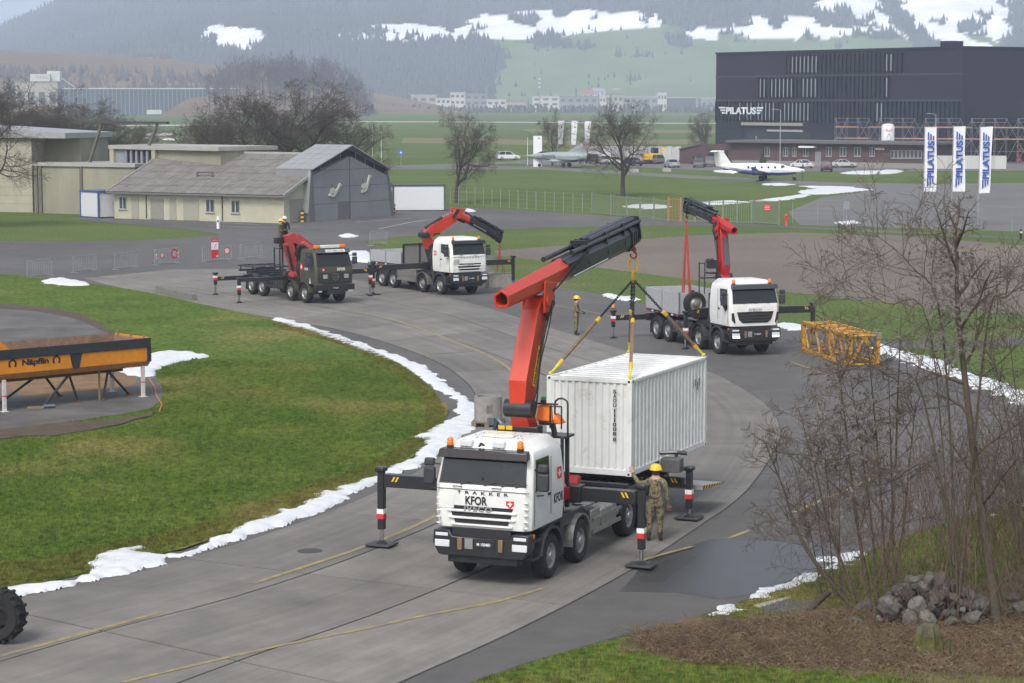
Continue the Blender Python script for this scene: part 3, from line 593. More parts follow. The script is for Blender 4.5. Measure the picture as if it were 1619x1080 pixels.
def side_gear(root, s, metal=STEEL):
    # gear between second and third axle on one side (s = +1 left, -1 right)
    f = MB(); arch(f, 2.05, .56, .64, .68, min(s * .86, s * 1.22), max(s * .86, s * 1.22), -5, 185); f.build('second_axle_fender', metal, root)
    x0, x1 = sorted((s * .78, s * 1.20))
    b = MB(); b.box(x0, x1, 2.78, 3.45, .62, 1.18); b.build('battery_box', metal, root, bevel=.02)
    for k in range(2): MB().box(x0 + .02, x1 - .02, 2.35 + k * .62, 2.9 + k * .62, 1.30, 1.36).build('tread_plate', mat('tread_plate', (.30, .30, .29), .45, .6, var=.4, scale=30), root)
    t = MB(); t.box(x0, x1, 3.55, 4.75, .60, 1.12); t.build('fuel_tank', metal, root, bevel=.06)
    for k in range(2): MB().box(x0 - .005, x1 + .008, 3.8 + k * .6, 3.86 + k * .6, .595, 1.13).build('tank_strap', RIM, root)
    r = MB(); xr = s * 1.225; r.beam((xr, 2.85, .62), (xr, 4.95, .62), .03, .10); r.beam((xr, 2.85, .92), (xr, 4.95, .92), .03, .08); r.build('side_guard', metal, root)
    MB().tube((s * 1.0, 4.85, .8), (s * 1.0, 5.0, .8), .16, n=12).build('air_tank', RIM, root)
def rear_fenders(root, ys, metal=BLACK):
    for s in (-1, 1):
        for y in ys:
            f = MB(); arch(f, y, .56, .63, .66, min(s * .84, s * 1.2), max(s * .84, s * 1.2), 12, 168); f.build('rear_fender', metal, root)
        MB().box(s * 1.02 - .17, s * 1.02 + .17, max(ys) + .68, max(ys) + .70, .25, .75).build('mud_flap', RUBBER, root)
        MB().box(s * .95 - .14, s * .95 + .14, max(ys) + 1.3, max(ys) + 1.36, .85, .99).build('tail_lamp', SIGNR, root)
# ------------------------------------------------------------------ knuckle boom crane in a vertical plane
class Plane:
    def __init__(s, c, ang):      # c = (x, y) slewing centre, ang = direction of r in truck xy, degrees from +y (back) towards +x (left)
        a = R(ang); s.c = Vector((c[0], c[1], 0)); s.d = Vector((math.sin(a), math.cos(a), 0)); s.n = Vector((math.cos(a), -math.sin(a), 0))
    def p(s, r, z, w=0.0): return s.c + s.d * r + s.n * w + Vector((0, 0, z))
HEX = lambda w, h: [(-w / 2, -h * .28), (-w * .30, -h / 2), (w * .30, -h / 2), (w / 2, -h * .28), (w / 2, h * .30), (w * .32, h / 2), (-w * .32, h / 2), (-w / 2, h * .30)]
def crane(root, pl, paint, zb, piv, knee, e0, e1, tip, big=1.0, brand=None, side=1):
    up = (0, 0, 1)
    MB().lathe([(.52, zb - .35), (.52, zb), (.42, zb + .06), (.36, zb + .12)], pl.p(0, 0), n=18).build('slewing_base', BLACK, root, smooth=True)
    c = MB(); c.section(pl.p(0, zb + .08), pl.p(piv[0] * .55, piv[1] - .55), [(-.30, -.34), (.30, -.34), (.30, .34), (-.30, .34)], [(-.26, -.26), (.26, -.26), (.26, .26), (-.26, .26)], up=pl.d)
    col = c.build('crane_column', BLACK, root, bevel=.03)
    k = MB(); k.section(pl.p(piv[0] * .45, piv[1] - .75), pl.p(piv[0] + .02, piv[1] + .12), [(-.25, -.28), (.25, -.28), (.25, .28), (-.25, .28)], [(-.22, -.2), (.22, -.2), (.22, .2), (-.22, .2)], up=pl.d); k.build('column_head', paint, col, bevel=.03)
    MB().tube(pl.p(piv[0], piv[1], -.36), pl.p(piv[0], piv[1], .36), .20 * big, n=16).build('boom_pivot', BLACK, col, smooth=True)
    # main boom: deep box section that tapers to the pivot and the knee
    P, K = Vector(pl.p(*piv)), Vector(pl.p(*knee)); d = (K - P)
    m1, m2 = P + d * .20, P + d * .88
    S = lambda w, h: [(-w / 2, -h / 2), (w / 2, -h / 2), (w / 2, h / 2), (-w / 2, h / 2)]
    b = MB(); u = pl.d if abs(d.normalized().z) > .6 else Vector((0, 0, 1))
    w = .42 * big
    b.section(P, m1, S(w * .86, .34 * big), S(w, .74 * big), up=u); b.section(m1, m2, S(w, .74 * big), S(w * .95, .60 * big), up=u); b.section(m2, K, S(w * .95, .60 * big), S(w * .8, .36 * big), up=u)
    mb_ = b.build('main_boom', paint, root, bevel=.015)
    off = u * (.42 * big)
    cy = MB(); cy.tube(P + d * .05 + off * .9, P + d * .55 + off * 1.05, .11 * big, n=12); cb = cy.build('lift_cylinder', BLACK, root, smooth=True)
    MB().tube(P + d * .55 + off * 1.05, P + d * .9 + off * .85, .06 * big, n=10).build('lift_cylinder_rod', CHROME, cb, smooth=True)
    for sd in (-1, 1):
        l = MB(); l.beam(K + pl.n * (sd * .27) - d.normalized() * .45 + off * .3, K + pl.n * (sd * .27) + off * 1.0, .06, .22); l.beam(K + pl.n * (sd * .27) + off * 1.0, K + pl.n * (sd * .27) + Vector((0, 0, .35)), .05, .2); l.build('knee_link', BLACK, root, bevel=.015)
    for sd in (-1, 1):
        q0, q1, q2 = K - d.normalized() * .3, K + Vector((0, 0, .5)), K + pl.d * .62 + Vector((0, 0, .42)); q = [v + pl.n * (sd * w_) for w_ in (.235 * big, .275 * big) for v in (q0 - pl.d * .12, q1 - pl.d * .2, q2, q0 + pl.d * .28)]
        MB().add(q, [(0, 1, 2, 3), (7, 6, 5, 4)] + [(i, (i + 1) % 4, (i + 1) % 4 + 4, i + 4) for i in range(4)]).build('knuckle_plate', paint, root, bevel=.01)
    MB().tube(K + pl.n * -.34, K + pl.n * .34, .13 * big, n=14).build('knee_pin', paint, root, smooth=True)
    h = MB()
    for j in range(3): h.path([P + d * t + pl.n * (side * (.25 + .03 * j) * big) + off * (.3 + .25 * math.sin(t * 7 + j)) for t in np.linspace(0, 1, 9)], .017)
    h.build('hydraulic_hoses', RUBBER, root)
    # outer boom housing and extensions
    E0, E1, T = Vector(pl.p(*e0)), Vector(pl.p(*e1)), Vector(pl.p(*tip))
    ax = (T - E0).normalized(); upv = pl.n.cross(ax) * -1
    if upv.z < 0: upv = -upv
    ho = MB(); hw, hh = .56 * big, .60 * big
    hw, hh = hw * .86, hh * .86; sec = [(-hw / 2, -hh * .30), (-hw * .30, -hh / 2), (hw * .30, -hh / 2), (hw / 2, -hh * .30), (hw / 2, hh * .22), (0, hh * .56), (-hw / 2, hh * .22)]
    inn = [(a * .84, b_ * .84) for a, b_ in sec]
    x = ax.cross(Vector(upv)).normalized()
    def ringp(c, s_): return [c + x * a + upv * b_ for a, b_ in s_]
    sc0 = [(a * .74, b_ * .74) for a, b_ in sec]; inn = [(a * .54, b_ * .54) for a, b_ in sec]; n = len(sec); q = ringp(E0, sc0) + ringp(E1, sec) + ringp(E0, inn) + ringp(E0 + ax * .35, inn)
    fs = [(i, (i + 1) % n, (i + 1) % n + n, i + n) for i in range(n)] + [tuple(range(n, 2 * n))] + [(i, (i + 1) % n, (i + 1) % n + 2 * n, i + 2 * n) for i in range(n)] + [(i + 2 * n, (i + 1) % n + 2 * n, (i + 1) % n + 3 * n, i + 3 * n) for i in range(n)] + [tuple(range(3 * n, 4 * n))]
    ho.add(q, fs); hob = ho.build('outer_boom_housing', paint, root, bevel=.01)
    pl_ = MB(); pl_.add(ringp(E0 + ax * .34, [(a * .98, b_ * .98) for a, b_ in inn]), [tuple(range(n))]); pl_.build('housing_opening', SIGNK, hob); hw, hh = hw / .86, hh / .86
    L = (T - E1).length
    for j in range(5):
        s_ = 1 - .085 * j; a0 = E1 - ax * .1; a1 = E1 + ax * (L * (.84 + .04 * j))
        ex = MB(); ex.section(a0, a1, HEX(hw * .86 * s_, hh * .86 * s_), up=upv)
        if j == 0: exo = ex.build('extension_boom', BLACK, root, bevel=.012)
        else: ex.build('extension_stage', BLACK, exo, bevel=.01)
        cl = MB(); cl.section(a1 - ax * .07, a1 + ax * .02, HEX(hw * (.95 * s_ + .03), hh * (.95 * s_ + .06)), up=upv); cl.build('stage_collar', BLACK, exo)
    st = MB(); st.tube(E1 + ax * .25 - upv * (hh * .30) + x * (hw * .36), E1 + ax * (L * .5) - upv * (hh * .30) + x * (hw * .36), .035, n=8); st.tube(E1 + ax * .25 - upv * (hh * .30) - x * (hw * .36), E1 + ax * (L * .5) - upv * (hh * .30) - x * (hw * .36), .035, n=8); st.build('guide_rail', CHROME, exo, smooth=True)  # chrome rods added as highlight lines along the black boom
    for j, (aa, hgt) in enumerate(((-.30, .50), (.30, .50), (-.10, .56), (.10, .56), (-.2, .70), (0, .74), (.2, .70))):
        s0 = E1 + ax * (L * (-.12 if j < 1 else .06 if j < 2 else .18 + .02 * j)) + upv * (hh * (.22 + hgt * .72)) + x * (hw * aa); s1 = E1 + ax * (L * (.99 - .012 * j)) + upv * (hh * (.22 + hgt * .72)) + x * (hw * aa)
        cyl = MB().tube(s0, s1, .058 * big, n=10).build('extension_cylinder', BLACK, exo, smooth=True)
    for t in (.24, .50, .74, .96):
        c0 = E1 + ax * (L * t); bk = MB(); bk.section(c0 - ax * .03, c0 + ax * .03, [(-hw * .47, -hh * .1), (hw * .47, -hh * .1), (hw * .36, hh * .80), (-hw * .36, hh * .80)], up=upv); bk.build('cylinder_bracket', BLACK, exo)
    MB().section(T - ax * .22, T + ax * .06, HEX(hw * .62, hh * .75), up=upv).build('boom_tip', BLACK, exo, bevel=.02)
    kc = MB(); kc.tube(m2 + off * .2 + Vector((0, 0, .02)), E0.lerp(E1, .82) + upv * (-hh * .45), .095 * big, n=12); kcb = kc.build('knuckle_cylinder', BLACK, root, smooth=True)
    hh_ = MB()
    for j in range(3):
        pts = [K + pl.n * (.2 * side) + Vector((0, 0, .1 + .05 * j)), K + ax * .5 + pl.n * (.36 * side) + Vector((0, 0, .25)), E1 - ax * .1 + pl.n * (.33 * side) + Vector((0, 0, .05 * j)), E1 + ax * (L * .3) + upv * (hh * .5) + pl.n * (.25 * side)]
        hh_.path(pts, .018)
    hh_.build('knee_hoses', RUBBER, root)
    return dict(P=P, K=K, E0=E0, E1=E1, T=T, ax=ax, up=upv, d=d, x=x, hw=hw, hh=hh, main=mb_, housing=hob)
def hook_block(root, T, drop=.45, m=DKRED):
    b = MB(); b.tube(T, T - Vector((0, 0, drop * .6)), .035, n=8); b.box(T.x - .07, T.x + .07, T.y - .05, T.y + .05, T.z - drop * .75, T.z - drop * .45); o = b.build('hook_swivel', m, root, bevel=.01)
    h = MB(); c = T - Vector((0, 0, drop + .02)); h.path([c + Vector((.09 * math.cos(a), 0, .09 * math.sin(a))) for a in np.linspace(R(90), R(-200), 10)], .026); h.build('hook', m, o, smooth=True)
    return c - Vector((0, 0, .09))
# ================================================================== MAIN TRUCK (white, crane raised, container on the hook)
FM = Frame((-.16, 54.45), 22)
T1 = thing('crane_truck', 'white four axle truck marked KFOR with raised orange crane holding a container', 'truck', (FM.o.x, FM.o.y, 0.036), FM.rz)
AX1 = (0, 2.05, 5.75, 7.13)
chassis(T1, 8.85, axles=AX1); add_wheels(T1, AX1); iveco_cab(T1, 'old', mat('smoked_visor', (.035, .03, .032), .15, var=.2))
for s in (1, -1): side_gear(T1, s)
rear_fenders(T1, AX1[2:], BLACK)
fitted_text('KFOR', .56, .21, SIGNK, T1, face_front(-.14, -1.486, 2.04), 'lettering', bold=.03)
fitted_text('KFOR', .62, .24, SIGNK, T1, face_left(1.243, .36, 1.93), 'lettering', bold=.03)
fitted_text('M 100481', .34, .075, SIGNW, T1, face_front(.08, -1.576, 1.015), 'plate_lettering', bold=.02)
swiss_flag(T1, 1.246, .40, 2.52, .28, 'left')
MB().prism([(.62, 2.08), (.82, 2.08), (.82, 1.98), (.72, 1.90), (.62, 1.98)], 'y', -1.480, -1.46).build('shield_emblem', CROSS_R, T1); 
sc = MB(); sc.box(.665, .775, -1.487, -1.483, 1.995, 2.03); sc.box(.703, .737, -1.4875, -1.4835, 1.95, 1.994); sc.box(.703, .737, -1.4875, -1.4835, 2.031, 2.06); sc.build('white_cross', SIGNW, T1)
# roof: tarpaulin roll, work lamps, antenna mount, hatch
MB().loft([[(-.5, -.35, 3.405), (.1, -.45, 3.405), (.35, -.3, 3.405), (.3, .0, 3.405), (-.2, .1, 3.405), (-.5, 0, 3.405)], [(-.45, -.3, 3.47), (.08, -.38, 3.49), (.28, -.26, 3.47), (.24, -.05, 3.48), (-.18, .05, 3.49), (-.44, -.03, 3.47)]]).build('folded_tarpaulin', mat('cream_tarp', (.62, .58, .48), .9, var=.15, scale=6, bump=.6, bscale=10), T1, bevel=.03)
MB().box(-.55, .35, -.55, .35, 3.37, 3.402).build('roof_hatch', WHITE, T1, bevel=.01)
for x in (-.55, .28):
    l = MB(); l.tube((x, -1.08, 3.2), (x, -1.08, 3.27), .03); lb = l.build('lamp_bracket', BLACK, T1)
    MB().box(x - .16, x + .16, -1.15, -1.02, 3.27, 3.42).build('work_lamp', LAMP, lb, bevel=.02)
a_ = MB(); a_.path([(-.28, -1.05, 3.2), (-.18, -1.1, 3.36), (-.1, -1.02, 3.28)], .025); a_.build('antenna_mount', BLACK, T1)
# bolts on the armoured roof
bo = MB()
for i in range(22):
    x, y = random.uniform(-.75, .75), random.uniform(-.75, .6); bo.tube((x, y, 3.395), (x, y, 3.412), .014, n=6)
bo.build('roof_bolts', DARKP, T1)
# ladder rack and exhaust behind the cab
r_ = MB()
for x in (.55, 1.12): r_.beam((x, .92, 1.35), (x, .92, 3.3), .07)
for z in (1.5, 1.85, 2.2, 2.55, 2.9): r_.beam((.55, .92, z), (1.12, .92, z), .05)
r_.build('ladder_rack', BLACK, T1)
MB().box(-1.15, .45, .84, 1.14, 1.4, 2.9).build('air_intake_housing', DARKP, T1, bevel=.04)
MB().path([(.2, .95, 1.5), (.2, .95, 2.9), (.5, 1.1, 3.05)], .09, 10).build('exhaust_stack', STEEL, T1)
MB().box(-1.1, 1.1, .88, 2.62, 1.07, 1.36).build('crane_subframe', BLACK, T1, bevel=.03)
# crane
PM = Plane((0, 1.75), 0)
CR = crane(T1, PM, ORANGE, 1.72, (-.82, 3.95), (.32, 6.50), (-2.0, 6.72), (1.98, 7.15), (7.75, 7.76), big=1.12, side=1)
# lower red tensioning arm
MB().section((.35, 1.5, 1.72), (.95, 1.5, 2.05), [(-.22, -.2), (.22, -.2), (.22, .2), (-.22, .2)], [(-.1, -.12), (.1, -.12), (.1, .12), (-.1, .12)]).build('slew_housing', RED, T1, bevel=.03)
sh_ = MB(); sh_.prism([(1.2, 1.62), (2.5, 1.62), (2.65, 2.05), (2.45, 2.12), (2.3, 1.86), (1.5, 1.95), (1.2, 2.15)], 'x', .55, .98); sh_.build('crane_leg_bracket', RED, T1, bevel=.02)
MB().box(-.62, .45, .95, 1.35, 3.0, 3.50).build('control_cabinet', BLACK, T1, bevel=.02)
for i in range(3):
    for j in range(2):
        if i == 2 and j == 1: continue
        MB().box(-.57 + j * .2, -.40 + j * .2, .938, .948, 3.40 - i * .14, 3.50 - i * .14 - .0).build('warning_sticker', YEL, T1)
PYEL = mat('sticker_yellow', (.78, .55, .03), .5)
MB().box(-.55, .12, .935, .948, 3.01, 3.12).build('brand_plate', PYEL, T1); fitted_text('PALFINGER', .60, .075, SIGNK, T1, face_front(-.215, .931, 3.065), 'brand_lettering', bold=.03)
# brand strip along the main boom's left face (reads upwards)
d_ = CR['d'].normalized(); wdt = .47 / 2 + .012
def on_boom(t, off, dx=0.0, z=0.0):
    # text frame on the left face of the main boom, reading up the boom
    o = CR['P'] + CR['d'] * t + Vector((off, 0, 0)); X = d_; Zv = Vector((1, 0, 0)); Y = Zv.cross(X); o = o + Y * dx
    return Matrix(((X.x, Y.x, Zv.x, o.x), (X.y, Y.y, Zv.y, o.y), (X.z, Y.z, Zv.z, o.z), (0, 0, 0, 1)))
ps = MB(); ps.box(-.52, .52, -.085, .085, 0, .004); me = ps.mesh('brand_strip'); me.transform(on_boom(.40, wdt, -.06)); OB('brand_strip', me, PYEL, T1)
fitted_text('PALFINGER', .92, .11, SIGNK, T1, on_boom(.40, wdt + .008, -.06), 'brand_lettering', bold=.04)
fitted_text('PK 78002-SH', .95, .10, mat('dark_red_print', (.35, .03, .02), .5), T1, on_boom(.70, wdt - .004, -.02), 'model_lettering')
# operator's high seat beside the column
pf = MB(); pf.box(.15, .98, 1.55, 2.15, 3.16, 3.22); pf.beam((.9, 1.85, 1.4), (.9, 1.85, 3.16), .09); pf.build('operator_platform', BLACK, T1)
sb = MB(); sb.box(.22, .62, 1.62, 2.02, 3.46, 3.56); sb.build('seat_pan', BLACK, T1, bevel=.03)
sbk = MB(); sbk.hexa([(.16, 1.60, 3.55), (.60, 1.60, 3.55), (.60, 1.72, 3.55), (.16, 1.72, 3.55), (.18, 1.66, 3.95), (.55, 1.66, 3.98), (.55, 1.76, 3.98), (.18, 1.76, 3.95)]); sbk.build('seat_back', SEAT, T1, bevel=.04)
MB().hexa([(.62, 1.6, 3.50), (.84, 1.62, 3.50), (.84, 2.0, 3.50), (.62, 2.0, 3.50), (.62, 1.62, 3.76), (.74, 1.64, 3.62), (.74, 1.98, 3.62), (.62, 1.98, 3.76)]).build('seat_side_bag', SEAT, T1, bevel=.04)
hl = MB(); hp = [(.97, 1.7, 3.2), (.97, 1.7, 4.0)] + [(.97 - .17 + .17 * math.cos(a), 1.7, 4.0 + .14 * math.sin(a)) for a in np.linspace(0, PI, 7)] + [(.63, 1.7, 3.5)]
hl.path(hp, .025, 8); hl.build('guard_hoop', BLACK, T1, smooth=True)
rl = MB(); rl.path([(.55, 1.58, 3.4), (.55, 1.58, 3.95), (.85, 1.58, 3.95), (.85, 1.58, 3.4)], .02); rl.path([(.12, 1.6, 4.0), (.75, 1.6, 4.0)], .025); rl.box(.3, .42, 1.56, 1.66, 4.0, 4.1); rl.build('armrest_rail', BLACK, T1)
MB().box(.32, .41, 1.57, 1.65, 4.105, 4.17).build('control_knob', mat('green_plastic', (.02, .22, .08), .5), T1)
MB().path([(.55, 1.9, 3.2), (.5, 1.9, 3.46)], .07).build('seat_pedestal', BLACK, T1)
mm = MB(); mm.path([(-.95, 1.6, 3.3), (-.8, 1.5, 3.55), (-.62, 1.45, 3.4)], .05); mm.box(-1.1, -.92, 1.5, 1.62, 3.4, 3.58); mm.build('spot_lamp', mat('blue_grey_metal', (.12, .14, .18), .4, .4), T1)
# stabilisers
beam_out(T1, 2.02, 1.74, -4.15, 2.68); jack(T1, -4.27, 2.02, 1.7, -1); jack(T1, 2.80, 2.02, 1.7, 1)
beam_out(T1, 8.62, 1.02, -1.75, 1.80, .26, .2); jack(T1, 1.94, 8.62, 1.1, 1, rod=.3); jack(T1, -1.9, 8.62, 1.1, -1, rod=.3)
# loading deck with hook-lift frame, twist locks and rear ramps
for s in (-1, 1):
    MB().box(s * .58 - .08, s * .58 + .08, 2.75, 9.0, 1.062, 1.30).build('deck_rail', BLACK, T1, bevel=.01)
for y in (3.2, 4.4, 5.6, 6.8, 8.0): MB().box(-1.2, 1.2, y - .09, y + .09, 1.31, 1.42).build('deck_cross_beam', BLACK, T1, bevel=.01)
for y in (3.2, 8.9):
    for s in (-1, 1): MB().box(s * 1.13 - .08, s * 1.13 + .08, y - .1, y + .1, 1.425, 1.52).build('twist_lock', STEEL, T1, bevel=.02)
MB().box(.62, 1.2, 4.9, 8.3, 1.16, 1.30).build('deck_side_box', BLACK, T1, bevel=.02)
rf = MB(); rf.box(-1.15, 1.25, 8.75, 8.95, .95, 1.3); rf.build('rear_beam', BLACK, T1, bevel=.02)
MB().box(1.25, 1.8, 8.15, 8.55, 1.34, 1.72).build('valve_block', mat('grey_hydraulic_block', (.10, .10, .10), .5), T1, bevel=.02)
MB().path([(1.0, 8.2, 1.3), (1.0, 8.2, 1.85), (1.65, 8.4, 1.88), (1.9, 8.5, 1.85)], .06).build('valve_arm', BLACK, T1)
for s in (-1, 1):
    xc = s * 1.72; rp = MB(); rp.hexa([(xc - .5, 8.95, .78), (xc + .5, 8.95, .78), (xc + .5, 10.9, .66), (xc - .5, 10.9, .66), (xc - .5, 8.95, .90), (xc + .5, 8.95, .90), (xc + .5, 10.9, .70), (xc - .5, 10.9, .70)]); ro = rp.build('loading_ramp', mat('ramp_aluminium', (.34, .34, .34), .5, .5, var=.3, scale=20), T1)
    for k in range(15):
        y0 = 8.97 + k * .125; h0 = .893 - k * .0128; l0 = .785 - k * .0077
        MB().hexa([(xc + .503, y0, l0), (xc + .512, y0, l0), (xc + .512, y0 + .11, l0), (xc + .503, y0 + .11, l0), (xc + .503, y0 + .06, h0), (xc + .512, y0 + .06, h0), (xc + .512, y0 + .17, h0), (xc + .503, y0 + .17, h0)]).build('hazard_stripe', YEL if k % 2 else SIGNK, ro)
TIPW = FM.world(*(CR['T'] - CR['ax'] * .08 - CR['up'] * .2))
hookp = hook_block(T1, CR['T'] - CR['ax'] * .08 - CR['up'] * .2, .36, DKRED)
HOOKW = FM.world(*hookp) + Vector((0, 0, .036))
# ================================================================== CONTAINER
CY = R(23.87); cB = Vector((3.155, 59.5, 1.58)); L, Wd, Ht = 6.058, 2.438, 2.591
cl, cw = Vector((math.sin(CY), math.cos(CY), 0)), Vector((-math.cos(CY), math.sin(CY), 0))
cc = cB + cl * (L / 2) + cw * (Wd / 2)
K1 = thing('shipping_container', 'white twenty foot steel container hanging from the raised orange crane', 'container', (cc.x, cc.y, cc.z), -CY)
hw, hl = Wd / 2, L / 2
def corrugated(x0, x1, z0, z1, pitch, depth, fl=.4):
    # outline in plan: list of (u, v) with v = outward depth
    n = max(1, round((x1 - x0) / pitch)); p = (x1 - x0) / n; out = []
    for i in range(n):
        a = x0 + i * p; out += [(a, 0), (a + p * (.5 - fl / 2 + .02), 0), (a + p * .5, depth), (a + p * .98, depth)]
    out.append((x1, 0)); return out
def wall_mesh(pts, place, z0, z1, th=.004):
    q = [place(u, v, z0) for u, v in pts] + [place(u, v, z1) for u, v in pts]; n = len(pts)
    return MB().add(q, [(i, i + 1, i + 1 + n, i + n) for i in range(n - 1)])
wall_mesh(corrugated(-hw + .14, hw - .14, 0, 0, .19, -.045), lambda u, v, z: (u, -hl + .02 - v, z), .16, Ht - .11).build('end_wall', CONTW, K1)
wall_mesh(corrugated(-hl + .14, hl - .14, 0, 0, .275, -.036), lambda u, v, z: (hw - .015 + v, u, z), .16, Ht - .10).build('side_wall', CONTW, K1)
wall_mesh(corrugated(-hl + .14, hl - .14, 0, 0, .275, -.036), lambda u, v, z: (-hw + .015 - v, u, z), .16, Ht - .10).build('side_wall', CONTW, K1)
for s in (-1, 1):
    d = MB().box(s * .56 - .53, s * .56 + .53, hl - .05, hl - .01, .16, Ht - .11).build('door', CONTW, K1, bevel=.01)
    for k in (-.25, .25): MB().tube((s * .56 + k, hl + .02, .1), (s * .56 + k, hl + .02, Ht - .08), .018, n=8).build('locking_bar', STEEL, d)
rf = corrugated(-hl + .06, hl - .06, 0, 0, .42, -.035)
n = len(rf); MB().add([(-hw + .05, u, Ht - .012 + v) for u, v in rf] + [(hw - .05, u, Ht - .012 + v) for u, v in rf], [(i, i + 1, i + 1 + n, i + n) for i in range(n - 1)]).build('roof', CONTW, K1)
MB().box(-hw + .06, hw - .06, -hl + .06, hl - .06, .10, .15).build('floor', mat('container_floor', (.10, .07, .045), .8), K1)
for sx in (-1, 1):
    for sy in (-1, 1):
        MB().box(sx * (hw - .075) - .075, sx * (hw - .075) + .075, sy * (hl - .075) - .075, sy * (hl - .075) + .075, .12, Ht - .12).build('corner_post', CONTW, K1, bevel=.012)
        for z0 in (0, Ht - .118):
            c = MB().box(sx * (hw - .08) - .084, sx * (hw - .08) + .084, sy * (hl - .088) - .092, sy * (hl - .088) + .092, z0, z0 + .118).build('corner_casting', CONTW, K1, bevel=.012)
            MB().box(sx * (hw - .08) - .03, sx * (hw - .08) + .03, sy * (hl + .005) - .002, sy * (hl + .005) + .002, z0 + .03, z0 + .09).build('casting_hole', SIGNK, c)
            MB().box(sx * (hw + .005) - .002, sx * (hw + .005) + .002, sy * (hl - .088) - .035, sy * (hl - .088) + .035, z0 + .03, z0 + .09).build('casting_hole', SIGNK, c)
    MB().box(sx * (hw - .04) - .04, sx * (hw - .04) + .04, -hl + .15, hl - .15, Ht - .10, Ht - .015).build('top_side_rail', CONTW, K1, bevel=.008)
    b = MB().box(sx * (hw - .04) - .035, sx * (hw - .04) + .035, -hl + .16, hl - .16, .02, .17).build('bottom_side_rail', CONTW, K1, bevel=.008)
    for yy in (-1.05, -.45, .5, 1.0): MB().box(sx * (hw - .003) - .003, sx * (hw - .003) + .003, yy - .16, yy + .16, .025, .135).build('fork_pocket', mat('dark_recess', (.06, .045, .035), .8, var=.5), b)  # flat dark brown panels in place of the open pockets
for sy in (-1, 1):
    MB().box(-hw + .15, hw - .15, sy * (hl - .05) - .045, sy * (hl - .05) + .045, Ht - .115, Ht - .012).build('top_end_rail', CONTW, K1, bevel=.008)
    MB().box(-hw + .15, hw - .15, sy * (hl - .05) - .045, sy * (hl - .05) + .045, .01, .17).build('bottom_end_rail', CONTW, K1, bevel=.008)
for k, ch in enumerate('SAOU1110088'):
    kw = dict(bold=.03); y0 = -hl - .036
    zz = Ht - .33 - k * .122 - (.03 if k > 3 else 0) - (.03 if k > 9 else 0)
    fitted_text(ch, .10 if ch not in '1I' else .04, .105, SIGNK, K1, face_front(.75, y0, zz), 'serial_lettering', **kw)
for k in range(3): MB().box(hw + .004, hw + .007, hl - 1.05 + k * .16, hl - .93 + k * .16, Ht - .75 - .12 * (k % 2), Ht - .55 - .1 * (k % 2)).build('data_plate', mat('grey_print', (.25, .25, .26), .6), K1)
# ================================================================== CHAIN SLING
CHAINM = mat('dark_chain_steel', (.035, .037, .04), .45, .6, var=.3, scale=20); HIY = mat('lime_hook', (.62, .60, .04), .45, var=.1); STRAP = mat('brown_strap', (.19, .13, .085), .9, var=.25, scale=10)
SG = thing('lifting_chain_sling', 'four leg chain and strap sling between crane hook and container', 'sling', HOOKW)
ml = MB(); ml.path([Vector((.13 * math.cos(a), .02 * math.sin(a), -.18 + .20 * math.sin(a))) for a in np.linspace(0, 2 * PI, 15)], .03, 8); ml.path([Vector((.02 * math.cos(a), .10 * math.cos(a), -.50 + .15 * math.sin(a))) for a in np.linspace(0, 2 * PI, 13)], .035, 8); ml.build('master_link', YEL, SG, smooth=True)
K1m = Matrix.Translation(cc) @ Matrix.Rotation(-CY, 4, 'Z')
for sx in (-1, 1):
    for sy in (-1, 1):
        end = K1m @ Vector((sx * (hw - .08), sy * (hl - .09), Ht + .05)) - HOOKW; st = Vector((sx * .03, sy * .03, -.62)); dv = end - st; Ln = dv.length; u = dv / Ln
        sd = u.cross(Vector((0, 0, 1))).normalized(); up2 = sd.cross(u)
        ch = MB(); nl = int(Ln * .40 / .085)
        for i in range(nl):
            c0 = st + u * (i * .085 + .06); pv = sd if i % 2 else up2
            ch.path([c0 + u * (.062 * math.cos(a)) + pv * (.032 * math.sin(a)) for a in np.linspace(0, 2 * PI, 7)], .014, 4)
        leg = ch.build('chain_leg', CHAINM, SG)
        a, b = st + u * (Ln * .41), st + u * (Ln * .455)
        MB().tube(a, b, .05, .06, n=8).build('shortening_hook', YEL, leg)
        MB().beam(b, st + u * (Ln * .86), .09, .055).build('protective_strap', STRAP, leg)
        MB().tube(st + u * (Ln * .86), st + u * (Ln * .90), .055, n=8).build('end_fitting', YEL, leg)
        MB().tube(st + u * (Ln * .90), st + u * (Ln * .985), .045, .03, n=8).build('corner_hook', HIY, leg)
        MB().lathe([(0, -.05), (.06, -.02), (.06, .03), (0, .06)], st + u * Ln, n=8).build('corner_lug', HIY, leg)
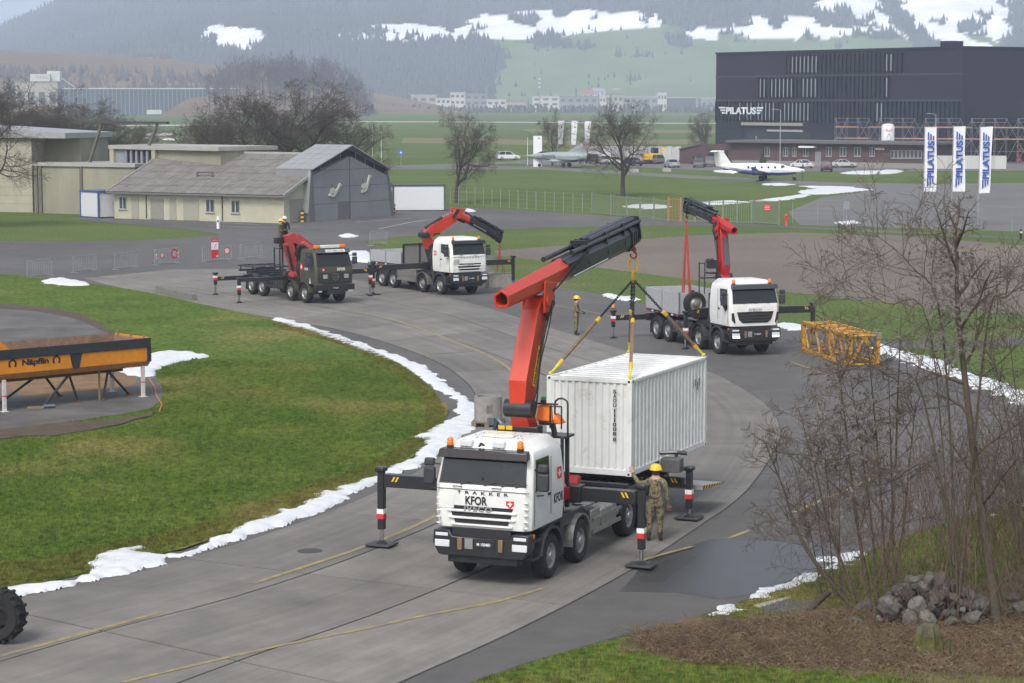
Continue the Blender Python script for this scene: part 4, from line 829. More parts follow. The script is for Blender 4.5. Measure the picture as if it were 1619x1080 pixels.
# ================================================================== OTHER TRUCKS
def flat_bed(root, y0, y1, z0, z1, m=ALU, head=None):
    MB().box(-1.22, 1.22, y0, y1, z0 - .12, z0).build('bed_floor', BLACK, root, bevel=.01)
    ny = 2
    for s in (-1, 1):
        for k in range(ny):
            a, b = y0 + (y1 - y0) * k / ny + .03, y0 + (y1 - y0) * (k + 1) / ny - .03
            d = MB().box(s * 1.22 - .02, s * 1.22 + .02, a, b, z0 + .02, z1).build('drop_side', m, root, bevel=.006)
            for q in np.linspace(z0 + .12, z1 - .1, 4): MB().box(min(s * 1.242, s * 1.248), max(s * 1.242, s * 1.248), a + .02, b - .02, q, q + .03).build('side_rib', m, d)
        for y in np.linspace(y0, y1, ny + 1): MB().box(s * 1.215 - .04, s * 1.215 + .04, y - .028, y + .028, z0, z1 + .03).build('bed_post', STEEL, root)
        for k in range(7):
            yy = y0 + .2 + (y1 - y0 - .4) * k / 6; MB().box(min(s * 1.225, s * 1.24), max(s * 1.225, s * 1.24), yy - .09, yy + .09, z0 - .10, z0 - .03).build('reflector', SIGNW if k % 2 else SIGNR, root)
    MB().box(-1.18, 1.18, y1 - .02, y1 + .02, z0 + .02, z1).build('tail_board', m, root, bevel=.006)
    MB().box(-1.18, 1.18, y0 - .02, y0 + .02, z0 + .02, head or z1).build('head_board', m, root, bevel=.006)
def trakker(o, phi, label, style):
    F = Frame(o, phi); t = thing('crane_truck', label, 'truck', (F.o.x, F.o.y, .012), F.rz); ax = (0, 2.05, 5.55, 6.93)
    chassis(t, 8.4, axles=ax); add_wheels(t, ax); iveco_cab(t, style, BLACK if style == 'old' else mat('grey_visor', (.05, .055, .065), .4)); rear_fenders(t, ax[2:], DARKP)
    MB().box(-1.05, 1.05, .92, 2.62, 1.07, 1.36).build('crane_subframe', BLACK, t, bevel=.03)
    MB().box(-1.15, -.2, .84, 1.1, 1.4, 2.7).build('air_intake_housing', DARKP, t, bevel=.04)
    for s in (-.58, .58): MB().box(s - .08, s + .08, 2.75, 8.3, 1.062, 1.30).build('deck_rail', BLACK, t)
    return F, t
def spare_wheel(root, x, y, z):
    w = OB('spare_wheel', WM[0], None, root, (x, y, z), (0, 0, PI / 2)); OB('rim', WM[1], None, w, None, (0, 0, PI))
# --- C: white truck with orange crane, rear centre
FC, T3 = trakker((-3.3, 135.36), -33, 'white truck with low orange crane arched over its cab holding a concrete block', 'old')
for s in (1, -1): side_gear(T3, s, mat('stainless_panel', (.30, .27, .24), .4, .6, var=.15, scale=3))
for s in (1, -1): MB().box(min(s * .80, s * 1.21), max(s * .80, s * 1.21), 2.80, 4.95, .55, 1.30).build('storage_locker', mat('stainless_panel', (.3, .27, .24)), T3, bevel=.02)
flat_bed(T3, 4.4, 8.25, 1.52, 2.22)
hb = MB()
for x in (-1.15, 0, 1.15): hb.beam((x, 4.3, 1.5), (x, 4.3, 2.75), .08)
hb.beam((-1.15, 4.3, 2.75), (1.15, 4.3, 2.75), .08); hb.build('gantry_frame', BLACK, T3); MB().box(-1.1, 1.1, 4.32, 4.34, 1.55, 2.7).build('gantry_mesh', mat('grey_mesh_panel', (.20, .19, .18), .7), T3)
PC = Plane((-.35, 1.85), 84)
CC = crane(T3, PC, ORANGE, 1.72, (-.85, 3.45), (1.55, 4.5), (1.25, 4.75), (2.55, 4.25), (4.95, 2.95), big=.95, side=-1)
swiss_flag(T3, -1.246, .40, 2.45, .28, 'right'); MB().box(-1.12, -.72, -1.482, -1.46, 1.83, 2.16).build('plate_cover', WHITE, T3)
MB().box(-.62, -.2, 1.55, 2.0, 3.45, 3.55).build('seat_pan', BLACK, T3); MB().box(-.62, -.22, 1.95, 2.05, 3.5, 3.95).build('seat_back', SEAT, T3, bevel=.04)
spare_wheel(T3, -.75, 1.05, 2.0)
beam_out(T3, 1.75, 1.62, -4.6, 5.05); jack(T3, -4.72, 1.75, 1.6, -1); jack(T3, 5.15, 1.75, 1.6, 1, red=False)
beam_out(T3, 8.1, 1.0, -1.7, 1.7, .26, .2)
fitted_text('M 100480', .34, .075, SIGNW, T3, face_front(.08, -1.576, 1.015), 'plate_lettering')
hc = hook_block(T3, CC['T'] - Vector((0, 0, .2)), .3); HC = FC.world(*hc)
# concrete block in its red slings
CB = thing('concrete_block', 'grey concrete ballast block lying on the ground beside the rear white truck', 'block', (HC.x, HC.y, .012), R(20))
MB().box(-.85, .85, -.45, .45, 0, .85).build('block_body', CONC, CB, bevel=.04)
MB().box(-.75, .75, -.35, .35, .853, .90).build('block_lip', CONC, CB, bevel=.02)
SR_ = thing('lifting_strap', 'red lifting straps from crane tip down to the concrete block', 'strap', (HC.x, HC.y, .9))
sm = MB(); top = HC.z - .9
for dx in (-.3, .3):
    sm.beam((0, 0, top), (dx, 0, .02), .05, .02, up=(0, 1, 0)); sm.beam((0, .03, top), (dx * .6, .2, .02), .05, .02, up=(0, 1, 0))
sm.build('strap_loop', DKRED, SR_)
# --- D: white newer truck on the right with a red crane
FD, T4 = trakker((10.44, 103.33), -20, 'white truck with tall red crane standing beside the yellow mast section', 'new')
for s in (1, -1): side_gear(T4, s, mat('dark_tank', (.06, .06, .065), .5, .4))
flat_bed(T4, 4.15, 8.05, 1.42, 2.45)
for s in (-1, 1): f_ = MB(); arch(f_, 6.25, .56, 1.28, 1.31, min(s * .86, s * 1.24), max(s * .86, s * 1.24), 20, 160); 
spare_wheel(T4, -.7, 3.55, 2.0)
sup = MB(); sup.beam((-.7, 3.75, 1.3), (-.7, 3.75, 2.6), .12); sup.beam((-1.0, 3.2, 1.3), (-.2, 3.2, 1.3), .12); sup.build('spare_wheel_carrier', BLACK, T4)
PD = Plane((0, 1.9), 2)
CD = crane(T4, PD, RED, 1.72, (-.05, 3.35), (.25, 5.55), (-1.2, 5.55), (1.0, 5.95), (4.55, 6.3), big=.95, side=-1)
b_ = MB(); b_.section(Vector((-.0, 1.55, 3.9)), Vector((0, 1.75, 5.2)), [(-.13, -.03), (.13, -.03), (.13, .03), (-.13, .03)], up=(0, 1, 0)); b_.build('boom_cover_plate', mat('grey_cover', (.08, .08, .09), .5), T4)
op = MB(); op.box(-1.0, -.25, 1.7, 2.3, 3.3, 3.36); op.box(-.8, -.35, 1.75, 2.1, 3.75, 4.15); op.box(-.8, -.35, 1.75, 2.2, 3.5, 3.6); op.build('operator_seat', BLACK, T4, bevel=.04)
ho = MB(); ho.path([(-1.05, 1.7, 2.6), (-1.05, 1.7, 4.0), (-.95, 1.7, 4.2), (-.6, 1.7, 4.2)], .03); ho.path([(-1.05, 2.3, 2.6), (-1.05, 2.3, 4.0), (-1.05, 1.7, 4.0)], .03); ho.path([(-1.05, 1.7, 3.3), (-1.05, 2.3, 3.3)], .03); ho.build('guard_rail', BLACK, T4)
hz = MB(); hz.path([(-.9, .95, 1.5), (-.9, .95, 3.0)], .09); hz.build('exhaust_stack', DARKP, T4); hs_ = MB()
for k in range(8): hs_.box(-1.08, -.98, .93, .97, 1.5 + k * .17, 1.58 + k * .17)
hs_.build('exhaust_heat_slots', DKRED, T4)
rc = MB()
for k in range(5): rc.path([(-1.0 + .1 * k, 2.6, 1.9), (-1.1, 2.7 + .05 * k, 1.5), (-1.05 + .08 * k, 2.9, 1.1)], .03)
rc.build('hose_bundle', RUBBER, T4); MB().box(-1.1, -.4, 2.55, 3.0, 1.45, 1.75).build('valve_bank', DKRED, T4, bevel=.03)
beam_out(T4, 1.95, 1.72, -1.6, 4.55); jack(T4, 4.68, 1.95, 1.65, 1, pad=False, rod=.5); jack(T4, -1.72, 2.3, 1.4, -1, pad=False, rod=.45)
beam_out(T4, 7.95, 1.0, -2.9, 1.8, .26, .2); jack(T4, -3.0, 7.95, 1.0, -1, pad=False, rod=.55); jack(T4, 1.9, 7.95, 1.0, 1, pad=False)
beacon(T4, -3.0, 7.95, 1.42)
fitted_text('M 100497', .34, .075, SIGNW, T4, face_front(.08, -1.576, 1.015), 'plate_lettering')
for s in (-1, 1): MB().box(s * .98 - .17, s * .98 + .17, -1.582, -1.574, .86, .92).build('daytime_running_lamp', mat('lit_lamp', (.9, .9, .88), .3, emit=(1, .98, .92, 2.0)), T4)
hd = hook_block(T4, CD['T'] - Vector((0, 0, .22)), .3); HD = FD.world(*hd)
SD = thing('lifting_strap', 'long red lifting straps hanging from the red crane into the truck bed', 'strap', (HD.x, HD.y, 1.45))
sm = MB(); top = HD.z - 1.45
for dx, dy in ((-.22, 0), (-.1, .1), (.2, .05), (.28, -.05)): sm.beam((0, 0, top), (dx, dy, .02), .07, .025, up=(0, 1, 0))
sm.build('strap_loop', DKRED, SD)
# --- B: dark olive truck with folded red crane
FB = Frame((-10.79, 129.44), -32.5)
T2 = thing('crane_truck', 'dark olive army truck with folded red crane and roof light bar', 'truck', (FB.o.x, FB.o.y, .036), FB.rz)
AXB = (0, 1.75, 5.45, 6.85)
chassis(T2, 8.3, axles=AXB); add_wheels(T2, AXB); rear_fenders(T2, AXB[2:], DARKP)
rings = [ring(1.2, -1.42, .55, 1.10, .12), ring(1.22, -1.45, .55, 1.9, .12), ring(1.21, -1.42, .55, 2.12, .12), ring(1.12, -1.12, .55, 2.92, .10), ring(1.02, -.98, .5, 3.06, .08)]
MB().loft(rings).build('cab', OLIVE, T2, bevel=.03)
fyb = lambda z: np.interp(z, [1.9, 2.12, 2.92], [-1.45, -1.42, -1.12]); sxb = lambda z: np.interp(z, [1.9, 2.12, 2.92], [1.22, 1.21, 1.12])
for nm, m, e, o in (('windscreen_seal', BLACK, .05, .008), ('windscreen', GLASS, 0, .016)):
    a, b = 2.16 - e, 2.86 + e * .5; MB().hexa([(-1.05 - e, fyb(a) - o, a), (1.05 + e, fyb(a) - o, a), (1.05 + e, fyb(a) + .05, a), (-1.05 - e, fyb(a) + .05, a), (-.98 - e, fyb(b) - o, b), (.98 + e, fyb(b) - o, b), (.98 + e, fyb(b) + .05, b), (-.98 - e, fyb(b) + .05, b)]).build(nm, m, T2)
for s in (1, -1):
    for nm, m, e, o in (('window_seal', BLACK, .035, .004), ('side_window', GLASS, 0, .010)):
        yz = [(-1.15 - e, 2.12 - e), (-.15 + e, 2.12 - e), (-.15 + e, 2.84 + e), (-.92 - e * .5, 2.84 + e)]
        MB().add([(s * (sxb(z) + o), y, z) for y, z in yz] + [(s * (sxb(z) - .02), y, z) for y, z in yz], [(0, 1, 2, 3), (7, 6, 5, 4), (0, 1, 5, 4), (1, 2, 6, 5), (2, 3, 7, 6), (3, 0, 4, 7)]).build(nm, m, T2)
    mirror(T2, s * 1.18, -1.05, 2.5, s); f = MB(); arch(f, 0, .56, .66, .72, min(s * .86, s * 1.25), max(s * .86, s * 1.25), -5, 175); f.build('front_fender', OLIVE, T2, bevel=.01)
    f = MB(); arch(f, 1.75, .56, .64, .68, min(s * .86, s * 1.22), max(s * .86, s * 1.22), 0, 180); f.build('second_axle_fender', OLIVE, T2)
    x0, x1 = sorted((s * .76, s * 1.2)); MB().box(x0, x1, 2.55, 3.9, .60, 1.14).build('locker', OLIVE, T2, bevel=.03)
    rg = MB()
    for y in np.linspace(2.6, 4.7, 7): rg.beam((s * 1.22, y, .55), (s * 1.22, y, 1.2), .05)
    rg.beam((s * 1.22, 2.5, .7), (s * 1.22, 4.75, .7), .03, .07); rg.beam((s * 1.22, 2.5, 1.0), (s * 1.22, 4.75, 1.0), .03, .07); rg.build('side_rack', DARKP, T2)
    MB().lathe([(0, -.03), (.16, -.01), (.16, .03)], (s * .95, -1.52, .98), axis='y', n=14).build('headlight', mat('reddish_lamp', (.42, .30, .26), .2), T2, smooth=True)
    MB().box(s * .97 - .12, s * .97 + .12, -1.54, -1.5, .70, .80).build('fog_lamp', LAMP, T2)
gp = MB().box(-1.02, 1.02, -1.475, -1.44, 1.22, 1.78).build('grille', SIGNK, T2)
for k in range(6): MB().box(-1.0, 1.0, -1.495, -1.47, 1.26 + k * .09, 1.29 + k * .09).build('grille_slat', OLIVE, T2)
MB().lathe([(.17, -.02), (.20, -.02), (.20, .02), (.17, .02), (.17, -.02)], (.02, -1.515, 1.53), axis='y', n=20, close=False).build('round_emblem', CHROME, T2, smooth=True)
em = MB()
for a in (90, 210, 330): em.beam((.02, -1.515, 1.53), (.02 + .17 * math.cos(R(a)), -1.515, 1.53 + .17 * math.sin(R(a))), .035, .02, up=(0, 1, 0), w1=.012)
em.build('three_point_star', CHROME, T2)
for x in (-.62, .72): MB().box(x - .14, x + .14, -1.505, -1.497, 1.45, 1.68).build('grey_plate', mat('grey_tag', (.30, .31, .32), .6), T2)
MB().box(-1.22, 1.22, -1.58, -1.2, .78, 1.12).build('bumper', BLACK, T2, bevel=.03); MB().box(-.5, .5, -1.62, -1.3, .55, .775).build('tow_frame', BLACK, T2, bevel=.02); MB().box(-.3, .3, -1.592, -1.582, .86, .98).build('licence_plate', SIGNK, T2)
fitted_text('M 75206', .34, .075, SIGNW, T2, face_front(0, -1.596, .92), 'plate_lettering')
fitted_text('KFOR', .52, .17, SIGNW, T2, face_front(.42, -1.462, 1.96), bold=.03); swiss_flag(T2, -.72, -1.455, 1.95, .16, 'front')
fitted_text('KFOR', .42, .15, SIGNW, T2, face_right(-1.226, -.35, 1.95), bold=.03); swiss_flag(T2, -1.232, .22, 2.05, .34, 'right')
MB().prism([(-.86, 1.15), (-.72, 1.15), (-.79, 1.5)], 'x', -1.232, -1.224).build('chalk_triangle', SIGNW, T2)
vb = MB(); vb.hexa([(-1.08, -1.36, 2.88), (1.08, -1.36, 2.88), (1.06, -1.12, 2.92), (-1.06, -1.12, 2.92), (-1.04, -1.24, 3.12), (1.04, -1.24, 3.12), (1.0, -1.0, 3.1), (-1.0, -1.0, 3.1)]); vb.build('sun_visor', mat('visor_blue_grey', (.06, .07, .08), .5), T2, bevel=.02)
MB().hexa([(-.5, -1.365, 2.93), (.72, -1.365, 2.93), (.72, -1.35, 2.93), (-.5, -1.35, 2.93), (-.5, -1.285, 3.07), (.72, -1.285, 3.07), (.72, -1.27, 3.07), (-.5, -1.27, 3.07)]).build('sign_strip', SIGNW, T2)
fitted_text('DOUBELIXIR', 1.1, .085, mat('navy_print', (.02, .04, .12), .6), T2, Matrix.Translation((.11, -1.334, 3.0)) @ Matrix.Rotation(PI / 2 - .52, 4, 'X'), 'sign_lettering', bold=.03)
lb = MB().box(-.62, .62, -.95, -.70, 3.12, 3.30).build('light_bar', mat('light_bar_white', (.65, .64, .58), .4), T2, bevel=.03); MB().box(-.95, .95, -.96, -.68, 3.07, 3.115).build('light_bar_base', BLACK, T2)
for s in (-1, 1): MB().box(s * .80 - .16, s * .80 + .16, -.96, -.69, 3.117, 3.31).build('amber_module', AMBER, lb, bevel=.03)
spare_wheel(T2, -.72, .78, 1.9)
MB().box(-1.05, 1.05, .9, 2.4, 1.07, 1.34).build('crane_subframe', BLACK, T2)
bt = Plane((-.9, 1.75), -90)      # folded crane leans across the frame
MB().lathe([(.45, 1.3), (.45, 1.7), (.34, 1.8)], (-.7, 1.75, 0), n=16).build('slewing_base', DKRED, T2, smooth=True)
c = MB(); c.section((-.75, 1.75, 1.7), (-1.35, 1.75, 3.35), [(-.28, -.3), (.28, -.3), (.28, .3), (-.28, .3)], [(-.24, -.26), (.24, -.26), (.24, .26), (-.24, .26)], up=(0, 1, 0)); cb_ = c.build('crane_column', DKRED, T2, bevel=.03)
mbm = MB(); mbm.section((-1.5, 1.7, 3.45), (-.9, 1.7, 3.62), [(-.22, -.25), (.22, -.25), (.22, .3), (-.22, .3)]); mbm.section((-.9, 1.7, 3.60), (.55, 1.7, 2.72), [(-.22, -.30), (.22, -.30), (.22, .30), (-.22, .30)], [(-.2, -.2), (.2, -.2), (.2, .2), (-.2, .2)]); mbm.build('main_boom', DKRED, T2, bevel=.02)
ob = MB(); ob.section((-1.05, 2.15, 3.55), (.45, 2.15, 2.55), [(-.2, -.24), (.2, -.24), (.2, .24), (-.2, .24)]); ob.build('folded_outer_boom', DKRED, T2, bevel=.02)
MB().section((-.55, 1.42, 3.35), (.5, 1.42, 2.62), HEX(.2, .24)).build('boom_cylinder', mat('pale_red_paint', (.45, .10, .09), .5), T2)
MB().lathe([(.0, -.12), (.34, -.12), (.34, .12), (0, .12)], (-.72, 1.32, 2.75), axis='y', n=14).build('winch_drum', SIGNK, T2); MB().box(-.95, -.45, 1.2, 1.45, 2.3, 3.2).build('winch_frame', SIGNK, T2, bevel=.05)
MB().section((-1.2, 1.4, 1.75), (-1.5, 1.45, 3.2), [(-.06, -.06), (.06, -.06), (.06, .06), (-.06, .06)], up=(0, 1, 0)).build('column_cylinder', SIGNK, T2)
mb2 = MB(); mb2.box(-1.25, .2, 1.3, 2.5, 1.36, 1.62); mb2.build('crane_foot', DKRED, T2, bevel=.05)
jb = MB(); jb.section((-1.95, 1.9, 3.45), (-1.3, 1.9, 3.6), HEX(.25, .3)); jb.box(-2.05, -1.75, 1.75, 2.1, 3.3, 3.65); jb.build('boom_end', BLACK, T2, bevel=.03)
pb = MB(); pb.box(-1.55, -.45, 2.35, 3.15, 2.95, 3.0)
for x, y in ((-1.5, 2.4), (-.5, 2.4), (-1.5, 3.1), (-.5, 3.1)): pb.beam((x, y, 1.3), (x, y, 2.95), .06)
pb.build('operator_platform', BLACK, T2)
dk = MB()
for s in (-.55, .55): dk.box(s - .07, s + .07, 2.6, 8.6, 1.062, 1.28)
for y in (2.9, 4.2, 5.6, 7.0, 8.4): dk.box(-1.2, 1.2, y - .07, y + .07, 1.285, 1.40)
dk.build('skeleton_deck', BLACK, T2)
dt = MB()
for y in (6.2, 8.6): dt.beam((-1.15, y, 1.62), (1.15, y, 1.62), .08)
for x in (-1.1, -.3, .5, 1.1): dt.beam((x, 6.2, 1.62), (x, 8.6, 1.62), .06); dt.beam((x, 6.3, 1.4), (x, 6.3, 1.62), .06); dt.beam((x, 8.4, 1.4), (x, 8.4, 1.62), .06)
dt.build('container_frame', BLACK, T2)
for x in (-.9, -1.0): MB().tube((x, 3.0 + (x + 1) * 3, 1.4), (x, 3.0 + (x + 1) * 3, 3.0), .035, n=6).build('stanchion', DARKP, T2)
beam_out(T2, 2.0, 1.5, -1.4, 4.1, .28, .22); jack(T2, -4.3, 2.0, 1.05, -1, pad=False, rod=.45); MB().box(-4.2, -1.25, 1.9, 2.1, 1.2, 1.4).build('extended_beam', BLACK, T2); jack(T2, 4.2, 2.0, 1.5, 1, pad=False, rod=.7)
beam_out(T2, 7.7, .95, -3.0, 3.0, .24, .2); jack(T2, -3.1, 7.7, .95, -1, pad=False, rod=.6); jack(T2, 3.1, 7.7, .95, 1, pad=False, rod=.6)
# ================================================================== PEOPLE
CAMO = mat('woodland_camouflage', (.06, .055, .03), .9, var=.2, scale=9, col2=(.16, .12, .075), detail=3, lo=.46, hi=.54)
def camo_fix():
    nt = CAMO.node_tree; cr = [n for n in nt.nodes if n.type == 'VALTORGB'][0].color_ramp; cr.interpolation = 'CONSTANT'
    while len(cr.elements) > 1: cr.elements.remove(cr.elements[-1])
    cr.elements[0].position = 0; cr.elements[0].color = (.045, .038, .022, 1)
    for p, c in ((.42, (.10, .095, .045)), (.49, (.24, .18, .12)), (.55, (.07, .085, .035)), (.61, (.30, .24, .17))):
        e = cr.elements.new(p); e.color = c + (1,)
camo_fix()
SKIN = mat('skin', (.45, .27, .19), .6, var=.08); BOOT = mat('black_boot', (.03, .024, .02), .6, var=.2); HAIR = mat('dark_hair', (.04, .028, .02), .8)
NAVY = mat('navy_overall', (.018, .02, .032), .9, var=.2); GLOVE = mat('dark_glove', (.03, .03, .03), .8); KHAKI = mat('khaki_overall', (.10, .085, .055), .9, var=.2)
HELY = mat('yellow_helmet', (.80, .52, .015), .35, var=.04, coat=.3); HELW = mat('white_helmet', (.75, .75, .74), .35, var=.04, coat=.3)
def person(label, loc, rz, arms, legs, cloth, helmet, height=1.8, hand=SKIN, lean=0.0, headturn=0.0, fingers=False, group=None):
    root = thing('person', label, 'person', loc, rz, group)
    V, E, Rr, M = [], [], [], []
    def add(p, r, par, m):
        V.append(Vector(p)); Rr.append(r); M.append(m)
        if par is not None: E.append((par, len(V) - 1))
        return len(V) - 1
    pel = add((0, 0, .98), .155, None, 0); be = add((0, 0, 1.10), .145, pel, 0); ch = add((0, -lean * .5, 1.30), .165, be, 0); sh = add((0, -lean, 1.44), .13, ch, 0)
    nk = add((0, -lean - .005, 1.53), .062, sh, 1); hb_ = add((0, -lean - .02, 1.61), .085, nk, 1); ht = add((0, -lean - .015, 1.70), .095, hb_, 1)
    add((0, -lean - .12, 1.625), .02, hb_, 1)
    for s, (el, wr, hd_) in zip((1, -1), arms):
        a = add((s * .17, -lean, 1.43), .085, sh, 0); a2 = add((s * .215, -lean, 1.37), .075, a, 0); e = add(el, .056, a2, 0); w = add(wr, .042, e, 0)
        palm = add(hd_, .034, w, 2)
        d = (Vector(hd_) - Vector(wr)).normalized(); sd = d.cross(Vector((0, 1, .2))).normalized() if fingers else None
        if fingers:
            for k, ln in enumerate((.085, .095, .09, .07)):
                o = sd * ((k - 1.5) * .022); f1 = add(Vector(hd_) + d * .05 + o, .011, palm, 2); add(Vector(hd_) + d * (.05 + ln) + o * 1.3 + Vector((0, -.02, 0)), .009, f1, 2)
            t1 = add(Vector(hd_) + sd * -.05 + d * .01, .012, palm, 2); add(Vector(hd_) + sd * -.075 + d * .045, .010, t1, 2)
        else: add(Vector(hd_) + d * .08, .024, palm, 2)
    for s, (kn, an) in zip((1, -1), legs):
        h = add((s * .10, 0, .90), .12, pel, 0); th = add(Vector((s * .11, 0, .88)).lerp(Vector(kn), .4), .102, h, 0); k = add(kn, .078, th, 0); cf = add(Vector(kn).lerp(Vector(an), .35), .078, k, 0); a = add(an, .056, cf, 3); hl_ = add((an[0], an[1] + .03, .055), .052, a, 3); add((an[0] + s * .015, an[1] - .16, .045), .045, hl_, 3)
    me = bpy.data.meshes.new('body'); me.from_pydata([tuple(v) for v in V], E, []); ob_ = bpy.data.objects.new('body_tmp', me); COL.objects.link(ob_)
    md = ob_.modifiers.new('skin', 'SKIN'); sv = me.skin_vertices[0].data
    for i, r in enumerate(Rr): r *= 1.12 if M[i] == 0 else 1; sv[i].radius = (r, r * (.78 if i in (0, 1, 2, 3) else 1)); sv[i].use_root = (i == 0)
    ss = ob_.modifiers.new('sub', 'SUBSURF'); ss.levels = ss.render_levels = 2
    bpy.context.view_layer.update(); dg = bpy.context.evaluated_depsgraph_get(); nm = bpy.data.meshes.new_from_object(ob_.evaluated_get(dg)); bpy.data.objects.remove(ob_)
    nm.materials.clear()
    for m in (cloth, SKIN, hand, BOOT): nm.materials.append(m)
    VV = np.array([tuple(v) for v in V])
    for p in nm.polygons:
        c = np.array(p.center); i = int(np.argmin(((VV - c) ** 2).sum(1))); p.material_index = M[i]; p.use_smooth = True
    k = height / 1.78; root.scale = (k, k, k)
    OB('body', nm, None, root)
    hc_ = (0, -lean - .015, 1.70)
    H = MB(); H.lathe([(.150, .012), (.142, .02), (.136, .06), (.115, .11), (.07, .142), (0, .152)], hc_, n=18); H.lathe([(.15, 0), (.152, .014), (.14, .016)], hc_, n=18, close=False)
    H.prism([(-.10, -lean - .14), (.10, -lean - .14), (.06, -lean - .215), (-.06, -lean - .215)], 'z', 1.702, 1.714); H.build('helmet', helmet, root, smooth=True)
    hr = MB(); hr.lathe([(.0, -.12), (.07, -.10), (.10, -.04), (.104, .02)], (0, -lean + .012, 1.69), n=12); hr.build('hair', HAIR, root, smooth=True)
    be_ = MB(); be_.lathe([(.168, -.025), (.172, 0), (.168, .025)], (0, 0, 1.04), n=16, close=False); bm_ = be_.build('belt', BOOT, root); bm_.scale = (1, .80, 1)
    return root
stand = [((.11, -.01, .50), (.12, .02, .10)), ((-.11, -.01, .50), (-.12, .02, .10))]
W1 = G(1036, 857); 
person('soldier in camouflage and yellow helmet steadying the hanging container with one raised hand', (W1.x, W1.y, .034), PI - R(8),
       [((.42, -.12, 1.36), (.55, -.30, 1.52), (.585, -.36, 1.60)), ((-.27, .03, 1.14), (-.30, -.06, .90), (-.30, -.10, .82))], [((.13, -.02, .50), (.16, .02, .10)), ((-.11, -.01, .50), (-.12, .02, .10))], CAMO, HELY, 1.96, fingers=True)
W2 = G(911, 530)
person('worker in camouflage and yellow helmet standing alone on the asphalt, hands in front', (W2.x, W2.y, .012), R(80),
       [((.25, -.06, 1.16), (.20, -.28, 1.06), (.14, -.36, 1.04)), ((-.25, -.06, 1.16), (-.18, -.28, 1.05), (-.10, -.37, 1.03))], stand, CAMO, HELY, 1.88, hand=GLOVE)
for (x, y, lab, cl_, he, rz) in ((-1.32, 2.6, 'person in khaki and yellow helmet on the olive truck crane platform', KHAKI, HELY, 30), (-.95, 2.85, 'person in navy and white helmet on the olive truck crane platform', NAVY, HELW, -20)):
    p_ = FB.world(x, y, 3.036)
    person(lab, (p_.x, p_.y, p_.z), FB.rz + R(rz), [((.27, -.05, 1.16), (.24, -.26, 1.08), (.2, -.33, 1.08)), ((-.27, -.05, 1.16), (-.24, -.26, 1.08), (-.2, -.33, 1.08))], stand, cl_, he, 1.62 if he is HELY else 1.74, hand=GLOVE, group='people on the olive truck')
# ================================================================== LOOSE THINGS AROUND THE TRUCKS
class Fac:      # facade frame: x along the front (p0 -> p1), y away from the viewer, z up
    def __init__(s, p0, p1):
        s.o = Vector((p0[0], p0[1], 0)); d = Vector((p1[0] - p0[0], p1[1] - p0[1], 0)); s.len = d.length; s.x = d.normalized(); s.y = Vector((-s.x.y, s.x.x, 0)); s.rz = math.atan2(d.y, d.x)
    def at(s, px, py, y=0.0):
        d = ray(px, py); C0 = Vector((0, 0, CH)); P = C0 + d * ((y + s.o.dot(s.y) - C0.dot(s.y)) / d.dot(s.y)); r = P - s.o
        return r.dot(s.x), P.z
    def world(s, x, y, z=0): return s.o + s.x * x + s.y * y + Vector((0, 0, z))
# yellow lattice mast section
a0, a1, a2 = G(1270, 556), G(1344, 580), G(1384, 578)
ML = (a1 - a0).length; MW = 1.25; Mh = 1.32
LM = thing('crane_mast_section', 'yellow lattice tower crane mast section lying on the asphalt', 'mast section', (a0.x, a0.y, .012), math.atan2((a1 - a0).y, (a1 - a0).x))
MY = mat('mast_yellow', (.46, .24, .03), .55, var=.25, scale=5)
for yy in (0, MW):
    for zz in (.08, Mh): MB().box(-.08, ML + .08, yy - .08, yy + .08, zz - .08, zz + .08).build('chord', MY, LM, bevel=.015)
nb = 4; st = ML / nb
def brace(p, q, nm='lattice_brace', r=.05): MB().tube(p, q, r, n=6).build(nm, MY, LM)
for k in range(nb + 1):
    x = k * st
    brace((x, .08, Mh), (x, MW - .08, Mh)); brace((x, .08, .08), (x, MW - .08, .08))
    if k in (0, nb):
        for yy in (0, MW): MB().box(x - .09, x + .09, yy - .09, yy + .09, .165, Mh - .085).build('end_post', MY, LM)
for k in range(nb):
    x = k * st
    for yy in (0, MW):
        brace((x + .1, yy, Mh - .1), (x + st * .5, yy, .14)); brace((x + st * .5, yy, .14), (x + st * .95, yy, Mh - .1))
    brace((x, .08, Mh), (x + st, MW - .08, Mh))
brace((ML, .1, .2), (ML, MW * .5, Mh - .1)); brace((ML, MW * .5, Mh - .1), (ML, MW - .1, .2)); brace((ML, .1, Mh * .55), (ML, MW - .1, Mh * .55))
ld = MB()
for k in range(9): ld.tube((ML * .55 + k * .2, .6, .3), (ML * .55 + k * .2, 1.05, .3), .02, n=5)
ld.tube((ML * .5, .6, .3), (ML * .95, .6, .3), .025, n=5); ld.tube((ML * .5, 1.05, .3), (ML * .95, 1.05, .3), .025, n=5); ld.build('inner_ladder', mat('dull_bronze', (.22, .15, .06), .6), LM)
MB().box(ML - .12, ML + .14, MW - .14, MW + .14, Mh - .16, Mh + .14).build('joint_plate', mat('weathered_joint', (.20, .17, .13), .7), LM, bevel=.02)
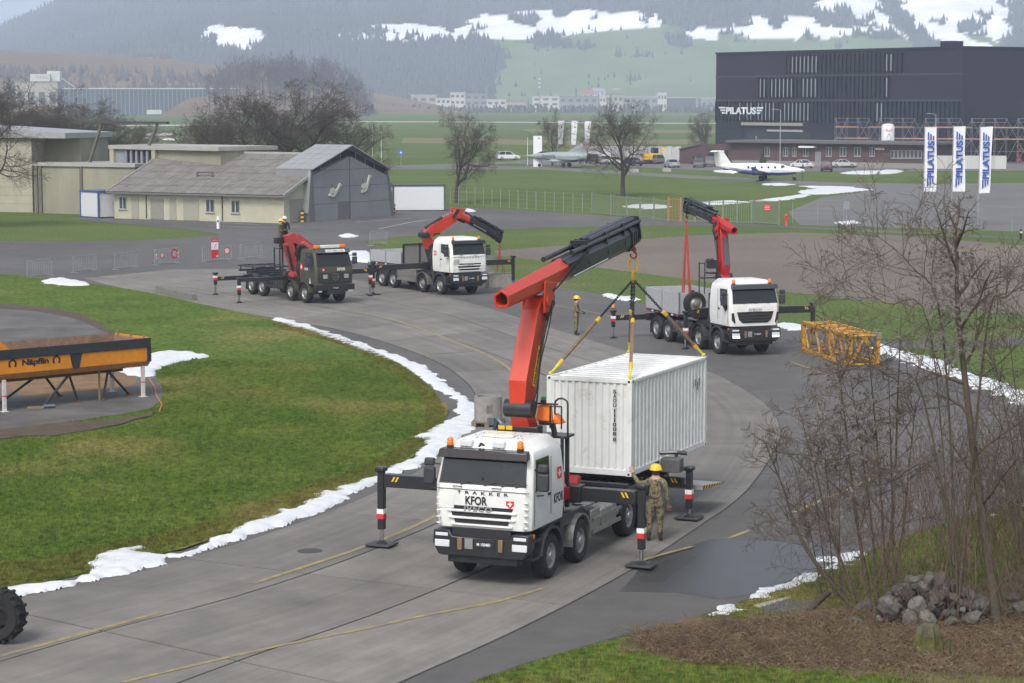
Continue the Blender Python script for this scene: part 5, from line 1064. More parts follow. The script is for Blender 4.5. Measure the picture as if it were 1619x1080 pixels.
# concrete shaft ring on a pallet
g = G(772, 674); CRG = thing('concrete_ring', 'concrete shaft ring with square opening standing on a pallet beside the snow', 'concrete ring', (g.x, g.y, .035), R(-6))
mb = MB(); n = 28; r0, r1, z0, z1 = .40, .50, .18, 1.05; q = []; skip = (22, 23, 24)      # the opening faces the viewer
for i in range(n):
    a = 2 * PI * i / n
    for rr in (r1, r0):
        for z in (z0, .48, .78, z1): q.append((rr * math.cos(a), rr * math.sin(a), z))
fs = []
V_ = lambda i, s, k: (i % n) * 8 + s * 4 + k
for i in range(n):
    for k in range(3):
        if k == 1 and i in (21, 22): continue
        fs.append((V_(i, 0, k), V_(i + 1, 0, k), V_(i + 1, 0, k + 1), V_(i, 0, k + 1))); fs.append((V_(i, 1, k), V_(i, 1, k + 1), V_(i + 1, 1, k + 1), V_(i + 1, 1, k)))
    fs.append((V_(i, 0, 3), V_(i + 1, 0, 3), V_(i + 1, 1, 3), V_(i, 1, 3))); fs.append((V_(i, 0, 0), V_(i, 1, 0), V_(i + 1, 1, 0), V_(i + 1, 0, 0)))
fs += [(V_(21, 0, 1), V_(21, 1, 1), V_(23, 1, 1), V_(23, 0, 1)), (V_(21, 0, 2), V_(23, 0, 2), V_(23, 1, 2), V_(21, 1, 2)), (V_(21, 0, 1), V_(21, 0, 2), V_(21, 1, 2), V_(21, 1, 1)), (V_(23, 0, 1), V_(23, 1, 1), V_(23, 1, 2), V_(23, 0, 2))]
mb.add(q, fs).build('ring_wall', CONC, CRG)
WOOD = mat('weathered_wood', (.20, .15, .10), .85, var=.25, scale=6, stretch=(1, 8, 1)); pw = MB()
for k in range(6): MB().box(-.55, .55, -.52 + k * .18, -.40 + k * .18, .145, .175).build('pallet_board', WOOD, CRG)
for x in (-.46, 0, .46):
    for y in (-.42, 0, .42): MB().box(x - .08, x + .08, y - .1, y + .1, 0, .142).build('pallet_block', WOOD, CRG)
# concrete kerb beam lying by the grass
g0, g1 = G(250, 463), G(307, 476); kb = thing('concrete_beam', 'long grey concrete beam lying at the edge of the grass', 'beam', (g0.x, g0.y, .03), math.atan2((g1 - g0).y, (g1 - g0).x))
MB().prism([(-.2, 0), (.2, 0), (.14, .36), (-.14, .36)], 'x', 0, (g1 - g0).length).build('beam_body', mat('dark_concrete', (.15, .145, .135), .9, var=.2, scale=4), kb, bevel=.02); MB().box(.3, .42, -.145, .145, .363, .40).build('lifting_eye', STEEL, kb)
MB().box((g1 - g0).length - .45, (g1 - g0).length - .33, -.145, .145, .363, .40).build('lifting_eye', STEEL, kb)
# tyre of a vehicle that stands mostly out of the frame
wl_ = G(8, 1022); OFF = mat('offroad_rubber', (.016, .016, .017), .9, var=.3, scale=12)
ow = thing('parked_machine_wheel', 'large lugged tyre with black rim standing at the edge of the concrete lane', 'wheel', (wl_.x - .17, wl_.y + .2, .036), R(78))
t = MB(); t.lathe([(.30, -.20), (.36, -.23), (.50, -.23), (.555, -.17), (.56, 0), (.555, .17), (.50, .23), (.36, .23), (.30, .20)], (0, 0, .60), axis='x', n=40, close=False); t.build('tyre', OFF, ow, smooth=True)
lug = MB()
for i in range(18):
    for s in (-1, 1):
        a = 2 * PI * (i + (.5 if s > 0 else 0)) / 18; M = Matrix.Translation((0, 0, .60)) @ Matrix.Rotation(a, 4, 'X')
        lug.hexa([M @ Vector(v) for v in ((s * .02, -.045, .55), (s * .235, -.03, .53), (s * .235, .04, .53), (s * .02, .03, .55), (s * .02, -.04, .60), (s * .225, -.025, .585), (s * .225, .035, .585), (s * .02, .025, .60))])
lug.build('tread_lugs', OFF, ow)
rm = MB(); rm.lathe([(.31, -.20), (.31, .20), (.29, .16), (.26, .08), (.12, .05), (.10, .12), (0, .13)], (0, 0, .60), axis='x', n=28, close=False); rm.build('rim', mat('black_rim', (.02, .02, .021), .4), ow, smooth=True)
# ------------------------------------------------------------------ tipper body on legs
e0, e1 = G(0, 655), G(235, 630)
u = Vector((e1.x - e0.x, e1.y - e0.y, 0)).normalized(); tr = math.atan2(u.y, u.x); tb = e1 + u * .1
TP = thing('tipper_body', 'orange tipper body with black rim lettered Näpflin standing on support legs', 'tipper body', (tb.x, tb.y, .075), tr)
TO = mat('tipper_orange', (.60, .22, .012), .5, var=.12, scale=3, var2=.1, scale2=1); TK = mat('tipper_black', (.025, .026, .03), .5, var=.3, scale=5); RUSTI = mat('rusty_inside', (.23, .15, .10), .85, var=.3, scale=4, bump=.4, bscale=20)
LT, WT, zb, zt = 9.0, 2.4, 1.17, 2.28
# coordinates: x from -LT (left, towards frame edge) to 0 (tail), y 0 (near side) to WT
MB().box(-LT, -.02, .05, WT - .05, zb + .08, zb + .16).build('body_floor', RUSTI, TP)
for nm, y0, y1, yo in (('side_wall', 0, .07, -1), ('side_wall', WT - .07, WT, 1)):
    w = MB().prism([(-LT, zb + .16), (0, zb + .16), (0, zt), (-LT, zt)], 'y', y0, y1).build(nm, RUSTI, TP)
    o0, o1 = (-.03, -.004) if yo < 0 else (WT + .004, WT + .03)
    for a, b in ((-LT, -3.52), (-3.19, -.16)): MB().prism([(a, zb + .22), (b, zb + .22), (b - (.09 if b < -1 else 0), zt - .36), (a + (.09 if a > -3 else 0), zt - .36)], 'y', o0, o1).build('orange_panel', TO, w)
    MB().box(-LT, 0, o0 - (.05 if yo < 0 else 0), o1 + (.05 if yo > 0 else 0), zt - .355, zt + .01).build('top_rim', TK, w, bevel=.015)
    MB().prism([(-3.61, zt - .357), (-3.09, zt - .357), (-3.23, zb + .2), (-3.47, zb + .2)], 'y', o0 - .03, o1 - .002 if yo < 0 else o1).build('stake', TK, w)
    MB().prism([(-.16, zb + .2), (.02, zb + .2), (.02, zt - .357), (-.16, zt - .357)], 'y', o0 - .03, o1).build('tail_post', TK, w)
    MB().hexa([(-LT, min(o0, o1) + .0, zb + .21), (0, o0, zb + .21), (0, o1, zb + .21), (-LT, o1, zb + .21), (-LT, o0 + .2 * -yo, zb), (0, o0 + .2 * -yo, zb), (0, o1 + .2 * -yo, zb), (-LT, o1 + .2 * -yo, zb)]).build('sloping_skirt', TO, w)
MB().box(-.06, 0.0, .07, WT - .07, zb + .16, zt + .02).build('tail_gate', TO, TP); MB().box(-.12, -.065, .1, WT - .1, zb + .18, zt - .05).build('tail_gate_inside', RUSTI, TP)
for y in (.3, 1.2, 2.1): MB().box(-.10, -.02, y - .05, y + .05, zt - .02, zt + .08).build('gate_hinge', RUSTI, TP)
MB().box(-LT, -LT + .08, .07, WT - .07, zb + .16, zt + .55).build('front_wall', TO, TP)
MB().prism([(-7.2, zt + .011), (-6.15, zt + .011), (-7.2, zt + .9)], 'y', .0, .05).build('front_gusset', TO, TP)
lx = -5.65
fitted_text('Näpflin', 1.15, .30, SIGNK, TP, face_front(lx + .55, -.036, zb + .56), 'lettering', bold=.05)
for cx in (lx - .42, lx + 1.45):
    hsr = MB(); P_ = [(cx + .14 * math.sin(a), -.034, zb + .57 + .15 * math.cos(a)) for a in np.linspace(-2.4, 2.4, 12)]
    for p, q_ in zip(P_[:-1], P_[1:]): hsr.beam(p, q_, .012, .075, up=(p[0] - cx, 0, p[2] - zb - .57))
    hsr.build('horseshoe_emblem', SIGNK, TP)
fm = MB()
for y in (.75, 1.65): fm.box(-LT, -.8, y - .07, y + .07, zb - .18, zb + .078)
for x in np.linspace(-LT + .3, -1.0, 6): fm.box(x - .05, x + .05, .25, WT - .25, zb - .02, zb + .079)
fm.build('subframe', mat('rusty_frame', (.16, .075, .03), .75, var=.3, scale=5), TP)
WP = mat('white_post', (.55, .54, .52), .6, var=.1)
for x, y in ((-.28, .1), (-.28, WT - .15), (-6.42, .02), (-6.42, WT - .15)):
    p = MB().box(x - .06, x + .06, y - .06, y + .06, 0, zb + .03 if x > -1 else zb - .0).build('support_post', WP, TP); MB().box(x - .064, x + .064, y - .064, y + .064, .55, .60).build('post_band', SIGNR, p); MB().box(x - .13, x + .13, y - .13, y + .13, .001, .02).build('post_foot', WP, p)
for (xa, ya, xb, yb, m) in ((-3.5, .3, -4.8, .0, TK), (-3.45, .3, -3.0, .45, TK), (-1.6, .5, -1.95, .35, TK), (-1.6, .5, -.4, .9, TK), (-3.6, 2.0, -5.2, 2.3, TK), (-3.6, 2.0, -2.6, 2.4, TK), (-5.4, 2.0, -5.9, 2.2, TK)):
    l = MB().tube((xa, ya, zb - .1), (xb, yb, .03), .05, n=8).build('folding_leg', m, TP); MB().box(xb - .09, xb + .09, yb - .09, yb + .09, .0, .06).build('leg_foot', mat('rusty_frame', (.16, .075, .03)), l)
MB().tube((-2.1, .35, 0.0), (-2.1, .35, zb - .02), .045, n=8).build('prop', mat('dull_bronze', (.22, .15, .06)), TP)
# spare wheels and planks stored under and beside it
for i, (px, py) in enumerate(((20, 598), (57, 596), (125, 594), (155, 590))):
    gq = G(px, py); w = thing('stored_wheel', 'old truck wheel lying under the tipper body', 'wheel', (gq.x, gq.y, .10), R(20 * i), 'wheels stored under the tipper body'); o = OB('tyre', WM[0], None, w, (0, 0, .19), (0, PI / 2, 0)); OB('rim', WM[1], None, w, (0, 0, .19), (0, -PI / 2, 0))
gq = G(65, 649); pk = thing('timber_offcuts', 'short timber offcuts and grey pipe left in front of the tipper body', 'timber', (gq.x, gq.y, .078), R(8))
MB().box(-.5, .1, -.06, .06, 0, .07).build('board', WOOD, pk); MB().box(-.35, .25, .08, .18, 0, .06).build('board', WOOD, pk); MB().tube((.1, .0, .08), (.5, .05, .08), .07, n=10).build('pipe', mat('blue_grey_metal', (.12, .14, .18)), pk)
gq = G(240, 610); cbp = [G(236, 600, .07), G(244, 612, .07), G(248, 628, .07), G(256, 640, .07), G(252, 652, .07)]
cb2 = MB(); cb2.path([p + Vector((0, 0, .03)) for p in cbp], .03); tag(cb2.build('orange_hose', mat('orange_hose', (.45, .14, .06), .6)), 'thin orange red hose lying along the edge of the asphalt pad', 'hose')
# ------------------------------------------------------------------ crowd barriers
GAL = mat('galvanised_tube', (.40, .41, .42), .45, .6, var=.12)
def barrier(pa, pb, label, board=None):
    A, B = G(*pa), G(*pb); L_ = (B - A).length; L_ = max(1.9, min(2.6, L_)); b = thing('crowd_barrier', label, 'barrier', (A.x, A.y, .014), math.atan2((B - A).y, (B - A).x), 'crowd barriers across the taxiway')
    f = MB(); f.path([(0, 0, .12), (0, 0, 1.02), (.08, 0, 1.1), (L_ - .08, 0, 1.1), (L_, 0, 1.02), (L_, 0, .12), (0, 0, .12)], .024); f.build('frame', GAL, b)
    for k in range(1, 14): MB().tube((L_ * k / 14, 0, .13), (L_ * k / 14, 0, 1.09), .010, n=5).build('bar', GAL, b)
    for x in (.15, L_ - .15): MB().beam((x, -.3, .03), (x, .3, .03), .05, .04).build('foot', GAL, b)
    return b, L_
def disc(parent, x, z, r, m1, m2=None, rin=.7, y=-.035):
    d = MB().lathe([(0, -.005), (r, -.005), (r, .005), (0, .005)], (x, y, z), axis='y', n=20).build('round_sign', m1, parent)
    if m2: MB().lathe([(0, -.004), (r * rin, -.004), (r * rin, .0)], (x, y - .007, z), axis='y', n=20).build('sign_face', m2, d)
    return d
PINK = mat('sign_cream', (.70, .60, .52), .5); GREYF = mat('sign_grey', (.42, .40, .42), .5)
barrier((43, 440), (97, 434), 'plain steel crowd barrier next to the small snow heap on the grass')
barrier((116, 432), (170, 426), 'plain steel crowd barrier second from the snow heap on the grass'); barrier((181, 427), (236, 421), 'plain steel crowd barrier next to the one with two round signs')
b, L_ = barrier((245, 420), (297, 415), 'crowd barrier carrying two round red signs of different size'); disc(b, .75, .68, .22, SIGNR, PINK, .72); disc(b, L_ - .5, .70, .36, SIGNR, GREYF, .62)
for x in (.15, L_ - .1): q_ = MB().box(x - .07, x + .07, -.04, -.03, .45, .8).build('striped_plate', SIGNW, b); MB().hexa([(x - .068, -.046, .5), (x + .068, -.046, .62), (x + .068, -.042, .62), (x - .068, -.042, .5), (x - .068, -.046, .6), (x + .068, -.046, .72), (x + .068, -.042, .72), (x - .068, -.042, .6)]).build('red_stripe', SIGNR, q_)
b, L_ = barrier((320, 415), (368, 412), 'crowd barrier carrying a tall red and white notice board'); bd = MB().box(.75, 1.40, -.06, -.035, .25, 1.65).build('notice_board', SIGNR, b); MB().box(.76, 1.39, -.068, -.062, .85, 1.38).build('white_field', SIGNW, bd)
fitted_text('VERBOTEN', .48, .09, SIGNW, bd, face_front(1.075, -.064, 1.52), 'notice_lettering'); MB().box(1.22, 1.34, -.066, -.061, .32, .44).build('white_square', SIGNW, bd); MB().tube((1.0, -.07, 1.0), (1.2, -.07, 1.25), .02, n=5).build('notice_pictogram', SIGNR, bd)
disc(b, L_ - .42, .72, .24, SIGNR, PINK, .75)
barrier((380, 411), (432, 406), 'plain steel crowd barrier directly behind the olive truck'); barrier((585, 389), (640, 383), 'plain steel crowd barrier on the grass behind the rear white truck')
# ================================================================== HANGARS
h0, h1 = G(491, 351), G(622, 341.5)
HF = Fac(h0, h1); HG = thing('aircraft_shelter', 'grey gabled aircraft shelter with two swan emblems on its doors', 'hangar', (HF.o.x, HF.o.y, .014), HF.rz)
HGY = mat('grey_shelter_sheet', (.20, .207, .22), .6, var=.06, scale=2, var2=.08, scale2=.4); HGR = mat('shelter_roof_sheet', (.34, .35, .36), .45, .3, var=.12, scale=1.5); HDK = mat('dark_gap', (.015, .016, .02), .8)
WH = HF.len; zpk = HF.at(553, 231)[1]; xpk = HF.at(553, 231)[0]; xl_, zl_ = HF.at(492, 268); xr_, zr_ = HF.at(613, 268)
out = [(-.3, 0), (WH + .2, 0), (xr_ + .1, zr_), (xpk, zpk), (xl_ - .1, zl_)]
DPT = 4.2
MB().prism(out, 'y', .35, DPT).build('shelter_body', HGY, HG)
def leaf(pts, nm='sliding_door'): return MB().prism(pts, 'y', 0, .30).build(nm, HGY, HG, bevel=.02)
zg = .75
lf = leaf([(.0, 0), (xpk - .06, 0), (xpk - .06, zpk - 1.0), (xl_ + .25, zl_ - .55)]); rt = leaf([(xpk + .06, 0), (WH - .1, 0), (xr_ - .2, zr_ - .55), (xpk + .06, zpk - 1.0)])
MB().box(xpk - .055, xpk + .055, .02, .28, 0, zpk - .95).build('door_joint', HDK, HG)
wk = HF.at(534, 319); wk2 = HF.at(552, 342); MB().box(wk[0], xpk - .1, -.012, -.002, .05, wk[1]).build('wicket_door', mat('wicket_grey', (.13, .125, .13), .6), lf)
for k in (1, 2, 3): MB().box(.05, xpk - .07, -.006, -.001, k * 1.6, k * 1.6 + .03).build('sheet_joint', HDK, lf); MB().box(xpk + .07, WH - .15, -.006, -.001, k * 1.6, k * 1.6 + .03).build('sheet_joint', HDK, rt)
# open gable strip with struts, roof sheets
for s, (xe, ze) in ((0, (xl_, zl_)), (1, (xr_, zr_))):
    MB().prism([(xe, ze - .5), (xpk, zpk - .95), (xpk, zpk - .25), (xe, ze + .0)] if s == 0 else [(xpk, zpk - .95), (xe, ze - .5), (xe, ze), (xpk, zpk - .25)], 'y', .30, .34).build('gable_gap', HDK, HG)
    for t in (.2, .45, .7): xx = xpk + (xe - xpk) * t; zz = zpk + (ze - zpk) * t; MB().box(xx - .04, xx + .04, .22, .29, zz - .95, zz - .15).build('gable_strut', HGY, HG)
    ov = .35; dx = xe - xpk; dz = ze - zpk; x2, z2 = xe + dx * .03, ze + dz * .03; nrow = 5
    for j in range(nrow):
        ta, tb_ = j / nrow, (j + 1) / nrow - .008
        A_ = (xpk + (x2 - xpk) * ta, zpk + (z2 - zpk) * ta); B_ = (xpk + (x2 - xpk) * tb_, zpk + (z2 - zpk) * tb_)
        for i in range(4):
            ya, yb = -ov + (DPT + ov) * i / 4, -ov + (DPT + ov) * (i + 1) / 4 - .04
            MB().hexa([(A_[0], ya, A_[1] + .02), (B_[0], ya, B_[1] + .02), (B_[0], yb, B_[1] + .02), (A_[0], yb, A_[1] + .02), (A_[0], ya, A_[1] + .12), (B_[0], ya, B_[1] + .12), (B_[0], yb, B_[1] + .12), (A_[0], yb, A_[1] + .12)]).build('roof_sheet', HGR, HG)
    # leaning side wall sheets
    xf = -.3 if s == 0 else WH + .2
    for i in range(4):
        ya, yb = .0 + DPT * i / 4, DPT * (i + 1) / 4 - .04; e = -.06 if s == 0 else .06
        MB().hexa([(xf, ya, .8), (xf + e, ya, .8), (xf + e, yb, .8), (xf, yb, .8), (xe, ya, ze), (xe + e, ya, ze), (xe + e, yb, ze), (xe, yb, ze)]).build('side_sheet', HGR, HG)
    MB().hexa([(xf, -.02, .0), (xf + (1.0 if s == 0 else -.6), -.02, 0), (xf + (1.0 if s == 0 else -.6), .33, 0), (xf, .33, 0), (xe, -.02, ze), (xe + (.25 if s == 0 else -.2), -.02, ze - .2), (xe + (.25 if s == 0 else -.2), .33, ze - .2), (xe, .33, ze)]).build('front_frame', mat('shelter_frame_grey', (.115, .125, .13), .6), HG)
EMB = mat('pale_relief', (.50, .52, .45), .6, var=.15, scale=5)
for (px, py, sc) in ((528, 300, 1.0), (577, 291, 1.0)):
    x, z = HF.at(px, py); e = thing('swan_emblem', 'pale relief emblem of a swimming swan on the %s shelter door' % ('wicket side' if px < 550 else 'plain'), 'emblem', HF.world(x, -.06, z), HF.rz)
    tilt = 0 if px < 550 else .35; rot = lambda u, v: (u * math.cos(tilt) - v * math.sin(tilt), u * math.sin(tilt) + v * math.cos(tilt))
    bd = MB(); P_ = [rot(-.85 + i * .18, -.45 - .12 * math.sin(i / 9 * PI) + max(0, i - 4) * .16) for i in range(11)]
    for p, q_ in zip(P_[:-1], P_[1:]): bd.beam((p[0], 0, p[1]), (q_[0], 0, q_[1]), .24, .12, up=(0, 1, 0))
    bd.build('swan_body', EMB, e); wg = MB()
    for k in range(5): a = rot(-.5 + k * .13, -.38 + k * .03); b_ = rot(-.62 + k * .20, .05 + .10 * k if k < 3 else .22 - .05 * k); wg.beam((a[0], 0, a[1]), (b_[0], 0, b_[1]), .14, .10, up=(0, 1, 0))
    wg.build('swan_wing', EMB, e); sp = MB(); a, b_ = rot(-.28, .1), rot(-.28, .62); sp.beam((a[0], 0, a[1]), (b_[0], 0, b_[1]), .06, .07, up=(0, 1, 0)); sp.build('swan_crest', mat('dark_relief', (.10, .11, .10), .6), e)
    hd = MB(); a, b_ = rot(1.0, .38), rot(1.28, .42); hd.beam((a[0], 0, a[1]), (b_[0], 0, b_[1]), .1, .14, up=(0, 1, 0), w1=.04, h1=.04); hd.build('swan_head', EMB, e)
# bollards
for px, py, lb in ((445, 349, 'black and yellow striped bollard at the hut end of the shelter'), (478, 351.5, 'black and yellow striped bollard at the shelter front corner'), (623, 341, 'black and yellow striped bollard beside the white long container')):
    p = G(px, py); b = thing('striped_bollard', lb, 'bollard', (p.x, p.y, .013), 0, 'striped bollards at the shelter')
    for k in range(6): MB().box(-.14, .14, -.14, .14, k * .19, k * .19 + .188).build('bollard_band', YEL if k % 2 == 0 else SIGNK, b)
for i, (px, py) in enumerate(((549, 346), (556, 345.5), (563, 345), (570, 344.5))):
    p = G(px, py); b = thing('barrier_stand', 'yellow plastic barrier foot stored in front of the shelter doors', 'barrier stand', (p.x, p.y, .013), R(15 * i), 'yellow feet before the shelter'); MB().hexa([(-.3, -.22, 0), (.3, -.22, 0), (.3, .22, 0), (-.3, .22, 0), (-.16, -.14, .55), (.16, -.14, .55), (.16, .14, .55), (-.16, .14, .55)]).build('foot_block', YEL, b, bevel=.05); MB().tube((0, 0, .552), (.1, 0, .85), .03, n=6).build('post_stub', SIGNK, b)
# ------------------------------------------------------------------ long pale hut in front of the shelter
u0, u1 = G(181, 345.5), G(449, 353.5)
UF = Fac(u0, u1); UL = UF.len; HU = thing('workshop_hut', 'long pale yellow workshop with grey corrugated roof and several doors', 'building', (UF.o.x, UF.o.y, .014), UF.rz)
CREAM = mat('cream_render', (.42, .41, .31), .85, var=.08, scale=1.5, var2=.07, scale2=.3); ze = UF.at(315, 307)[1]; DU = 9.0; zrg = 6.2
MB().box(0, UL, 0, DU, 0, ze).build('walls', CREAM, HU); MB().prism([(0, ze), (DU, ze), (DU, zrg - .05)], 'x', UL - .25, UL - .003).build('gable_wall', CREAM, HU); MB().prism([(0, ze), (DU, ze), (DU, zrg - .05)], 'x', .003, .25).build('gable_wall', CREAM, HU)
ROOFM = mat('grey_fibre_cement', (.165, .155, .145), .85, var=.25, scale=1.2, bump=.4, bscale=10, rand=.08, detail=9)
nr, nc = 6, 16; sl_ = math.hypot(DU + .6, zrg - ze)
def roofpt(x, t): return (x, -.6 + (DU + .6) * t, ze + .03 + (zrg - ze) * t)
for j in range(nr):
    for i in range(nc):
        xa, xb = -.4 + (UL + .8) * i / nc, -.4 + (UL + .8) * (i + 1) / nc - .02; ta, tb_ = j / nr, (j + 1) / nr + .01; h_ = .03 * 0
        nw = 6; q = []
        for t, dz in ((ta, .05), (tb_, .02)):
            for k in range(nw + 1): x = xa + (xb - xa) * k / nw; p = roofpt(x, t); q.append((p[0], p[1], p[2] + dz + (.035 if k % 2 else 0)))
        MB().add(q, [(k, k + 1, k + 1 + nw + 1, k + nw + 1) for k in range(nw)]).build('roof_sheet', ROOFM, HU)
MB().box(-.4, UL + .4, -.72, -.60, ze - .12, ze + .04).build('gutter', mat('grey_gutter', (.20, .20, .20), .5, .4), HU)
for s in (-.42, UL + .4): MB().beam((s, -.65, ze + .02), (s, DU + .1, zrg + .12), .10, .28).build('barge_board', PALE, HU)
MB().beam((-.4, DU, zrg + .1), (UL + .4, DU, zrg + .1), .25, .22).build('ridge_cap', PALE, HU)
MB().path([(7.6, 3.2, ze + 1.2), (7.6, 3.2, ze + 1.95), (9.4, 3.2, ze + 1.95), (9.4, 3.2, ze + 1.2)], .09).build('roof_vent_frame', mat('rusty_iron', (.13, .10, .08), .8), HU)
def win(fr, root, pa, pb, nm='window', cols=2, y=0):
    xa, za = fr.at(*pa); xb, zb_ = fr.at(*pb); xa, xb = sorted((xa, xb)); za, zb_ = sorted((za, zb_))
    f = MB().box(xa, xb, y - .05, y - .003, za, zb_).build(nm, mat('window_frame_grey', (.36, .37, .36), .6), root); w = (xb - xa) / cols
    for k in range(cols): MB().box(xa + k * w + .06, xa + (k + 1) * w - .06, y - .058, y - .052, za + .08, zb_ - .08).build('pane', mat('grey_window_glass', (.06, .075, .085), .12, var=.3, scale=3), f)
    MB().box(xa - .08, xb + .08, y - .12, y - .055, za - .08, za - .005).build('sill', PALE, f)
def door(fr, root, pa, pb, m, slats=0, y=0, nm='door'):
    xa, za = fr.at(*pa); xb, zb_ = fr.at(*pb); d = MB().box(xa, xb, y - .045, y - .003, .03, max(za, zb_)).build(nm, m, root); zt_ = max(za, zb_)
    for k in range(slats): zz = .12 + (zt_ - .15) * k / slats; MB().box(xa + .04, xb - .04, y - .062, y - .047, zz, zz + (zt_ - .15) / slats * .82).build('slat', m, d)
    if not slats: MB().box(xb - .2, xb - .12, y - .075, y - .047, 1.0, 1.08).build('handle', STEEL, d)
DG = mat('door_grey_green', (.30, .30, .24), .7, var=.08); 
win(UF, HU, (189, 331), (200, 311)); win(UF, HU, (326, 336), (339, 315)); win(UF, HU, (366, 337), (379, 317))
door(UF, HU, (208, 312), (220, 342), DG); door(UF, HU, (238, 314), (259, 344), mat('roller_grey', (.25, .245, .21), .6), 8, nm='roller_door'); door(UF, HU, (268, 314), (279, 345), DG); door(UF, HU, (290, 315), (315, 347), DG, nm='double_door')
for px in (232, 352): x = UF.at(px, 330)[0]; MB().tube((x, -.08, .1), (x, -.08, ze - .1), .05, n=6).build('downpipe', mat('dark_pipe', (.05, .05, .05), .6), HU)
MB().box(UF.at(353, 312)[0], UF.at(362, 318)[0], -.06, -.02, UF.at(353, 318)[1], UF.at(353, 312)[1]).build('number_plate', mat('grey_tag', (.3, .31, .32)), HU)
gd = MB().box(UL + .003, UL + .05, 1.0, 4.6, .03, 2.2).build('end_roller_door', mat('roller_grey', (.25, .245, .21)), HU)
# ------------------------------------------------------------------ concrete test bunkers, left
BUN = mat('stained_concrete', (.26, .25, .19), .9, var=.16, scale=.5, stretch=(1, 1, .25), var2=.15, scale2=.2, detail=8, bump=.2, bscale=8); BUN2 = mat('pale_bunker_concrete', (.33, .32, .25), .9, var=.1, scale=.6, var2=.1, scale2=.2)
v0, v1 = G(-60, 334), G(52, 336); BF = Fac(v0, v1); B1 = thing('concrete_bunker', 'tall pale concrete block building with sloping sheet roof beside the bare trees', 'building', (BF.o.x, BF.o.y, 0), BF.rz); bl = BF.len
zt1 = BF.at(52, 217)[1]; MB().box(-4, bl, 0, 9, 0, zt1).build('walls', BUN2, B1)
for k in range(1, 9): MB().box(-4, bl + .005, -.012, -.004, zt1 * k / 9, zt1 * k / 9 + .03).build('block_joint', mat('block_joint_line', (.2, .19, .13), .9), B1)  # darker joint lines between the concrete blocks
MB().hexa([(-4, -.5, zt1), (bl + 4.2, -.5, zt1 - .1), (bl + 4.2, 9.5, zt1 - .1), (-4, 9.5, zt1), (-4, -.5, zt1 + 1.3), (bl + 4.2, -.5, zt1 + .45), (bl + 4.2, 9.5, zt1 + .45), (-4, 9.5, zt1 + 1.3)]).build('sloping_roof', HGR, B1)
MB().box(bl + .01, bl + 4, 3, 8.8, 4.6, zt1 - .105).build('upper_room', BUN, B1)
w0, w1 = G(52, 337), G(128, 339); WF_ = Fac(w0, w1); B2 = thing('concrete_annex', 'low stained concrete annex wall with flat pale coping', 'building', (WF_.o.x, WF_.o.y, 0), WF_.rz); z2_ = WF_.at(90, 263)[1]; wl2 = WF_.len
MB().box(.02, wl2 + 6.5, .3, 8, 0, z2_).build('walls', BUN, B2); MB().box(-.1, wl2 + 6.6, .1, 8.1, z2_ + .002, z2_ + .35).build('coping', PALE, B2)
for x in (.25, .75, wl2 - .2): MB().box(x, x + .3, .12, .29, 0, z2_ - .01).build('pilaster', mat('dark_stained_concrete', (.13, .125, .10), .9), B2)
for xa, xb in ((5.0, 6.6), (11.5, 13.4)): MB().beam((xa, 3, z2_ + .35), (xb, 3, z2_ + 4.4), .3, .2).build('raking_strut', mat('dark_stained_concrete', (.13, .125, .10)), B2)
MB().box(3.2, 14.6, 2.7, 3.3, z2_ + 4.3, z2_ + 4.52).build('gantry_beam', mat('dark_steel_beam', (.05, .05, .052), .7), B2)
q0, q1 = G(163, 342), G(228, 345); QF = Fac(q0, q1); B3 = thing('louvred_concrete_building', 'concrete building with tall dark louvre opening behind the hut', 'building', (QF.o.x, QF.o.y + 6, 0), QF.rz); z3 = QF.at(195, 248)[1] + .6; ql = QF.len * 1.03
MB().box(-.3, ql + 9, .4, 8, 0, z3).build('walls', BUN, B3); MB().box(-.5, ql + 9.2, -.1, 8.2, z3 + .002, z3 + .4).build('flat_roof', PALE, B3)
MB().box(-.4, .2, -.05, .38, 0, z3).build('end_pier', BUN2, B3); MB().box(ql - .35, ql + .15, -.05, .38, 0, z3).build('end_pier', BUN2, B3); MB().box(.22, ql - .37, .33, .39, 1.5, z3 - .1).build('louvre_opening', HDK, B3); MB().box(.22, 1.5, .22, .32, 1.5, z3 - .1).build('steel_shutter', mat('blue_grey_sheet', (.22, .24, .27), .6), B3)
for k in range(5): x = 1.65 + k * (ql - 2.2) / 5; MB().box(x, x + .28, .12, .30, 1.5, z3 - .1).build('louvre_fin', mat('blue_grey_sheet', (.22, .24, .27)), B3)
# site containers
def site_box(pa, pb, depth, h, label, trim, name='site_container', panels=3):
    A, B = G(*pa), G(*pb); f = Fac(A, B); t = thing(name, label, 'container', (f.o.x, f.o.y, .014), f.rz); Lw = f.len
    MB().box(0, Lw, 0, depth, .12, h).build('body', mat('site_white', (.60, .62, .64), .5, var=.05), t)
    for k in range(panels): MB().box(Lw * k / panels + .1, Lw * (k + 1) / panels - .06, -.02, -.003, .25, h - .2).build('wall_panel', mat('site_white', (.6, .62, .64)), t)
    for x in (0, Lw): MB().box(x - .09, x + .09, -.06, .09, 0, h + .05).build('corner_post', trim, t)
    MB().box(-.1, Lw + .1, -.07, depth + .05, h + .002, h + .16).build('roof_frame', trim, t); MB().box(.1, Lw - .1, .05, depth, .0, .118).build('base_frame', trim, t); return t, Lw
BLU = mat('blue_frame', (.06, .09, .24), .5, var=.1)
t, Lw = site_box((128, 343.5), (156, 345.5), 5.6, 2.5, 'white site container with blue frame beside the hut', BLU, panels=1)
site_box((622, 334.5), (703, 334), 2.4, 2.6, 'long white container beside the grey shelter', mat('dark_trim', (.06, .06, .07), .5), panels=3)
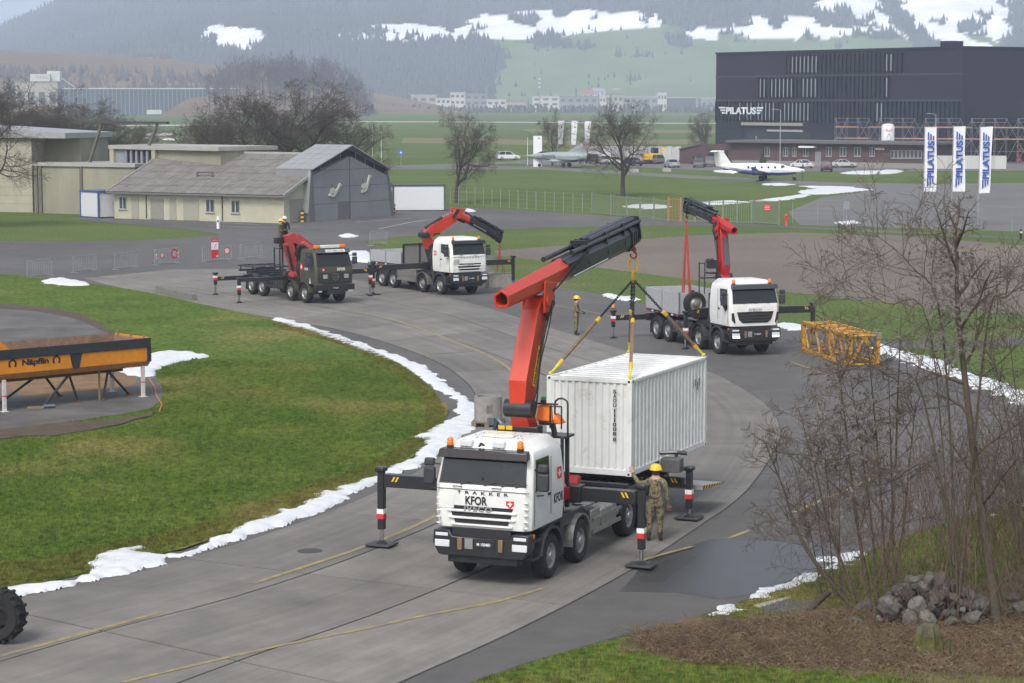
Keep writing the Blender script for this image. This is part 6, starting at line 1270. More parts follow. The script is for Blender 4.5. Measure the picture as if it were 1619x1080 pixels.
# ================================================================== FENCE, GATE, BANNERS
GRN = mat('green_fence_paint', (.19, .225, .17), .6, var=.12, scale=3)
def fence(pa, pb, h, label, cat='fence', nb=None, m=GRN, step=.22, panel_m=None, posts=None):
    A, B = G(*pa), G(*pb); f = Fac(A, B); t = thing('steel_fence' if cat == 'fence' else 'gate', label, cat, (f.o.x, f.o.y, .008), f.rz); L_ = f.len
    n = int(L_ / step); bm = MB().box(-.012, .012, -.012, .012, .1, h).mesh('fence_bar'); bm.materials.append(m)
    for k in range(n): OB('fence_bar', bm, None, t, (step * (k + .5), 0, 0))
    for z in (.12, h - .08): MB().box(0, L_, -.03, .03, z - .03, z + .03).build('rail', m, t)
    for x in (np.linspace(0, L_, posts) if posts else (0, L_)): MB().box(x - .06, x + .06, -.06, .06, 0, h + .12).build('post', m, t)
    return t, L_
fence((936, 337.5), (966, 340.5), 2.0, 'green sheeted gate leaf standing at the open end of the fence', 'gate', posts=2)
t, L_ = fence((970, 341), (1056, 349.5), 2.0, 'long green bar fence between gate leaf and orange panel', posts=5)
fence((1057, 349.6), (1076, 350.8), 2.2, 'orange primed fence panel in the green fence', m=mat('orange_primer', (.42, .20, .09), .6), posts=2)
fence((1077, 350.8), (1188, 353.5), 2.0, 'long green bar fence behind the tall red crane', posts=6)
t, L_ = fence((1191, 353.5), (1232, 356), 2.2, 'green gate leaf with a small red sign', 'gate', posts=2, step=.12); b = MB().box(L_ * .42, L_ * .68, -.05, -.035, 1.25, 1.85).build('red_sign', SIGNR, t)
for k in range(3): MB().box(L_ * .45, L_ * .65, -.058, -.052, 1.38 + k * .15, 1.42 + k * .15).build('white_text_line', SIGNW, b)
# thin mesh fence across the meadow and on the right: posts one by one
def thin_fence(pts, label, n, h=2.0):
    P_ = [G(*p) for p in pts]; t = thing('mesh_fence', label, 'fence', (P_[0].x, P_[0].y, 0)); o = P_[0]; MT = mat('thin_fence_grey', (.26, .28, .27), .6); segs = []
    for a, b in zip(P_[:-1], P_[1:]):
        for k in range(n): p = a.lerp(b, k / n) - o; MB().tube(p, p + Vector((0, 0, h)), .03, n=5).build('post', MT, t)
        w = MB()
        for z in (.1, .55, 1.0, 1.45, 1.9): w.tube(a - o + Vector((0, 0, z)), b - o + Vector((0, 0, z)), .006, n=3)
        w.build('wire', MT, t)
thin_fence([(712, 323), (936, 338)], 'thin wire fence across the meadow beside the shelter road', 16)
thin_fence([(1253, 353), (1458, 361), (1700, 372)], 'thin wire fence along the taxiway beside the gravel lot', 5)
# flag banners
BW = mat('banner_white', (.72, .73, .76), .7, var=.05, scale=2); BBL = mat('banner_blue', (.03, .085, .36), .6, var=.05)
def wings(mb_, x0, sgn, h, w):      # three tapering bars, like a wing
    for k in range(3):
        z0 = h * (.5 - .36 * k - .10) ; ln = w * (1 - .22 * k)
        mb_.add([(x0, z0 - h * .11, 0), (x0 + sgn * (ln - h * .12), z0 - h * .11, 0), (x0 + sgn * ln, z0 + h * .11, 0), (x0, z0 + h * .11, 0)], [(0, 1, 2, 3)])
    return mb_
def wordmark(parent, M, width, height, m):
    tw = width * .66; fitted_text('PILATUS', tw, height, m, parent, M, 'wordmark', bold=.045)
    for s in (-1, 1):
        mb_ = MB(); wings(mb_, s * (tw / 2 + width * .012), s, height, width * .155); me = mb_.mesh('wing_bars'); me.transform(M); OB('wing_bars', me, m, parent)
for i, (px, top, bot, base) in enumerate(((1459, 201, 303, 355), (1504, 200, 303, 356), (1546, 201, 306, 358))):
    p = G(px, base); Y = p.y; s = FPX / Y; W_ = 18.5 / s; z1, z0 = AT(px, top, Y).z, AT(px, bot, Y).z
    t = thing('banner_flag', 'tall white banner with vertical blue lettering on a slim pole beside the taxiway', 'flag', (p.x, p.y, .01), R(-4), 'three lettered banners beside the taxiway')
    MB().tube((0, 0, 0), (0, 0, z1 + .1), .045, .03, n=8).build('pole', GAL, t)
    q = []; ny, nx = 12, 5
    for j in range(ny + 1):
        for k in range(nx + 1):
            u, v = k / nx, j / ny; q.append((.06 + W_ * u + (.05 * math.sin(v * 5 + i) * u - (i == 2) * .18 * u * (1 - v) ** 4), .06 * math.sin(v * 6 + u * 4 + i) * u, z0 + (z1 - z0) * v + (i == 2) * .05 * u))
    fl = MB().add(q, [(j * (nx + 1) + k, j * (nx + 1) + k + 1, (j + 1) * (nx + 1) + k + 1, (j + 1) * (nx + 1) + k) for j in range(ny) for k in range(nx)]).build('banner_cloth', BW, t, smooth=True)
    MB().tube((0, 0, z1), (W_ + .06, 0, z1), .02, n=5).build('banner_arm', GAL, t)
    # lettering reads upwards
    M = Matrix.Translation((.06 + W_ * .5, -.16, (z0 + z1) / 2)) @ Matrix.Rotation(PI / 2, 4, 'X') @ Matrix.Rotation(PI / 2, 4, 'Z')
    wordmark(t, M, (z1 - z0) * .86, W_ * .58, BBL)
for i, (px, top, bot) in enumerate(((882, 191, 228), (903, 191, 229), (924, 192, 230))):
    p = G(px, 262); z1, z0 = AT(px, top, p.y).z, AT(px, bot, p.y).z
    t = thing('white_banner', 'white banner with small dark emblem near the parked jet', 'flag', (p.x, p.y, .01), R(3), 'white banners near the jet'); MB().tube((0, 0, 0), (0, 0, z1), .05, n=6).build('pole', GAL, t); w = 1.15
    MB().hexa([(.05, -.01, z0), (w * .68, -.01, z0), (w * .68, .01, z0), (.05, .01, z0), (.05, -.01, z1), (w, -.01, z1), (w, .01, z1), (.05, .01, z1)]).build('banner_cloth', BW, t); MB().box(.55, .75, -.018, -.012, z1 - 1.3, z1 - .95).build('emblem_patch', SIGNK, t)
p = G(850, 264); t = thing('sign_stele', 'tall white upright sign board behind the parked jet', 'sign', (p.x, p.y, .01), R(2)); z1 = AT(850, 215, p.y).z; MB().box(-.75, .75, -.12, .12, 0, z1).build('board', BW, t, bevel=.02); MB().box(.1, .32, -.13, -.122, z1 - .55, z1 - .3).build('emblem_patch', SIGNK, t)
# ================================================================== AIRCRAFT
def fuselage(prof, n=14):      # prof: (x, ry, rz, zc)
    rings = []
    for x, ry, rz_, zc in prof: rings.append([(x, ry * math.cos(2 * PI * k / n), zc + rz_ * math.sin(2 * PI * k / n)) for k in range(n)])
    return MB().loft(rings)
pl0, pl1 = G(1205, 285.5), G(1254, 283.5)
AW = mat('aircraft_white', (.72, .73, .75), .25, var=.03, coat=.4); AB = mat('aircraft_blue', (.04, .07, .26), .3, var=.06, coat=.3); AGL = mat('aircraft_glass', (.02, .025, .03), .08)
PX = thing('turboprop_aircraft', 'white and blue single propeller aircraft with T tail on the taxi strip', 'aircraft', (pl0.x, pl0.y, .02), R(-12))
# x forward (to the picture's right), origin below main gear
MB_ = fuselage([(-6.3, .10, .16, 2.1), (-5.2, .38, .45, 1.95), (-3.2, .70, .75, 1.75), (-1.5, .82, .86, 1.65), (1.6, .82, .86, 1.65), (2.8, .76, .80, 1.58), (3.6, .66, .62, 1.48), (5.0, .46, .45, 1.42), (5.55, .30, .30, 1.42)]); MB_.build('fuselage', AW, PX, smooth=True)
fuselage([(-5.6, .22, .2, 1.70), (-3.0, .60, .42, 1.38), (-1.2, .76, .45, 1.18), (2.5, .74, .45, 1.16), (4.2, .56, .34, 1.18), (5.2, .36, .2, 1.26)]).build('blue_belly', AB, PX, smooth=True)
for k in range(3):
    for s_ in (-1, 1): MB().beam((-4.6 + k * .4, s_ * (.55 + .1 * k), 1.75 - k * .13), (-.6 + k * .3, s_ * .835, 1.42 - k * .12), .02, .06).build('blue_stripe', AB, PX)
MB().loft([[(-7.0, -.06, 4.05), (-5.6, -.06, 4.05), (-5.6, .06, 4.05), (-7.0, .06, 4.05)], [(-6.7, -.11, 2.0), (-4.2, -.13, 2.0), (-4.2, .13, 2.0), (-6.7, .11, 2.0)]]).build('tail_fin', AW, PX, smooth=True)
MB().loft([[(-7.5, 0, 4.1), (-6.0, 0, 4.1), (-5.7, 0, 4.18), (-7.3, 0, 4.2)][:0] or [(-7.3, -2.5, 4.08), (-6.3, -2.5, 4.08), (-6.3, -2.5, 4.16), (-7.3, -2.5, 4.16)], [(-7.3, 2.5, 4.08), (-6.3, 2.5, 4.08), (-6.3, 2.5, 4.16), (-7.3, 2.5, 4.16)]]).build('tailplane', AW, PX)
MB().box(-7.4, -5.5, -.11, .11, 4.0, 4.24).build('fin_cap', AW, PX, bevel=.05)
for s_ in (-1, 1):
    MB().loft([[(-.9, s_ * .7, 1.0), (1.2, s_ * .7, 1.0), (1.2, s_ * .7, 1.2), (-.9, s_ * .7, 1.25)], [(-.6, s_ * 8.0, 1.62), (.4, s_ * 8.0, 1.62), (.4, s_ * 8.0, 1.70), (-.6, s_ * 8.0, 1.72)]]).build('wing', AW, PX)
    MB().hexa([(-.6, s_ * 8.0, 1.62), (.4, s_ * 8.0, 1.62), (.3, s_ * 8.1, 1.64), (-.6, s_ * 8.1, 1.64), (-.8, s_ * 8.2, 2.15), (-.3, s_ * 8.2, 2.15), (-.3, s_ * 8.26, 2.15), (-.8, s_ * 8.26, 2.15)]).build('winglet', AB, PX)
    MB().loft([[(-4.2, s_ * .5, 1.0), (-3.0, s_ * .45, 1.25), (-4.8, s_ * .3, 1.45)], [(-5.6, s_ * .12, 1.05), (-5.0, s_ * .1, 1.25), (-5.6, s_ * .1, 1.45)]]).build('ventral_strake', AW, PX)
    g_ = MB().tube((.1, s_ * 2.1, 1.15), (.1, s_ * 2.25, .42), .07, n=8).build('main_gear_leg', GAL, PX); MB().lathe([(.2, -.1), (.38, -.1), (.42, 0), (.38, .1), (.2, .1)], (.1, s_ * 2.3, .40), axis='y', n=16).build('main_wheel', RUBBER, g_)
    for k in range(5): MB().lathe([(0, -.012), (.17, -.012), (.17, .012), (0, .012)], (-1.9 + k * .95, s_ * .83, 1.92), axis='y', n=12).build('cabin_window', AGL, PX)
    MB().hexa([(2.75, s_ * .60, 1.9), (3.5, s_ * .50, 1.85), (3.5, s_ * .56, 1.80), (2.75, s_ * .78, 1.80), (2.75, s_ * .50, 2.22), (3.15, s_ * .35, 2.15), (3.2, s_ * .42, 2.1), (2.75, s_ * .58, 2.18)]).build('cockpit_window', AGL, PX)
g_ = MB().tube((4.5, 0, 1.1), (4.6, 0, .3), .06, n=8).build('nose_gear_leg', GAL, PX); MB().lathe([(.12, -.08), (.26, -.08), (.28, 0), (.26, .08), (.12, .08)], (4.6, 0, .28), axis='y', n=14).build('nose_wheel', RUBBER, g_)
sp_ = MB().lathe([(.30, 5.55), (.27, 5.75), (.15, 6.0), (0, 6.1)], (0, 0, 1.42), axis='x', n=14).build('spinner', AW, PX, smooth=True)
for a in (0, 90, 180, 270): MB().beam((5.75, .2 * math.sin(R(a)), 1.42 + .2 * math.cos(R(a))), (5.75, 1.28 * math.sin(R(a)), 1.42 + 1.28 * math.cos(R(a))), .06, .20, up=(0, math.cos(R(a)), -math.sin(R(a)))).build('propeller_blade', SIGNK, sp_)
for s_ in (-1, 1): MB().tube((4.4, s_ * .55, 1.28), (3.9, s_ * .68, 1.24), .12, n=8).build('exhaust_stub', STEEL, PX)
# delta jet on display
j0 = G(884, 264.5); JET = thing('delta_jet', 'grey delta wing fighter jet parked on the grass behind the bare tree', 'aircraft', (j0.x, j0.y, .02), R(160)); JG = mat('jet_grey', (.26, .30, .31), .5, var=.08, scale=2); JD = mat('jet_dark_grey', (.12, .14, .15), .5)
fuselage([(6.4, .03, .03, 1.85), (5.2, .28, .26, 1.85), (3.6, .50, .55, 1.9), (1.5, .72, .72, 1.9), (-2.5, .75, .75, 1.9), (-4.6, .62, .62, 1.9), (-5.2, .55, .55, 1.9)], 12).build('fuselage', JG, JET, smooth=True)
MB().lathe([(.50, -5.5), (.56, -5.15), (.45, -5.0)], (0, 0, 1.9), axis='x', n=14).build('jet_nozzle', SIGNK, JET)
fuselage([(3.9, .05, .05, 2.38), (3.2, .3, .28, 2.42), (2.2, .32, .30, 2.42), (1.2, .2, .12, 2.5)], 10).build('canopy', AGL, JET, smooth=True)
for s_ in (-1, 1):
    MB().loft([[(2.0, s_ * .6, 1.42), (2.0, s_ * .6, 1.5), (-4.3, s_ * .6, 1.52), (-4.3, s_ * .6, 1.42)], [(-3.6, s_ * 4.1, 1.40), (-3.6, s_ * 4.1, 1.44), (-4.3, s_ * 4.1, 1.44), (-4.3, s_ * 4.1, 1.40)]]).build('delta_wing', JG, JET)
    MB().loft([[(2.9, s_ * .62, 2.1), (2.9, s_ * .85, 2.0), (2.9, s_ * .80, 1.5), (2.9, s_ * .55, 1.45)], [(.5, s_ * .62, 2.1), (.5, s_ * .95, 1.95), (.5, s_ * .9, 1.5), (.5, s_ * .55, 1.45)]]).build('air_intake', JD, JET)
    g_ = MB().tube((-1.2, s_ * 1.5, 1.45), (-1.3, s_ * 1.6, .42), .07, n=8).build('main_gear_leg', GAL, JET); MB().lathe([(.15, -.1), (.36, -.1), (.40, 0), (.36, .1), (.15, .1)], (-1.3, s_ * 1.62, .40), axis='y', n=14).build('main_wheel', RUBBER, g_)
    fuselage([(1.5, .05, .05, 1.05), (.8, .28, .28, 1.05), (-2.2, .3, .3, 1.05), (-3.4, .04, .04, 1.05)], 8).build('drop_tank', JG, JET).location = (0, s_ * 1.9, .05)
MB().prism([(-1.4, 2.55), (-4.9, 2.5), (-5.4, 4.3), (-4.3, 4.3)], 'y', -.07, .07).build('tail_fin', JG, JET); MB().box(-4.75, -4.45, -.075, .075, 3.75, 4.05).build('fin_emblem', CROSS_R, JET)
g_ = MB().tube((3.6, 0, 1.4), (3.6, 0, .35), .06, n=8).build('nose_gear_leg', GAL, JET); MB().lathe([(.1, -.08), (.28, -.08), (.30, 0), (.28, .08), (.1, .08)], (3.6, 0, .3), axis='y', n=12).build('nose_wheel', RUBBER, g_); MB().tube((6.3, 0, 1.85), (7.4, 0, 1.85), .03, n=5).build('nose_probe', GAL, JET)
# ================================================================== CARS
CW = {}
def car_meshes(kind):
    if kind in CW: return CW[kind]
    hgt = {'sedan': 1.42, 'estate': 1.48, 'suv': 1.68, 'van': 1.95}[kind]; L_ = {'sedan': 4.5, 'estate': 4.6, 'suv': 4.5, 'van': 5.0}[kind]; h = L_ / 2
    bl = .92 if kind != 'suv' else 1.02
    low = [(-h, .45), (-h + .05, bl - .05), (-h + .3, bl), (h - 1.2, bl), (h - .25, bl - .14), (h, bl - .3), (h, .4), (h - .1, .28), (-h + .1, .28)]
    b = MB(); rings = []
    for y, k in ((-.88, .0), (-.84, .03), (.84, .03), (.88, .0)): rings.append([(x * (1 if k else .985), y, z if k else (z * .96 + .02)) for x, z in low])
    b.loft(rings)
    rear = {'sedan': -h + .9, 'estate': -h + .12, 'suv': -h + .15, 'van': -h + .08}[kind]; rt = {'sedan': .75, 'estate': .35, 'suv': .35, 'van': .15}[kind]; fr = h - (1.15 if kind != 'van' else .75)
    gl = [(rear, bl - .01), (rear + rt, hgt - .06), (fr - .85, hgt - .06), (fr, bl - .01)]
    g_ = MB().loft([[(x, y * (.80 if z < 1.1 else .68), z) for x, z in gl] for y in (-1, 1)])
    rf = MB().loft([[(rear + rt - .08, y * .70, hgt - .075) if 0 else (rear + rt - .05, y * .69, hgt - .055), (fr - .82, y * .69, hgt - .055), (fr - .95, y * .64, hgt), (rear + rt + .08, y * .64, hgt)] for y in (-1, 1)])
    pil = MB()
    for y in (-1, 1):
        for xa, za, xb, zb_ in ((rear, bl - .02, rear + rt, hgt - .05), (fr, bl - .02, fr - .85, hgt - .05), ((rear + fr) / 2 - .2, bl - .02, (rear + fr) / 2 - .2, hgt - .05)): pil.beam((xa, y * .805, za), (xb, y * .69, zb_), .05, .09)
    w = MB().lathe([(.16, -.1), (.29, -.1), (.32, -.07), (.32, .07), (.29, .1), (.16, .1)], axis='y', n=16, close=False); ri = MB().lathe([(0, -.09), (.19, -.06), (.19, .06), (0, .09)], axis='y', n=12)
    CW[kind] = (b, g_, rf, pil, w.mesh('wheel', True), ri.mesh('rim'), h, bl); CW[kind][4].materials.append(RUBBER); CW[kind][5].materials.append(RIM)
    return CW[kind]
def car(kind, colname, col, px, py, ang, label):
    b, g_, rf, pil, w, ri, h, bl = car_meshes(kind); p = G(px, py); m = mat('car_paint_' + colname, col, .3, .2 if colname not in ('white',) else 0, var=.04, coat=.5)
    t = thing('parked_car', label, 'car', (p.x, p.y, .02), R(ang), 'cars parked beyond the taxiway'); b.build('car_body', m, t, bevel=.06); g_.build('glazing', AGL, t); rf.build('roof', m, t, bevel=.03); pil.build('pillars', m, t)
    for x in (-h + .85, h - .85):
        for y in (-.80, .80): o = OB('wheel', w, None, t, (x, y, .32)); OB('rim', ri, None, o)
    for y in (-.6, .6): MB().box(h - .05, h + .012, y - .18, y + .18, .60, .74).build('headlight', LAMP, t); MB().box(-h - .012, -h + .05, y - .18, y + .18, .68, .84).build('tail_light', SIGNR, t)
WHT, SIL, DRK, GRY, TEAL, BLK2 = (.70, .71, .72), (.38, .40, .42), (.03, .035, .045), (.16, .17, .18), (.10, .14, .15), (.02, .02, .022)
car('suv', 'white', WHT, 803, 253, 15, 'white off road car on the road behind the bare meadow tree')
car('sedan', 'silver', SIL, 1062, 265, 100, 'silver saloon parked beside white estate near the brick wall'); car('estate', 'white', WHT, 1083, 258, 95, 'white estate car parked before the brick wall'); car('suv', 'dark', DRK, 1103, 260, 95, 'dark blue car parked in the row by the brick wall'); car('estate', 'teal', TEAL, 1106, 265, 80, 'grey green estate in the front of the car row'); car('suv', 'charcoal', GRY, 1123, 263, 85, 'charcoal car at the tail of the white aircraft'); car('sedan', 'black', BLK2, 1068, 256, 95, 'black car behind the silver saloon')
car('sedan', 'white', WHT, 1268, 266, 120, 'white car behind the propeller of the aircraft'); car('sedan', 'silver', SIL, 1250, 262, 60, 'silver car hidden behind the aircraft nose'); car('sedan', 'lightsilver', (.52, .54, .55), 1332, 265, 10, 'pale silver saloon parked side on before the brick building'); car('suv', 'dark', DRK, 1307, 271, 80, 'dark car parked beside the pale silver saloon')
car('van', 'white', WHT, 1575, 254, 150, 'white van parked at the right end of the scaffolding'); car('estate', 'white', WHT, 1598, 253, 160, 'white car parked behind the white van')
for k, (px, py, kd, nm, c) in enumerate(((955, 259, 'estate', 'silver', SIL), (972, 260, 'sedan', 'white', WHT), (1015, 256, 'van', 'white', WHT), (1035, 259, 'suv', 'charcoal', GRY), (1000, 262, 'sedan', 'dark', DRK), (930, 258, 'suv', 'black', BLK2))): car(kd, nm, c, px, py, 95 + 7 * k, ['silver estate seen through the bare tree crown', 'white saloon seen through the bare tree crown', 'white van beside the yellow machine behind the bare tree', 'charcoal car parked left of the silver saloon', 'dark saloon behind the trunk of the bare tree', 'black car parked behind the grey jet'][k])
# ================================================================== DARK OFFICE BUILDING
pA, pB = AT(1131, 243, 480), AT(1480, 250, 427); pB = pA + (pB - pA) * 1.10
PF = Fac((pA.x, pA.y), (pB.x, pB.y)); PB = thing('office_building', 'large dark blue office building lettered PILATUS with vertical fins', 'building', (PF.o.x, PF.o.y, 0), PF.rz); PL = PF.len
DB = mat('dark_blue_cladding', (.026, .026, .042), .5, var=.05, scale=.3, spec=.3); DB2 = mat('blue_black_louvre', (.014, .018, .033), .45, var=.1); PGL = mat('office_glass', (.035, .05, .06), .1, var=.3, scale=.3); LGT = mat('pale_blind', (.30, .34, .36), .5)
ZF = [0, 7.0, 11.4, 16.3, 21.0]; D_ = 40
MB().box(0, PL, 0, D_, 0, ZF[4]).build('main_volume', DB, PB); MB().box(-.15, PL + .15, -.15, D_, ZF[4] + .003, ZF[4] + .35).build('roof_edge', DB2, PB); MB().box(PL * .86, PL * .86 + 3, 4, 7, ZF[4] + .36, ZF[4] + 1.5).build('roof_plant', DB2, PB)
for z in ZF[2:4]: MB().box(-.05, PL + .05, -.10, -.004, z - .18, z + .18).build('floor_band', mat('band_blue', (.045, .047, .065), .5), PB)
fin = MB().box(-.10, .10, -.5, -.012, 0, 1).mesh('facade_fin'); fin.materials.append(DB2); pan = MB().box(-.45, .45, -.05, -.008, 0, 1).mesh('pane'); pan.materials.append(PGL); bli = MB().box(-.22, .22, -.09, -.055, 0, 1).mesh('blind'); bli.materials.append(LGT)
def band(px0, px1, z0, z1, blind_spans):  # last argument: pixel spans that get pale blinds
    xa, xb = PF.at(px0, 150)[0], PF.at(px1, 150)[0]; MB().box(xa, xb, -.008, -.003, z0, z1).build('window_band', HDK, PB); n = int((xb - xa) / 1.15)
    for k in range(n + 1):
        x = xa + (xb - xa) * k / n; o = OB('facade_fin', fin, None, PB, (x, 0, z0)); o.scale = (1, 1, z1 - z0)
        if k < n:
            o = OB('pane', pan, None, PB, (x + (xb - xa) / n / 2, -.0, z0 + .1)); o.scale = ((xb - xa) / n / .9 * .92, 1, z1 - z0 - .2)
            pxx = px0 + (px1 - px0) * (k + .5) / n
            if any(a <= pxx <= b for a, b in blind_spans) and random.random() < .8: o = OB('blind', bli, None, PB, (x + (xb - xa) / n / 2, 0, z0 + .3)); o.scale = (1, 1, (z1 - z0) * .85)
band(1244, 1426, ZF[3] + .35, ZF[4] - .6, ((1248, 1296), (1398, 1410))); band(1200, 1406, ZF[2] + .4, ZF[3] - .3, ((1203, 1295), (1398, 1408))); band(1134, 1517, ZF[1] + .1, ZF[2] - .25, ((1170, 1296), (1396, 1410)))
MB().box(.2, PF.at(1175, 200)[0], -.06, -.004, 1.0, ZF[1] - .15).build('bolted_panel_wall', DB2, PB); bo = MB()
for i in range(9):
    for j in range(5): bo.box(.8 + i * .75, .86 + i * .75, -.09, -.065, 1.8 + j * 1.05, 1.86 + j * 1.05)
bo.build('panel_bolts', LGT, PB)
MB().box(PF.at(1174, 200)[0], PF.at(1270, 200)[0], -.4, -.01, ZF[1] - .7, ZF[1] - .1).build('beige_lintel', mat('beige_concrete', (.30, .28, .23), .8), PB); MB().box(PF.at(1214, 200)[0], PF.at(1270, 200)[0], -.3, -.01, ZF[1] - 1.9, ZF[1] - 1.5).build('pale_lintel', PALE, PB)
MB().box(PF.at(1176, 200)[0], PF.at(1285, 200)[0], -.1, -.012, 2.0, ZF[1] - 2.0).build('ground_floor_glass', PGL, PB)
xw0, zw0 = PF.at(1139, 181); xw1, zw1 = PF.at(1211, 169); wordmark(PB, face_front((xw0 + xw1) / 2, -.56, (zw0 + zw1) / 2), xw1 - xw0, (zw1 - zw0) * .92, mat('sign_pale', (.62, .65, .70), .5))
pr0 = (PF.world(PL, 0).x, PF.world(PL, 0).y); pr1 = (AT(1900, 240, 500).x, 500.0)
PR = Fac(pr0, pr1); PW = thing('office_wing', 'right wing of the dark blue office building with recessed window bands', 'building', (PR.o.x, PR.o.y, 0), PR.rz)
MB().prism([(.05, 0), (PR.len, 0), (PR.len, 25), (40, 25)], 'z', 0, ZF[4] - .02).build('main_volume', DB, PW); MB().prism([(.05, -.12), (PR.len, -.12), (PR.len, 25), (40, 25)], 'z', ZF[4] - .017, ZF[4] + .3).build('roof_edge', DB2, PW)
for z0, z1, px in ((ZF[3] + .4, ZF[4] - .6, 1554), (ZF[2] + .4, ZF[3] - .4, 1567), (ZF[1] + .1, ZF[2] - .3, 1522)):
    xa = PR.at(px, 150)[0]; MB().box(xa, PR.len, -.05, -.004, z0, z1).build('window_band', PGL, PW); n = 26
    for k in range(n): x = xa + (PR.len - xa) * k / n; o = OB('facade_fin', fin, None, PW, (x, 0, z0)); o.scale = (1, 1, z1 - z0)
# brick front building
k0, k1 = G(1157, 261), G(1476, 267.5); KF = Fac(k0, k1); KB = thing('brick_building', 'low flat roofed red brown brick building in front of the dark offices', 'building', (KF.o.x, KF.o.y, 0), KF.rz); KL = KF.len
BRK = mat('red_brown_brick', (.085, .052, .05), .85, var=.15, scale=1.5, bump=.3, bscale=12, var2=.1, scale2=.2); zk = KF.at(1300, 227)[1]
MB().box(0, KL, 0, 12, 0, zk).build('walls', BRK, KB); MB().box(-.6, KL + .6, -1.2, 12.5, zk + .003, zk + .4).build('flat_roof', mat('roof_edge_grey', (.11, .105, .11), .6), KB); MB().box(0, KL, -.05, -.004, 0, .9).build('plinth', CONC, KB)
for px0, px1 in ((1209, 1217), (1239, 1246), (1253, 1259), (1270, 1278), (1306, 1315), (1328, 1338), (1351, 1361), (1375, 1383)): win(KF, KB, (px0, 247), (px1, 233), y=0)
for k in range(8): win(KF, KB, (1408 + k * 6.3, 250), (1413.5 + k * 6.3, 238), cols=1)
door(KF, KB, (1289, 240), (1298, 258), mat('grey_door', (.2, .21, .22), .5)); MB().box(KF.at(1267, 230)[0], KF.at(1291, 230)[0], -1.0, -.1, zk - .75, zk - .45).build('white_canopy', BW, KB); MB().box(KF.at(1385, 232)[0], KF.at(1398, 232)[0], -.12, -.06, zk - .95, zk - .6).build('company_sign', BW, KB); MB().box(KF.at(1386, 232)[0], KF.at(1397, 232)[0], -.13, -.121, zk - .85, zk - .7).build('red_sign_line', SIGNR, KB)
# low brick hall joining on the left
l0, l1 = G(1074, 258.5), G(1157, 261); LFc = Fac(l0, l1); LB = thing('brick_hall', 'low brick hall with dark open gateway left of the brick building', 'building', (LFc.o.x, LFc.o.y, 0), LFc.rz); zlb = LFc.at(1150, 227)[1]
MB().prism([(0, 0), (LFc.len, 0), (LFc.len, zlb), (LFc.len * .4, zlb - .3), (0, zlb - 1.3)], 'y', 0, 8).build('walls', BRK, LB); MB().box(LFc.len * .55, LFc.len * .93, -.02, -.003, .1, 2.6).build('gateway', HDK, LB); MB().beam((0, -.1, zlb - 1.2), (LFc.len * .4, -.1, zlb - .2), .3, .2).build('roof_edge', mat('roof_edge_grey', (.11, .105, .11)), LB)
# fence-like pale wall, machine and tents behind the tree
l0, l1 = G(930, 256), G(1076, 257.5); F_ = Fac(l0, l1); t = thing('pale_panel_wall', 'long pale panel wall behind the parked cars and bare tree', 'wall', (F_.o.x, F_.o.y, 0), F_.rz)
for k in range(20): MB().box(F_.len * k / 20 + .03, F_.len * (k + 1) / 20, 0, .15, 0, 2.9 + .1 * (k % 2)).build('wall_panel', mat('pale_panel', (.40, .40, .40), .7, rand=.15), t)
p = G(1030, 259); t = thing('yellow_excavator', 'small yellow machine behind the parked cars', 'machine', (p.x, p.y, 0), .3); MB().box(-1.6, 1.2, -.9, .9, .7, 1.9).build('body', YEL, t, bevel=.1); MB().box(.1, 1.1, -.7, .7, 1.905, 2.9).build('cabin', AGL, t, bevel=.08); MB().box(-1.8, 1.5, -1.1, 1.1, 0, .68).build('tracks', RUBBER, t, bevel=.2); MB().beam((1.2, 0, 1.5), (2.8, 0, 3.0), .25).build('boom_arm', YEL, t)
# scaffolding along the office, water tank
s0, s1 = G(1292, 259), G(1590, 262); SF = Fac(s0, s1); SC = thing('scaffolding', 'steel tube scaffolding with orange boards in front of the dark offices', 'scaffolding', (SF.world(0, 14).x, SF.world(0, 14).y, 0), SF.rz); SLn = SF.len * 1.06
tub = MB().tube((0, 0, 0), (0, 0, 1), .04, n=5).mesh('scaffold_tube'); tub.materials.append(mat('dull_scaffold_tube', (.24, .245, .26), .5, .4))
def stube(a, b):
    a, b = Vector(a), Vector(b); o = OB('scaffold_tube', tub, None, SC, a); o.rotation_mode = 'QUATERNION'; o.rotation_quaternion = (b - a).to_track_quat('Z', 'Y'); o.scale = (1, 1, (b - a).length)
nbay = 17
for k in range(nbay + 1):
    x = SLn * k / nbay; top = 8.2 if k % 4 in (0, 1, 2) else 6.6
    for y in (0, 1.4): stube((x, y, 0), (x, y, top))
    if k < nbay:
        x2 = SLn * (k + 1) / nbay
        for z in (2.2, 4.3, 6.4) + ((7.4, 8.1) if top > 7 else ()): stube((x, 0, z), (x2, 0, z))
        if k % 4 in (0, 2, 3): stube((x, 0, .2), (x2, 0, 4.3)); stube((x2, 0, 4.3), (x, 0, 8.1)); stube((x, 1.4, 4.3), (x2, 1.4, 8.1))
        if k % 4 == 0: stube((x2, 0, .2), (x, 0, 4.3)); stube((x + .8, 0, 4.3), (x2, 0, 7.6))
for z in (4.35, 6.45):
    for k in range(nbay):
        if (k * 7 + int(z)) % 5 == 0: continue
        MB().box(SLn * k / nbay + .05, SLn * (k + 1) / nbay - .05, .1, 1.3, z, z + .16).build('scaffold_board', mat('orange_board', (.42, .20, .13), .8, rand=.3), SC)
p = G(1424, 264); t = thing('water_tank', 'white upright cylindrical tank with round red and blue drop emblems', 'tank', (p.x, p.y + 14, 0), 0); zt_ = AT(1424, 195, p.y + 14).z; rT = 1.15
